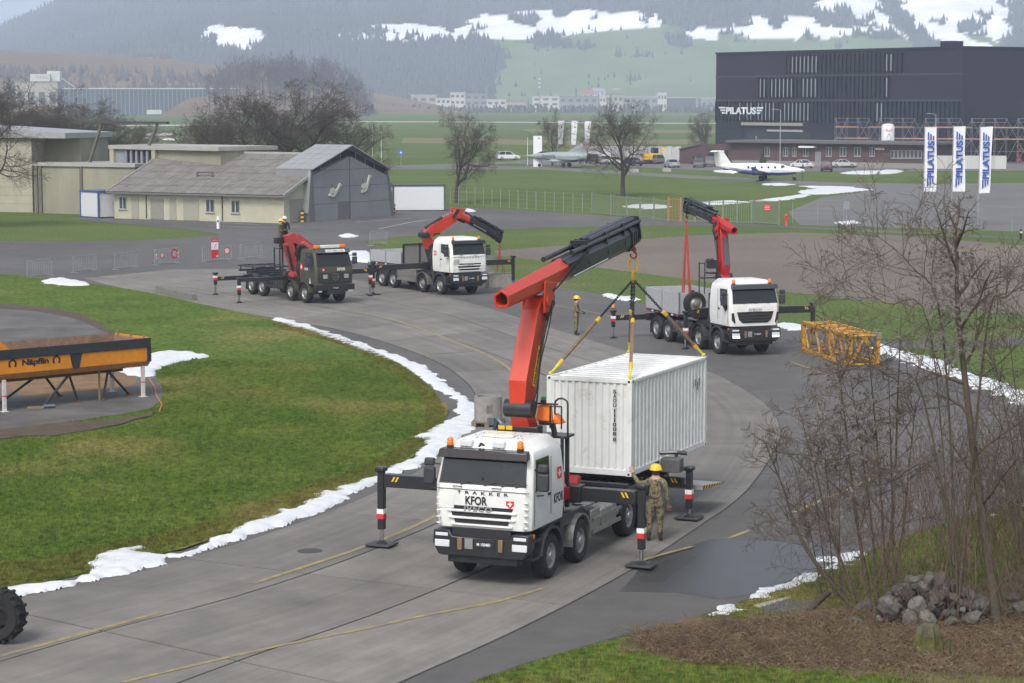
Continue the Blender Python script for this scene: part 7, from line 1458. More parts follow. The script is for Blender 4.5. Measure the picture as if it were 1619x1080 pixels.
MB().lathe([(rT, 2.4), (rT, zt_ - .5), (rT * .8, zt_ - .15), (0, zt_)], n=24).build('tank_shell', mat('tank_white', (.66, .66, .66), .45, var=.04), t, smooth=True)
for k in range(3): a = 2 * PI * k / 3; MB().beam((rT * .9 * math.cos(a), rT * .9 * math.sin(a), 0), (rT * .9 * math.cos(a), rT * .9 * math.sin(a), 2.5), .12).build('tank_leg', GAL, t)
rg_ = MB(); rg_.path([(.55 * math.cos(a), -rT - .03 + .10 * abs(math.cos(a)), zt_ - 1.0 + .35 * math.sin(a)) for a in np.linspace(PI, 2 * PI, 9)], .07, 6); rg_.build('red_ring_emblem', SIGNR, t); dr = MB(); dr.path([(.38 * math.cos(a), -rT - .03, zt_ - 2.6 + .42 * math.sin(a)) for a in np.linspace(PI * .85, PI * 2.15, 9)] + [(0, -rT - .03, zt_ - 1.75), (.38 * math.cos(PI * .85), -rT - .03, zt_ - 2.6 + .42 * math.sin(PI * .85))], .035, 5); dr.build('blue_drop_emblem', mat('drop_blue', (.10, .30, .5), .5), t)
def lamp_post(px, base, top, label, arm=1.0):
    p = G(px, base); t = thing('lamp_post', label, 'lamp post', (p.x, p.y, 0)); z = AT(px, top, p.y).z; MB().tube((0, 0, 0), (0, 0, z), .10, .06, n=8).build('pole', GAL, t); MB().beam((0, 0, z), (arm * -1.0, 0, z + .15), .12, .08).build('lamp_arm', GAL, t); MB().box(min(-arm * 1.6, -arm * .8), max(-arm * 1.6, -arm * .8), -.12, .12, z + .1, z + .2).build('lamp_head', GAL, t)
lamp_post(1233, 264, 174, 'tall lamp post beside the aircraft in front of the offices'); lamp_post(1478, 268, 181, 'tall lamp post rising behind the scaffolding')
for px, base, top, lb in ((589, 262, 195, 'thin white mast on the meadow behind the shelter'), (603, 262, 213, 'shorter thin white mast behind the shelter'), (834, 262, 217, 'thin mast beside the white sign board'), (1195, 250, 215, 'slim mast at the corner of the dark offices')):
    p = G(px, base); t = thing('slim_mast', lb, 'mast', (p.x, p.y, 0)); MB().tube((0, 0, 0), (0, 0, AT(px, top, p.y).z), .06, .04, n=6).build('pole', BW, t); MB().box(-.15, .15, -.15, .15, 0, .12).build('footing', CONC, t)
p = G(634, 262); t = thing('traffic_sign', 'round blue traffic sign on the meadow road', 'sign', (p.x, p.y, 0)); z = AT(634, 241, p.y).z; MB().tube((0, .06, 0), (0, .06, z + .5), .04, n=6).build('pole', GAL, t); d = MB().lathe([(0, -.02), (.48, -.02), (.48, .02), (0, .02)], (0, 0, z), axis='y', n=20).build('sign_disc', mat('sign_blue', (.03, .16, .42), .4), t); MB().prism([(-.2, z - .15), (.2, z - .15), (0, z + .2)], 'y', -.03, -.021).build('white_pictogram', SIGNW, d)
for px, base, top, lb in ((1338, 357, 318, 'small grey sign on a thin pole before the taxiway'),):
    p = G(px, base); t = thing('grey_sign', lb, 'sign', (p.x, p.y, 0)); z = AT(px, top, p.y).z; MB().tube((0, .03, 0), (0, .03, z), .03, n=6).build('pole', GAL, t); MB().box(-.25, .25, -.02, .0, z - .75, z).build('sign_plate', mat('blue_grey_sheet', (.22, .24, .27)), t)
p = G(1243, 357); t = thing('fire_hydrant', 'red fire hydrant beside the gate', 'hydrant', (p.x, p.y, 0)); MB().lathe([(.16, 0), (.12, .1), (.11, .8), (.16, .85), (.15, 1.0), (.06, 1.1), (0, 1.12)], n=12).build('hydrant_body', SIGNR, t, smooth=True); MB().tube((-.2, 0, .7), (.2, 0, .7), .06, n=8).build('hydrant_outlet', SIGNR, t)
p = G(345, 362); t = thing('reflector_post', 'short white roadside post beside the grass wedge', 'post', (p.x, p.y, .01)); MB().lathe([(.14, 0), (.14, .9), (.08, 1.1), (0, 1.12)], n=10).build('post_body', BW, t, smooth=True); MB().box(-.06, .06, -.15, -.13, .6, .8).build('reflector', SIGNK, t)
for k, (px, py) in enumerate(((1003, 271), (1054, 270))): p = G(px, py + 2); t = thing('concrete_block', 'pale concrete block on the grass edge near the parked cars', 'block', (p.x, p.y, 0), .1, 'pale blocks at the car park'); MB().box(-.7, .7, -.3, .3, 0, .55).build('block_body', PALE, t, bevel=.05); MB().box(-.5, .5, -.2, .2, .553, .62).build('block_lip', PALE, t)
for k, (px, py) in enumerate(((1614, 378), (1555, 281))): p = G(px, py); t = thing('marker_post', ['short dark marker post on the pale road edge', 'short white marker post on the far grass'][k], 'post', (p.x, p.y, .005)); MB().lathe([(.08, 0), (.08, .75), (.05, .85), (0, .86)], n=8).build('post_body', SIGNK if k == 0 else BW, t); MB().box(-.085, .085, -.09, -.082, .5, .62).build('reflector', SIGNW, t)
p = G(1610, 255); t = thing('red_post_stack', 'red and white stacked barrier units beside a pale shed', 'barrier', (p.x, p.y, 0)); 
for k in range(4): MB().box(-.5, .5, -.4, .4, k * .8, k * .8 + .78).build('barrier_unit', SIGNR if k % 2 == 0 else mat('brick_red', (.38, .1, .06), .6), t)
p = G(1500, 268); t = thing('white_tarpaulin_fence', 'white sheeted site fence behind the lettered banners', 'fence', (p.x, p.y, 0), R(-6))
for k in range(6): MB().box(k * 1.9 - 2, k * 1.9 - .12, 0, .06, .1, 2.3).build('fence_sheet', mat('site_sheet', (.45, .45, .44), .8, rand=.12), t)
# ================================================================== TREES
def seg_mesh(segs, n, name):      # segs: list of (p0, p1, r0, r1) -> one mesh, vectorised
    A = np.array([[*s[0], *s[1], s[2], s[3]] for s in segs]); p0, p1, r0, r1 = A[:, :3], A[:, 3:6], A[:, 6], A[:, 7]
    d = p1 - p0; d /= np.maximum(1e-9, np.linalg.norm(d, axis=1))[:, None]
    u = np.where((np.abs(d[:, 2]) < .9)[:, None], np.array([0, 0, 1.]), np.array([1., 0, 0])); x = np.cross(d, u); x /= np.linalg.norm(x, axis=1)[:, None]; y = np.cross(d, x)
    ang = 2 * np.pi * np.arange(n) / n; c, s = np.cos(ang), np.sin(ang)
    ringf = lambda p, r: p[:, None, :] + r[:, None, None] * (x[:, None, :] * c[None, :, None] + y[:, None, :] * s[None, :, None])
    V = np.concatenate([ringf(p0, r0), ringf(p1, r1)], 1).reshape(-1, 3); m = len(A); base = (np.arange(m) * 2 * n)[:, None]
    i = np.arange(n); F = np.stack([i, (i + 1) % n, (i + 1) % n + n, i + n], 1)[None] + base[:, :, None]
    return np_mesh(name, V, F.reshape(-1, 4))
def np_mesh(name, V, F, smooth=False):
    me = bpy.data.meshes.new(name); k = F.shape[1]; me.vertices.add(len(V)); me.vertices.foreach_set('co', V.astype(np.float32).ravel()); me.loops.add(F.size); me.loops.foreach_set('vertex_index', F.astype(np.int32).ravel())
    me.polygons.add(len(F)); me.polygons.foreach_set('loop_start', (np.arange(len(F)) * k).astype(np.int32)); me.polygons.foreach_set('loop_total', np.full(len(F), k, np.int32))
    if smooth: me.polygons.foreach_set('use_smooth', np.ones(len(F), bool))
    me.update(); me.validate(); return me
def grow(rnd, p, d, L_, r, lev, cfg, big, fine):
    ns = cfg['ns'][lev]; pts = [p]; q = p.copy(); dd = d.copy(); rads = [r]
    for k in range(ns):
        dd = (dd + Vector([rnd.gauss(0, cfg['wob'][lev]) for _ in range(3)]) + Vector((0, 0, cfg['up'][lev]))).normalized(); q = q + dd * (L_ / ns); pts.append(q); rads.append(max(cfg['rmin'], r * (1 - .78 * (k + 1) / ns)))
    tgt = big if lev < cfg['split'] else fine
    for a, b, ra, rb in zip(pts[:-1], pts[1:], rads[:-1], rads[1:]): tgt.append((a, b, ra, rb))
    if lev + 1 >= len(cfg['ns']): return
    n = cfg['kids'][lev]
    for k in range(n):
        t = cfg['t0'][lev] + (1 - cfg['t0'][lev]) * (k + rnd.random() * .8) / n; i = min(ns - 1, int(t * ns)); b = pts[i].lerp(pts[i + 1], t * ns - i); ax = (pts[i + 1] - pts[i]).normalized()
        az = rnd.random() * 2 * PI + k * 2.4; s = ax.orthogonal().normalized(); s = Matrix.Rotation(az, 3, ax) @ s; an = R(rnd.uniform(*cfg['ang'][lev])); nd = ax * math.cos(an) + s * math.sin(an)
        grow(rnd, b, nd, L_ * rnd.uniform(*cfg['len'][lev]) * (1.1 - .45 * t), max(cfg['rmin'], rads[i] * .52), lev + 1, cfg, big, fine)
BARK = mat('dark_bark', (.055, .045, .038), .9, var=.3, scale=4, bump=.5, bscale=15); TWIG = mat('grey_brown_twigs', (.085, .068, .056), .9, var=.2, scale=2); BARKG = mat('mossy_bark', (.085, .075, .045), .9, var=.4, scale=6, bump=.4, bscale=20)
def tree_meshes(seed, h, cfg=None, trunk=.30):
    rnd = random.Random(seed); big, fine = [], []
    cfg = cfg or dict(ns=[6, 7, 5, 4, 3], wob=[.06, .16, .2, .22, .25], up=[.0, .05, .04, .03, .02], kids=[11, 9, 8, 6], t0=[.28, .25, .2, .15], ang=[(28, 68), (30, 60), (28, 60), (25, 60)], len=[(.68, .95), (.45, .68), (.42, .66), (.45, .75)], rmin=.009, split=2)
    grow(rnd, Vector((0, 0, -.1)), Vector((0, 0, 1)), h * .62, trunk, 0, cfg, big, fine)
    return seg_mesh(big, 7, 'trunk'), seg_mesh(fine, 3, 'crown')
TREEM = [tree_meshes(s, 12) for s in (3, 11, 27)]
for a, b in TREEM: a.materials.append(BARK); b.materials.append(TWIG)
def bare_tree(px, base, top, label, k=0, wide=1.0, rz=0.0, grp=None, Y=None):
    p = G(px, base) if Y is None else Vector((AT(px, base, Y).x, Y, 0)); z = AT(px, top, p.y).z; me = TREEM[k]; H = max(v.co.z for v in me[1].vertices); s = z / H
    t = thing('bare_tree', label, 'tree', (p.x, p.y, 0), rz, grp); t.scale = (s * wide, s * wide, s); OB('trunk', me[0], None, t); OB('crown', me[1], None, t)
bare_tree(722, 321, 165, 'bare round crowned tree on the meadow beside the shelter container', 0, 1.0); bare_tree(985, 311, 146, 'bare spreading tree on the meadow in front of the parked cars', 1, 1.08, 1.2)
for i, (px, top, k, w) in enumerate(((345, 160, 2, 1.5), (398, 132, 0, 1.6), (445, 112, 1, 1.6), (488, 140, 2, 1.5), (318, 178, 0, 1.4))): bare_tree(px, 240, top, ['slender bare tree behind the hut roof', 'broad bare tree rising behind the hut roof', 'tallest bare tree behind the hut roof', 'bare tree behind the shelter gable', 'small bare tree beside the hut roof end'][i], k, w, i * 1.7, 'bare trees behind the hut', Y=268 + i * 5)
bare_tree(560, 240, 165, 'thin bare tree standing just behind the shelter ridge', 1, 1.3, .4, Y=290); bare_tree(873, 262, 172, 'small bare tree behind the parked jet', 2, .9, 2.0); bare_tree(1117, 258, 168, 'small bare tree beside the dark office corner', 0, .8, 3.0)
for i, (px, top, k, Y) in enumerate(((60, 150, 1, 300), (105, 132, 2, 310), (150, 148, 0, 295), (185, 180, 1, 320), (20, 140, 2, 290))): bare_tree(px, 240, top, ['bare tree between the bunker roof and white silo', 'bare tree standing behind the concrete annex', 'bare tree behind the raking concrete struts', 'bare tree by the far hall behind the gantry', 'bare tree behind the tall pale bunker'][i], k, 1.6, i * 1.1, 'bare trees behind the bunkers', Y=Y)
bare_tree(-28, 260, 62, 'big bare tree in front of the pale bunker, only its branches in view', 1, .85, .5, Y=205)
gq = G(1207, 262); t = thing('conifer_bush', 'small dark green conifer bush at the brick wall', 'bush', (gq.x, gq.y, 0)); mb = MB()
for k in range(5): mb.lathe([(1.1 - k * .2, .3 + k * .5), (.55 - k * .1, .75 + k * .5), (.1, 1.0 + k * .5)], n=9, lug=.25, lugsel=(0,))
mb.build('foliage', mat('conifer_green', (.02, .045, .018), .9, var=.4, scale=3), t); MB().tube((0, 0, 0), (0, 0, .5), .12, n=6).build('stem', BARK, t)
gq = G(1612, 258); t = thing('dark_bush', 'dark leafy bush at the end of the scaffolding', 'bush', (gq.x, gq.y + 6, 0))
fo = []; rl = random.Random(4)
for k in range(1500):
    v = Vector([rl.gauss(0, 1) for _ in range(3)]).normalized() * (rl.random() ** .4); c = Vector((v.x * 4.5, v.y * 4, 4.2 + v.z * 4)); s = .28; fo.append((c, c + Vector([rl.uniform(-1, 1) for _ in range(3)]) * s, .16, .02))
OB('foliage', seg_mesh(fo, 3, 'foliage'), mat('evergreen', (.022, .035, .02), .9, var=.4, scale=1), t); MB().tube((0, 0, 0), (0, 0, 3), .25, n=7).build('stem', BARK, t)
# ================================================================== FAR HALL, TOWN, HILLS
def far_block(x0, x1, ytop, ybase, m, label, name='far_building', rows=2, cat='building', Y=None, roofm=None, grp=None, depth=30, strips=True):
    A, B = (G(x0, ybase), G(x1, ybase)) if Y is None else (Vector((AT(x0, ybase, Y).x, Y, 0)), Vector((AT(x1, ybase, Y).x, Y, 0)))
    f = Fac((A.x, A.y), (B.x, B.y)); t = thing(name, label, cat, (f.o.x, f.o.y, 0), f.rz, grp); zt_ = f.at(x0, ytop)[1]
    MB().box(0, f.len, 0, depth, 0, zt_).build('walls', m, t); MB().box(-.5, f.len + .5, -.5, depth, zt_ + .01, zt_ + .8).build('roof', roofm or mat('far_roof_grey', (.20, .20, .20), .8), t)
    if strips:
        n = max(3, int(f.len / 7))
        pn = MB().box(0, 1, -.06, -.01, 0, 1).mesh('window'); pn.materials.append(mat('far_window', (.06, .07, .08), .3))
        for r_ in range(rows):
            for k in range(n):
                o = OB('window', pn, None, t, (f.len * (k + .2) / n, 0, zt_ * (r_ + .35) / (rows + .1))); o.scale = (f.len / n * .6, 1, zt_ / (rows + .1) * .42)
    return f, t, zt_
HALLM = mat('hall_blue_green_glass', (.045, .07, .085), .4, var=.25, scale=.06, stretch=(1, 1, .1)); FW = mat('far_white', (.50, .50, .48), .8, var=.06); FB_ = mat('far_beige', (.36, .33, .27), .8, var=.06); FG = mat('far_grey', (.22, .23, .24), .8, var=.08); FR = mat('far_red', (.30, .09, .07), .8, var=.1); FDB = mat('far_dark', (.07, .07, .08), .8)
f, t, zt_ = far_block(100, 372, 141, 182, HALLM, 'long glass fronted aircraft hall at the foot of the brown hill', 'far_hangar_hall', depth=80, strips=False, roofm=mat('hall_roof_pale', (.50, .51, .52), .6))
hf = MB().box(-.25, .25, -.6, -.01, 0, zt_).mesh('facade_post'); hf.materials.append(FG)
for k in range(40): OB('facade_post', hf, None, t, (f.len * (k + .5) / 40, 0, 0))
pA_ = AT(232, 178, 1690); v = thing('white_trailer', 'white trailer parked before the long far hall', 'trailer', (pA_.x, pA_.y, 0)); MB().box(0, 11, 0, 2.5, .9, 4.2).build('trailer_body', FW, v, bevel=.1); MB().box(1, 10, .3, 2.2, 0, .89).build('trailer_base', FDB, v)
f, t, zt_ = far_block(25, 92, 130, 181, FB_, 'pale silo works with white lettered tower left of the far hall', 'far_silo_works', Y=1760, rows=1); z_ = lambda y: f.at(60, y)[1]
for (a, b, ya, yb) in ((47, 78, 129.5, 117), (72, 92, 129.5, 112)): MB().box(f.at(a, 120)[0], f.at(b, 120)[0], 1 if a < 60 else 6, 14, z_(ya), z_(yb)).build('silo_tower', FW, t)
fitted_text('Trachsel', f.at(76, 120)[0] - f.at(57, 120)[0], 2.4, FG, t, face_front(f.at(66, 120)[0], .9, z_(122)), 'far_lettering'); MB().beam((f.at(92, 120)[0], 8, z_(122)), (f.at(115, 120)[0], 8, z_(138)), 1.2).build('conveyor', FG, t)
TOWN = [(560, 628, 161, 176, FB_, 1), (596, 614, 141, 170, mat('far_brown', (.16, .12, .11), .8), 3), (620, 650, 164, 177, FR, 1), (650, 690, 151, 176, FB_, 2), (690, 712, 155, 177, FW, 2), (712, 735, 147, 177, FW, 3), (735, 770, 149, 177, FG, 3), (770, 800, 158, 177, FW, 2), (800, 830, 161, 177, FB_, 1), (842, 884, 153, 177, FW, 3), (884, 945, 153, 176, FG, 2), (948, 962, 152, 176, FW, 2), (962, 985, 150, 176, FB_, 2), (985, 1040, 154, 176, FG, 2), (1040, 1054, 146, 176, FW, 2), (1054, 1100, 155, 176, FDB, 1), (1098, 1108, 152, 172, FR, 1), (1108, 1140, 156, 176, FG, 1), (500, 560, 165, 176, FR, 1), (440, 500, 163, 176, FB_, 1)]
TL = ['far beige row beside the foot of the wooded knoll', 'far brown tower block rising above the wooded knoll edge', 'far low red building next to the brown tower block', 'far beige block with two window rows near the red building', 'far small white block between beige and taller white blocks', 'far tall white block with three window rows', 'far grey hall joined to the tall white block', 'far white block beside the grey three storey hall', 'far low beige building between two white blocks', 'far wide white block under the radio mast', 'far long grey hall beside the radio mast block', 'far narrow white block next to the long grey hall', 'far beige block behind the spreading bare tree', 'far grey hall behind the spreading bare tree', 'far slim white tower behind the spreading bare tree', 'far dark low hall near the office building corner', 'far small red building in front of dark hall', 'far grey hall reaching behind the office corner', 'far long low red building before the bare wood', 'far low beige building before the bare wood']
for i, (a, b, yt, yb, m, rows) in enumerate(TOWN): far_block(a, b, yt, yb, m, TL[i], rows=rows, roofm=mat('far_roof_pale', (.42, .42, .42), .8) if i % 2 else None)
for i, (px, py, s) in enumerate(((930, 146, 7), (945, 143, 8), (975, 144, 7), (905, 147, 6), (1035, 150, 6), (1120, 152, 7), (1085, 152, 6))):
    q = AT(px, py, 2750 + 40 * i); t = thing('far_house', 'far gabled house with %s roof and %s walls on the green slope' % ('red' if i % 3 == 0 else 'grey', 'white' if i % 2 else 'beige'), 'house', (q.x, q.y, q.z - 7), .3 * i, 'far houses on the slope'); MB().box(-s, s, -5, 5, 0, 6).build('walls', FW if i % 2 else FB_, t); MB().prism([(-6, 6.01), (6, 6.01), (0, 10)], 'x', -s - .5, s + .5).build('roof', FR if i % 3 == 0 else FG, t)
    for k in (-1, 1): MB().box(k * s * .5 - 1, k * s * .5 + 1, -5.06, -5.01, 2, 4).build('window', FDB, t)
p = AT(853, 176, 2200); t = thing('radio_mast', 'tall thin radio mast above the far white block', 'mast', (p.x, p.y, 0)); zt_ = AT(853, 121, 2200).z; MB().tube((0, 0, 0), (0, 0, zt_), .5, .25, n=6).build('mast_tube', FG, t)
for k in range(3): MB().box(-1.2, 1.2, -.3, .3, zt_ - 3 - k * 4, zt_ - 1.5 - k * 4).build('antenna_panel', FW, t)
# --- hills
def in_poly(px, py, poly):
    c = np.zeros(px.shape, bool); n = len(poly)
    for i in range(n):
        (xa, ya), (xb, yb) = poly[i], poly[(i + 1) % n]; k = (ya > py) != (yb > py)
        with np.errstate(divide='ignore', invalid='ignore'): c ^= k & (px < (xb - xa) * (py - ya) / (yb - ya) + xa)
    return c
def nz_grid(X, Y, sc, seed, o=4): return np.array([fbm(a, b, sc, seed, o) for a, b in zip(X.ravel(), Y.ravel())]).reshape(X.shape)
pxs = np.concatenate([np.arange(-1500, -60, 40), np.arange(-60, 1680, 5), np.arange(1680, 3200, 40)]).astype(float); NR = 130
rx = [-1500, -600, -300, 0, 60, 110, 200, 400, 800, 1619, 2400, 3200]; ry = [150, 130, 105, 46, 22, -2, -45, -130, -190, -230, -150, -60]
s_ = np.linspace(0, 1, NR); PXg, Sg = np.meshgrid(pxs, s_); Yg = 2650 + 2300 * Sg; Xg = (PXg - 809.5) / FPX * Yg; zr = (158 - np.interp(PXg, rx, ry)) / FPX * 4950 + 11.5
Nz = nz_grid(Xg, Yg, 1 / 500., 1.7, 5); Nf = nz_grid(Xg, Yg, 1 / 60., 5.2, 4)
Zg = zr * (Sg ** 1.12) * (1 + .10 * Nz * (1 - Sg)) + 14 * Nz * Sg * (1 - Sg) * 4 - 2
PYg = 158 - (Zg - 11.5) / Yg * FPX
qx, qy = PXg + 14 * Nf + 8 * Nz, PYg + 5 * Nf
SNOWP = [[(328, 62), (332, 42), (350, 40), (425, 49), (418, 72), (400, 81), (362, 76)], [(547, 60), (600, 41), (650, 38), (700, 44), (712, 54), (680, 64), (620, 66)], [(700, 60), (735, 38), (760, 24), (850, 18), (1000, 20), (1052, 27), (1040, 42), (960, 50), (900, 60), (840, 66), (760, 62), (730, 70)], [(1085, 60), (1100, 46), (1180, 44), (1200, 30), (1285, 27), (1298, -2), (1300, -120), (1620, -120), (1600, 0), (1585, 45), (1560, 82), (1500, 78), (1475, 62), (1440, 70), (1400, 48), (1330, 60), (1260, 64), (1200, 62), (1140, 66)]]
FORP = [[(1385, -120), (1410, -120), (1420, 15), (1470, 70), (1480, 90), (1440, 80), (1395, 20)], [(1330, 30), (1370, 26), (1365, 42), (1335, 46)], [(1500, 38), (1545, 36), (1540, 52), (1505, 54)], [(840, 55), (880, 50), (900, 75), (850, 80)], [(905, 70), (930, 68), (920, 82)], [(1585, -120), (1800, -120), (1900, 178), (1610, 178), (1580, 80)], [(1060, 58), (1090, 60), (1080, 75), (1050, 72)]]
MEAD = [(772, 182), (775, 150), (792, 104), (800, 80), (770, 66), (900, 52), (1050, 40), (1090, 52), (1200, 60), (1400, 60), (1590, 60), (1610, 180)]
mead = in_poly(qx, qy, MEAD) & ~((Nf + .5 * Nz) > .62); sn = np.zeros_like(mead)
for p_ in SNOWP: sn |= in_poly(qx, qy, p_)
holes = nz_grid(Xg, Yg * .35, 1 / 45., 9.1, 3); sn &= holes < .38; fo_ = np.zeros_like(mead)
for p_ in FORP: fo_ |= in_poly(qx, qy, p_)
sn &= ~fo_; mead &= ~fo_
V = np.stack([Xg, Yg, Zg], -1).reshape(-1, 3); nc_ = len(pxs); ii, jj = np.meshgrid(np.arange(NR - 1), np.arange(nc_ - 1), indexing='ij'); k0_ = (ii * nc_ + jj).ravel(); F = np.stack([k0_, k0_ + 1, k0_ + nc_ + 1, k0_ + nc_], 1)
me = np_mesh('mountain', V, F, True); ca = me.color_attributes.new('cover', 'FLOAT_COLOR', 'POINT')
colr = np.zeros((len(V), 4), np.float32); colr[:, 3] = 1; snf, mf = sn.ravel(), mead.ravel()
colr[:, :3] = np.array([.035, .045, .036]); colr[mf, :3] = np.array([.115, .165, .060]); colr[snf, :3] = np.array([.80, .82, .86]); colr[:, :3] *= (1 + .22 * np.clip(Nf.ravel(), -1, 1))[:, None]
ca.data.foreach_set('color', np.clip(colr, 0, 1).ravel())
mm_ = mat('mountain_cover', (.05, .06, .04), .95, spec=.1); nt = mm_.node_tree; at_ = nt.nodes.new('ShaderNodeAttribute'); at_.attribute_name = 'cover'; nt.links.new(at_.outputs['Color'], nt.nodes['Principled BSDF'].inputs['Base Color'])
struct(OB('mountain', me, mm_))
def forest(name, pts, hmin, hmax, m, label, seed):
    rg2 = np.random.default_rng(seed); n = len(pts); h = rg2.uniform(hmin, hmax, n); r = h * rg2.uniform(.16, .26, n); k = 5; a = 2 * np.pi * np.arange(k) / k
    ringv = pts[:, None, :] + np.stack([r[:, None] * np.cos(a + 0), r[:, None] * np.sin(a), np.full((n, k), 0) + (h * .12)[:, None]], -1); apex = pts + np.stack([np.zeros(n), np.zeros(n), h], 1)
    V = np.concatenate([ringv, apex[:, None, :]], 1).reshape(-1, 3); b = (np.arange(n) * (k + 1))[:, None, None]; i = np.arange(k); F = (np.stack([i, (i + 1) % k, np.full(k, k)], 1)[None] + b).reshape(-1, 3)
    return struct(OB(name, np_mesh(name, V, F), m), 'stuff', label)
fm_ = ~(mf | snf); vis = (np.abs(PXg.ravel() - 809) < 1100) & (PYg.ravel() > -60) & (Sg.ravel() > .01); idx = np.nonzero(fm_ & vis)[0]; rg1 = np.random.default_rng(3); pick = rg1.choice(idx, 30000); P_ = V[pick] + np.stack([rg1.uniform(-6, 6, len(pick)), rg1.uniform(-9, 9, len(pick)), np.full(len(pick), -2.)], 1)
forest('mountain_forest', P_, 7, 16, mat('far_forest', (.030, .042, .034), .95, var=.4, scale=.01), 'dark conifer forest covering the hazy mountain side', 5)
idx = np.nonzero(mf & vis & (Nf.ravel() > .25))[0]; pick = rg1.choice(idx, 120); forest('meadow_trees', V[pick], 5, 10, mat('far_forest', (.03, .042, .034)), 'scattered small trees on the green mountain meadow', 6)
# brown hill with its wood, left
hx = np.arange(-1300, 760, 8.); NRh = 40; sh_ = np.linspace(0, 1, NRh); PH, SH = np.meshgrid(hx, sh_); YH_ = 1880 + 620 * SH; XH = (PH - 809.5) / FPX * YH_
top_ = np.interp(PH, [-1300, -200, 30, 130, 260, 350, 420, 520, 600, 700, 760], [60, 70, 80, 84, 92, 101, 112, 128, 148, 165, 176]); zrh = (158 - top_) / FPX * 2300 + 11.5; NH = nz_grid(XH, YH_, 1 / 90., 3.3, 4)
prof = np.where(SH < .68, (SH / .68) ** .8, 1 - .5 * ((SH - .68) / .32) ** 2); ZH = np.maximum(zrh, 0) * prof + 3 * NH * SH - 1; VH = np.stack([XH, YH_, ZH], -1).reshape(-1, 3); nh = len(hx); ii, jj = np.meshgrid(np.arange(NRh - 1), np.arange(nh - 1), indexing='ij'); k0_ = (ii * nh + jj).ravel()
hm = np_mesh('hill', VH, np.stack([k0_, k0_ + 1, k0_ + nh + 1, k0_ + nh], 1), True)
struct(OB('hill', hm, mat('brown_hillside', (.105, .07, .042), .95, var=.2, scale=.012, col2=(.20, .14, .075), detail=8, spec=.1)))
rr = np.random.default_rng(8); cand = np.nonzero((PH.ravel() > -100) & (PH.ravel() < 420) & (SH.ravel() < .42))[0]; P_ = VH[rr.choice(cand, 900)] + np.stack([rr.uniform(-6, 6, 900), rr.uniform(-6, 6, 900), np.full(900, -1.)], 1); forest('hillside_scrub', P_, 5, 11, mat('winter_scrub', (.06, .05, .045), .95, var=.3, scale=.02), 'dark winter scrub on the lower brown hillside', 9)
for i, px in enumerate((231, 262)):
    q = AT(px, 91 if i == 0 else 94, 2330); t = thing('far_barn', ['far barn with dark roof on the brown hill crest', 'smaller far barn on the brown hill crest'][i], 'barn', (q.x, q.y, q.z - 3), .2); s = 7 if i == 0 else 5; MB().box(-s, s, -4, 4, 0, 4).build('walls', FB_, t); MB().prism([(-5, 4.01), (5, 4.01), (0, 8)], 'x', -s - 1, s + 1).build('roof', FDB, t)
# bare wood right of the brown hill
wsg = []; rw = random.Random(12); cfgw = dict(ns=[4, 3, 2], wob=[.05, .15, .2], up=[.0, .06, .05], kids=[9, 5], t0=[.25, .2], ang=[(25, 50), (25, 55)], len=[(.35, .55), (.4, .6)], rmin=.10, split=9)
for k in range(170):
    px = rw.uniform(330, 590); Y = rw.uniform(1500, 1850); x = (px - 809.5) / FPX * Y; top = np.interp(px, [330, 380, 420, 470, 520, 560, 592], [120, 96, 92, 95, 100, 116, 148]) + rw.uniform(0, 26); h = max(8, (158 - top) / FPX * Y + 11.5)
    b_ = []; zb_ = max(0, h - rw.uniform(20, 27)); grow(rw, Vector((x, Y, zb_)), Vector((0, 0, 1)), h - zb_, .38, 0, cfgw, b_, b_); wsg += b_
struct(OB('bare_wood', seg_mesh(wsg, 3, 'bare_wood'), mat('far_bare_wood', (.065, .052, .05), .95, var=.2, scale=.02)), 'stuff', 'bare winter wood on the slope right of the brown hill')
mw = MB(); hxw = np.linspace(330, 592, 30); q = []
for px in hxw:
    tp = np.interp(px, [330, 380, 420, 470, 520, 560, 592], [125, 110, 106, 110, 116, 130, 152]); Y = 1860; q += [((px - 809.5) / FPX * Y, Y - 250, 0), ((px - 809.5) / FPX * Y, Y, max(1, (158 - tp - 12) / FPX * Y + 11.5)), ((px - 809.5) / FPX * (Y + 300), Y + 300, 0)]
fs = []
for i in range(29): fs += [(3 * i, 3 * i + 3, 3 * i + 4, 3 * i + 1), (3 * i + 1, 3 * i + 4, 3 * i + 5, 3 * i + 2)]
struct(mw.add(q, fs).build('wooded_knoll', mat('brown_hillside', (.075, .058, .042)), smooth=True))
# rows of far hedges along the town
hd_ = []; rh = random.Random(5)
for k in range(420):
    px = rh.uniform(380, 1150); Y = rh.uniform(2050, 2120); c = Vector(((px - 809.5) / FPX * Y, Y, 0)); hd_.append((c, c + Vector((rh.uniform(-2, 2), 0, rh.uniform(3, 8))), rh.uniform(1.2, 2.6), .5))
struct(OB('far_hedges', seg_mesh(hd_, 5, 'far_hedges'), mat('far_hedge', (.06, .058, .045), .95)), 'stuff', 'dark hedges and bushes before the far town')
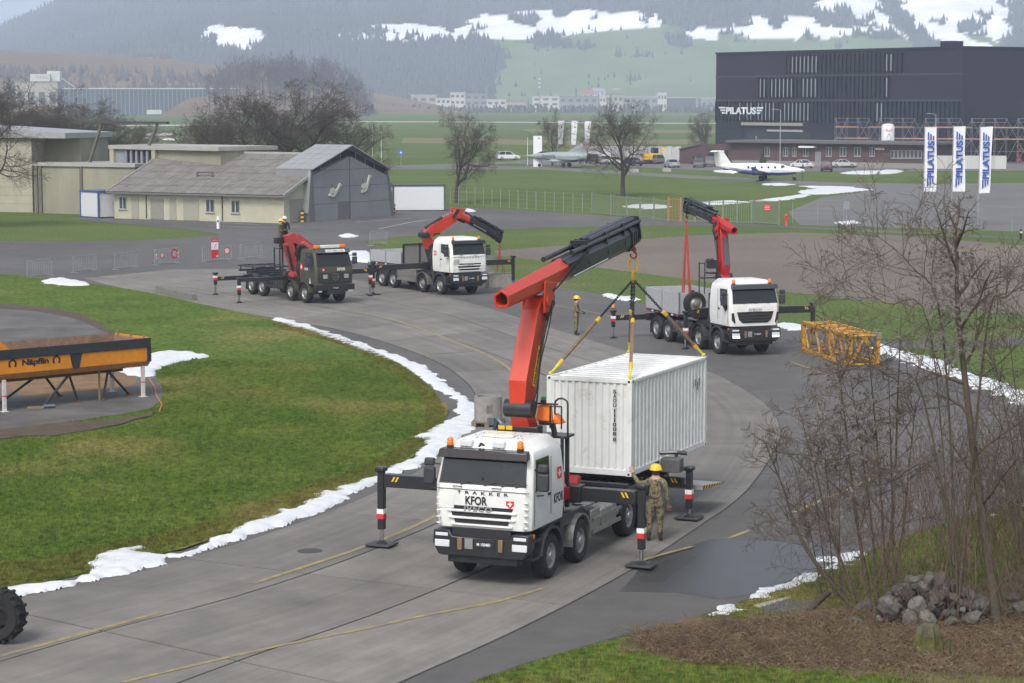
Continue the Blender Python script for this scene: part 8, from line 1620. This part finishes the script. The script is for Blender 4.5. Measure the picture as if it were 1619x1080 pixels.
# ================================================================== NEAR VEGETATION
def inside(P_, W):
    c = np.zeros(len(P_), bool); W = np.array(W)
    for a, b in zip(W, np.roll(W, -1, 0)):
        k = (a[1] > P_[:, 1]) != (b[1] > P_[:, 1])
        with np.errstate(divide='ignore', invalid='ignore'): c ^= k & (P_[:, 0] < (b[0] - a[0]) * (P_[:, 1] - a[1]) / (b[1] - a[1]) + a[0])
    return c
def blades(name, W, n, ymax, z0, h, w, m, label, seed, excl=None, box=None):
    rg2 = np.random.default_rng(seed); W = np.array(W); lo, hi = W.min(0), W.max(0); hi = np.minimum(hi, [1e9, ymax])
    if box: lo = np.maximum(lo, box[0]); hi = np.minimum(hi, box[1])
    P_ = np.zeros((0, 2))
    while len(P_) < n:
        y = lo[1] + (hi[1] - lo[1]) * rg2.random(n * 2) ** 1.35; q = np.stack([lo[0] + (hi[0] - lo[0]) * rg2.random(n * 2), y], 1); k = inside(q, W) & (np.abs(q[:, 0] / q[:, 1]) < .26)
        if excl is not None: k &= ~inside(q, excl)
        P_ = np.concatenate([P_, q[k]])
    P_ = P_[:n]; a = rg2.uniform(0, 2 * np.pi, n); hh = h * rg2.uniform(.5, 1.3, n); ww = w * rg2.uniform(.6, 1.3, n); ln = rg2.normal(0, .45, (n, 2)) * hh[:, None]
    b = np.stack([P_[:, 0], P_[:, 1], np.full(n, z0 - .01)], 1); dx = np.stack([np.cos(a) * ww, np.sin(a) * ww, np.zeros(n)], 1); tp = b + np.concatenate([ln, hh[:, None]], 1)
    V = np.stack([b - dx, b + dx, tp], 1).reshape(-1, 3); F = np.arange(3 * n).reshape(-1, 3)
    return struct(OB(name, np_mesh(name, V, F), m), 'stuff', label)
GRB = grass_mat('grass_blades', (.076, .128, .020), (.125, .165, .034), (.25, .21, .075))
blades('island_grass', ISLW, 230000, 100, .06, .075, .012, GRB, 'short winter grass of the island inside the bend', 1, PAD)
blades('dry_edge_blades', DRY, 60000, 130, .063, .07, .013, DRYG, 'yellowed grass along the snow bank', 7)
blades('island_mix', DRY, 22000, 130, .063, .075, .012, GRB, 'green blades in the yellowed grass edge', 8)
blades('verge_dry_blades', VER, 38000, 75, .05, .10, .010, DRYG, 'yellowed grass on the verge', 9, box=([-3, 40], [20, 75]))
blades('verge_grass', VER, 40000, 75, .05, .09, .010, GRB, 'short grass on the verge beside the bushes', 2, box=([-3, 40], [20, 75]))
def px3(px, py, Y): return AT(px, py, Y)
NB = mat('near_bark', (.085, .070, .048), .9, var=.35, scale=12, bump=.4, bscale=40); NT = mat('near_twigs', (.11, .082, .064), .9, var=.25, scale=3)
CFT = dict(ns=[4, 4, 3], wob=[.12, .2, .25], up=[.04, .03, .0], kids=[7, 5], t0=[.2, .15], ang=[(30, 70), (25, 60)], len=[(.4, .65), (.4, .7)], rmin=.0045, split=0)
def stem_plant(name, label, stems, cat, seed, nb=7, blen=1.4, bark=NB, grp=None, hmul=1.0, down=0.0):
    rnd = random.Random(seed); root = None; fine = []
    o = None
    for (pts, r) in stems:
        W_ = [px3(*p) for p in pts]
        if o is None: o = Vector((W_[0].x, W_[0].y, .05)); root = thing(name, label, cat, o, 0, grp)
        W_[0].z = 0.02
        sm = []
        for i in range(len(W_) - 1):
            p0, p1, p2, p3 = W_[max(0, i - 1)], W_[i], W_[i + 1], W_[min(len(W_) - 1, i + 2)]
            for j in range(5): t = j / 5; sm.append(.5 * ((2 * p1) + (p2 - p0) * t + (2 * p0 - 5 * p1 + 4 * p2 - p3) * t * t + (3 * p1 - p0 - 3 * p2 + p3) * t ** 3))
        sm.append(W_[-1]); n = len(sm); seg = [(sm[i] - o, sm[i + 1] - o, r * (1 - .85 * i / n), r * (1 - .85 * (i + 1) / n)) for i in range(n - 1)]
        OB('stem', seg_mesh(seg, 7, 'stem'), bark, root)
        for k in range(nb):
            i = int(n * (.25 + .72 * (k + rnd.random()) / nb)); i = min(i, n - 2); ax = (sm[i + 1] - sm[i]).normalized(); s = Matrix.Rotation(rnd.random() * 2 * PI, 3, ax) @ ax.orthogonal().normalized(); an = R(rnd.uniform(35, 75)); d = ax * math.cos(an) + s * math.sin(an) + Vector((0, 0, -down)); grow(rnd, sm[i] - o, d.normalized(), blen * rnd.uniform(.5, 1.2) * (1.15 - .6 * i / n), r * .38, 0, CFT, fine, fine)
    OB('branches', seg_mesh(fine, 3, 'branches'), NT, root); return root, fine, o
YA = G(1575, 992).y
rA, fA, oA = stem_plant('young_tree', 'tall thin bare tree wrapped in fluffy climber beside the stone pile', [([(1577, 992, YA), (1562, 880, YA), (1548, 780, YA), (1535, 680, YA), (1521, 560, YA), (1513, 470, YA), (1513, 400, YA), (1510, 352, YA)], .12), ([(1521, 560, YA), (1560, 520, YA - .4), (1590, 470, YA - .6), (1640, 440, YA - .8)], .035), ([(1524, 600, YA), (1490, 520, YA + .2), (1440, 420, YA + .5), (1380, 368, YA + .8)], .03), ([(1532, 660, YA), (1460, 630, YA + .4), (1400, 590, YA + .6), (1330, 560, YA + .9)], .03), ([(1545, 760, YA), (1480, 745, YA), (1400, 765, YA), (1330, 770, YA + .4)], .03), ([(1519, 545, YA), (1470, 520, YA), (1400, 480, YA), (1330, 440, YA)], .02)], 'tree', 21, nb=13, blen=2.3)
YS = G(1385, 966).y; ST = []
for (bx, by, ex, ey, r, bend) in ((1350, 962, 1205, 690, .045, -30), (1365, 965, 1262, 645, .04, -15), (1378, 968, 1322, 560, .05, -5), (1388, 966, 1345, 600, .04, 5), (1400, 962, 1372, 540, .04, 4), (1410, 965, 1405, 590, .035, 3), (1400, 968, 1448, 640, .04, 10), (1372, 958, 1225, 790, .03, -25), (1395, 955, 1425, 500, .045, 8), (1340, 950, 1300, 700, .03, -5)): ST.append(([(bx, by, YS), ((bx * 2 + ex) / 3 + bend, by + (ey - by) * .36, YS + .1), ((bx + 2 * ex) / 3 + bend * .5, by + (ey - by) * .7, YS + .2), (ex, ey, YS + .3)], r))
rB, fB, oB = stem_plant('multi_stem_shrub', 'many stemmed bare shrub growing beside the stone pile', ST, 'shrub', 31, nb=8, blen=1.5)
YC = G(1310, 950).y; ST = [([(1300 + 10 * k, 950, YC), (1285 + 14 * k, 860, YC), (1262 + 22 * k, 760 - 12 * k, YC + .2), (1235 + 32 * k, 680 - 25 * k, YC + .3)], .018) for k in range(4)]
stem_plant('bare_shrub', 'slender bare shrub leaning over the damp asphalt edge', ST, 'shrub', 41, nb=7, blen=1.3)
YD = G(1660, 1000).y; ST = [([(1640 + 14 * k, 1000, YD), (1625 + 10 * k, 850, YD), (1600 + 16 * k, 700, YD), (1570 + 25 * k, 560 - 30 * k, YD)], .03) for k in range(3)]
stem_plant('bare_shrub', 'dense bare shrub right of the tall thin tree', ST, 'shrub', 51, nb=12, blen=2.2)
# tangled climbers and brambles (uncountable)
rt_ = random.Random(77)
def arcs(n, region, hmin, hmax, span, r, up=1.0):
    segs = []
    for k in range(n):
        px, py = region(rt_); g = G(px, py); a = rt_.random() * 2 * PI; d = Vector((math.cos(a), math.sin(a), 0)); h = rt_.uniform(hmin, hmax); L_ = rt_.uniform(.4, 1.0) * span; s = Vector((-d.y, d.x, 0)) * rt_.uniform(-.3, .3) * span; z0 = rt_.uniform(0, h * .35); pts = []; m = 7
        for i in range(m + 1): t = i / m; pts.append(g + d * (L_ * t) + s * math.sin(t * 3) + Vector((rt_.gauss(0, .03), rt_.gauss(0, .03), z0 * (1 - t) + h * math.sin(PI * (t * .78 + .06)) + rt_.gauss(0, .03 * h))))
        segs += [(pts[i], pts[i + 1], r * (1 - .6 * i / m), r * (1 - .6 * (i + 1) / m)) for i in range(m)]
    return segs
def reg_thicket(r):
    x = r.uniform(1340, 1760); return x, r.uniform(np.interp(x, [1340, 1450, 1760], [965, 905, 830]), 1010)
def reg_low(r):
    x = r.uniform(1010, 1700); return x, r.uniform(np.interp(x, [1010, 1200, 1400, 1700], [1008, 985, 970, 965]), np.interp(x, [1010, 1100, 1700], [1030, 1055, 1080]))
def reg_r(r): x = 1460 + 300 * r.random() ** .7; return x, r.uniform(900, 1000)
CLIMB = mat('brown_climber', (.15, .098, .072), .9, var=.3, scale=2)
struct(OB('climber_thicket', seg_mesh(arcs(380, reg_thicket, .8, 3.6, 2.6, .007) + arcs(330, reg_r, 1.8, 4.8, 3.0, .007), 3, 'climber_thicket'), CLIMB), 'stuff', 'tangled brown climbers hanging through the bushes')
struct(OB('bramble_bed', seg_mesh(arcs(2300, reg_low, .05, .34, .9, .006), 3, 'bramble_bed'), mat('dead_bramble', (.075, .048, .033), .95, scale=1.6, col2=(.22, .155, .10), lo=.35, hi=.65)), 'stuff', 'low dead brambles on the leaf litter')
struct(OB('pale_straw', seg_mesh(arcs(600, reg_low, .03, .22, .6, .005), 3, 'pale_straw'), mat('pale_straw', (.34, .27, .17), .95, var=.3, scale=4)), 'stuff', 'pale dry grass stalks among the brambles')
# dead leaves
n = 16000; rg4 = np.random.default_rng(12); P_ = []
while len(P_) < n:
    px, py = reg_low(rt_); g = G(px, py); P_.append((g.x, g.y, .06 + abs(rt_.gauss(0, .05))))
P_ = np.array(P_); a = rg4.normal(0, 1, (n, 3)); a /= np.linalg.norm(a, axis=1)[:, None]; b = np.cross(a, rg4.normal(0, 1, (n, 3))); b /= np.linalg.norm(b, axis=1)[:, None]; s = rg4.uniform(.02, .045, n)[:, None]
V = np.stack([P_ - a * s, P_ + b * s * .6, P_ + a * s, P_ - b * s * .6], 1).reshape(-1, 3); struct(OB('fallen_leaves', np_mesh('fallen_leaves', V, np.arange(4 * n).reshape(-1, 4)), mat('brown_leaves', (.14, .085, .05), .9, var=.5, scale=6)), 'stuff', 'brown fallen leaves around the stump')
# fluffy seed heads of the climber, and dark dry leaves
ends = [s[1] + oA for s in fA if (s[1] + oA).z > 1.8] + [s[1] + oB for s in fB if (s[1] + oB).z > 1.6]
fl = []; dl = []
tops = [px3(1505, y, YA) for y in np.linspace(385, 560, 40)]
for k in range(1500):
    if k < 650: c = rt_.choice(tops) + Vector((rt_.gauss(0, .35), rt_.gauss(0, .35), rt_.gauss(0, .25)))
    elif k < 1050: c = px3(rt_.uniform(1290, 1420), rt_.gauss(665, 45), YS + rt_.gauss(0, .5))
    else: c = rt_.choice(ends) + Vector((rt_.gauss(0, .06), rt_.gauss(0, .06), 0))
    (fl if rt_.random() < .72 else dl).append(c)
def puffs(cs, nq, r, seed):
    rg5 = np.random.default_rng(seed); C_ = np.repeat(np.array([tuple(c) for c in cs]), nq, 0); n = len(C_); d = rg5.normal(0, 1, (n, 3)); d /= np.linalg.norm(d, axis=1)[:, None]; e = np.cross(d, rg5.normal(0, 1, (n, 3))); e /= np.linalg.norm(e, axis=1)[:, None]; L_ = r * rg5.uniform(.6, 1.3, n)[:, None]
    return np.stack([C_ - e * r * .10, C_ + e * r * .10, C_ + d * L_], 1).reshape(-1, 3), np.arange(3 * n).reshape(-1, 3)
V, F = puffs(fl, 26, .075, 3); struct(OB('seed_fluff', np_mesh('seed_fluff', V, F), mat('grey_fluff', (.27, .24, .215), .95, var=.15, scale=5)), 'stuff', 'grey fluffy seed heads of the climber in the bushes')
V, F = puffs(dl, 5, .06, 4); struct(OB('dry_leaves', np_mesh('dry_leaves', V, F), mat('dry_leaf_dark', (.05, .03, .025), .9, var=.3, scale=5)), 'stuff', 'dark dry leaves hanging in the bushes')
# stone pile
gp = G(1472, 985); SP = thing('stone_pile', 'heap of rounded grey field stones beside the thin tree', 'stone pile', (gp.x, gp.y, .05)); STM = []
for k in range(6):
    bm = bmesh.new(); bmesh.ops.create_icosphere(bm, subdivisions=2, radius=1)
    for v in bm.verts: d = 1 + .42 * mnoise.noise(v.co * 1.1 + Vector((k * 7, 0, 0))) + .16 * mnoise.noise(v.co * 2.6 + Vector((0, k * 5, 0))); v.co *= d
    me = bpy.data.meshes.new('stone'); bm.to_mesh(me); bm.free(); me.materials.append(mat('field_stone', (.125, .118, .104), .9, var=.4, scale=2.5, rand=.4, bump=.5, bscale=12, detail=8)); STM.append(me)
rs = random.Random(9); placed = []
for k in range(1300):
    x, y = rs.uniform(-1.5, 1.5), rs.uniform(-.75, .75); e = (x / 1.28) ** 2 + (y / .62) ** 2
    if e > 1: continue
    hmax = .98 * (1 - e) ** .7 + .05; r = .08 + .22 * rs.random() ** 1.6; z = None
    zz = r * .7
    for (px_, py_, pz_, pr_) in placed:
        dh = math.hypot(px_ - x, py_ - y)
        if dh < (pr_ + r) * .78: zz = max(zz, pz_ + math.sqrt(max(0, ((pr_ + r) * .80) ** 2 - dh * dh)))
    if zz > hmax: continue
    placed.append((x, y, zz, r)); o = OB('stone', rs.choice(STM), None, SP, (x, y, zz), (rs.random() * 6, rs.random() * 6, rs.random() * 6)); o.scale = (r * rs.uniform(.9, 1.25), r, r * rs.uniform(.55, .9))
for k, (px, py, r) in enumerate(((1615, 975, .22), (1370, 968, .16), (1600, 955, .17), (1352, 990, .12))): g = G(px, py); t = thing('loose_stone', ['loose stone right of the thin tree trunk', 'loose stone under the many stemmed shrub', 'loose stone behind the thin tree trunk', 'small loose stone left of the heap'][k], 'stone', (g.x, g.y, .05)); o = OB('stone_body', STM[k], None, t, (0, 0, r * .6)); o.scale = (r * 1.2, r, r * .8)
# mossy stump, log, kerb remnant
g = G(1466, 1036); t = thing('tree_stump', 'moss covered tree stump in front of the stone heap', 'stump', (g.x, g.y, .04)); MB().lathe([(.46, -.05), (.31, .12), (.28, .42), (.22, .60), (.12, .52), (0, .50)], n=15, lug=.07, lugsel=(0, 1, 2, 3)).build('stump_wood', BARKG, t, smooth=True)
MOSS = mat('bright_moss', (.035, .03, .016), .95, col2=(.12, .115, .02), scale=7, bump=.8, bscale=25); MB().lathe([(.40, .0), (.335, .10), (.30, .28), (.285, .40)], n=15, lug=.07, lugsel=(0, 1, 2, 3), close=False).build('moss_coat', MOSS, t, smooth=True); MB().tube((.38, -.1, -.02), (.42, -.1, .32), .09, .05, n=7).build('root_spur', MOSS, t)
ga, gb = G(1277, 968), G(1290, 962); t = thing('leaning_log', 'short dark log leaning out of the brambles', 'log', (ga.x, ga.y, .05)); e = AT(1312, 934, ga.y) - Vector((ga.x, ga.y, .05)); MB().tube((0, 0, -.03), e, .085, .07, n=10).build('log_wood', BARK, t, smooth=True); MB().tube(e * .999, e * 1.012, .06, n=10).build('cut_face', WOOD, t)
sheet('concrete_edging', gpts([(1192, 961), (1244, 948), (1250, 950), (1200, 965)]), .07, PALE, thick=.05); sheet('manhole_cover', smooth_poly(gpts([(1205, 966), (1235, 954), (1290, 952), (1295, 962), (1255, 975), (1215, 974)]), 3), .064, ASPHD)
g = G(490, 873); struct(MB().lathe([(0, .034), (.33, .034), (.33, .037), (0, .037)], (g.x, g.y, 0), n=24).build('manhole_lid', mat('dark_iron', (.05, .05, .05), .7, var=.3, scale=20)))
# ================================================================== AIR
hz_ = MB().box(-9500, 9500, -1000, 12500, -2.0, 640).build('haze', None)
hm_ = bpy.data.materials.new('haze_air'); hm_.use_nodes = True; nt = hm_.node_tree
for n_ in list(nt.nodes): nt.nodes.remove(n_)
o_ = nt.nodes.new('ShaderNodeOutputMaterial'); v_ = nt.nodes.new('ShaderNodeVolumePrincipled'); v_.inputs['Color'].default_value = (.68, .78, 1.0, 1); v_.inputs['Density'].default_value = 0.00021; v_.inputs['Anisotropy'].default_value = -0.3
nt.links.new(v_.outputs[0], o_.inputs['Volume']); hz_.data.materials.clear(); hz_.data.materials.append(hm_); struct(hz_, 'stuff', 'thin grey blue winter haze')
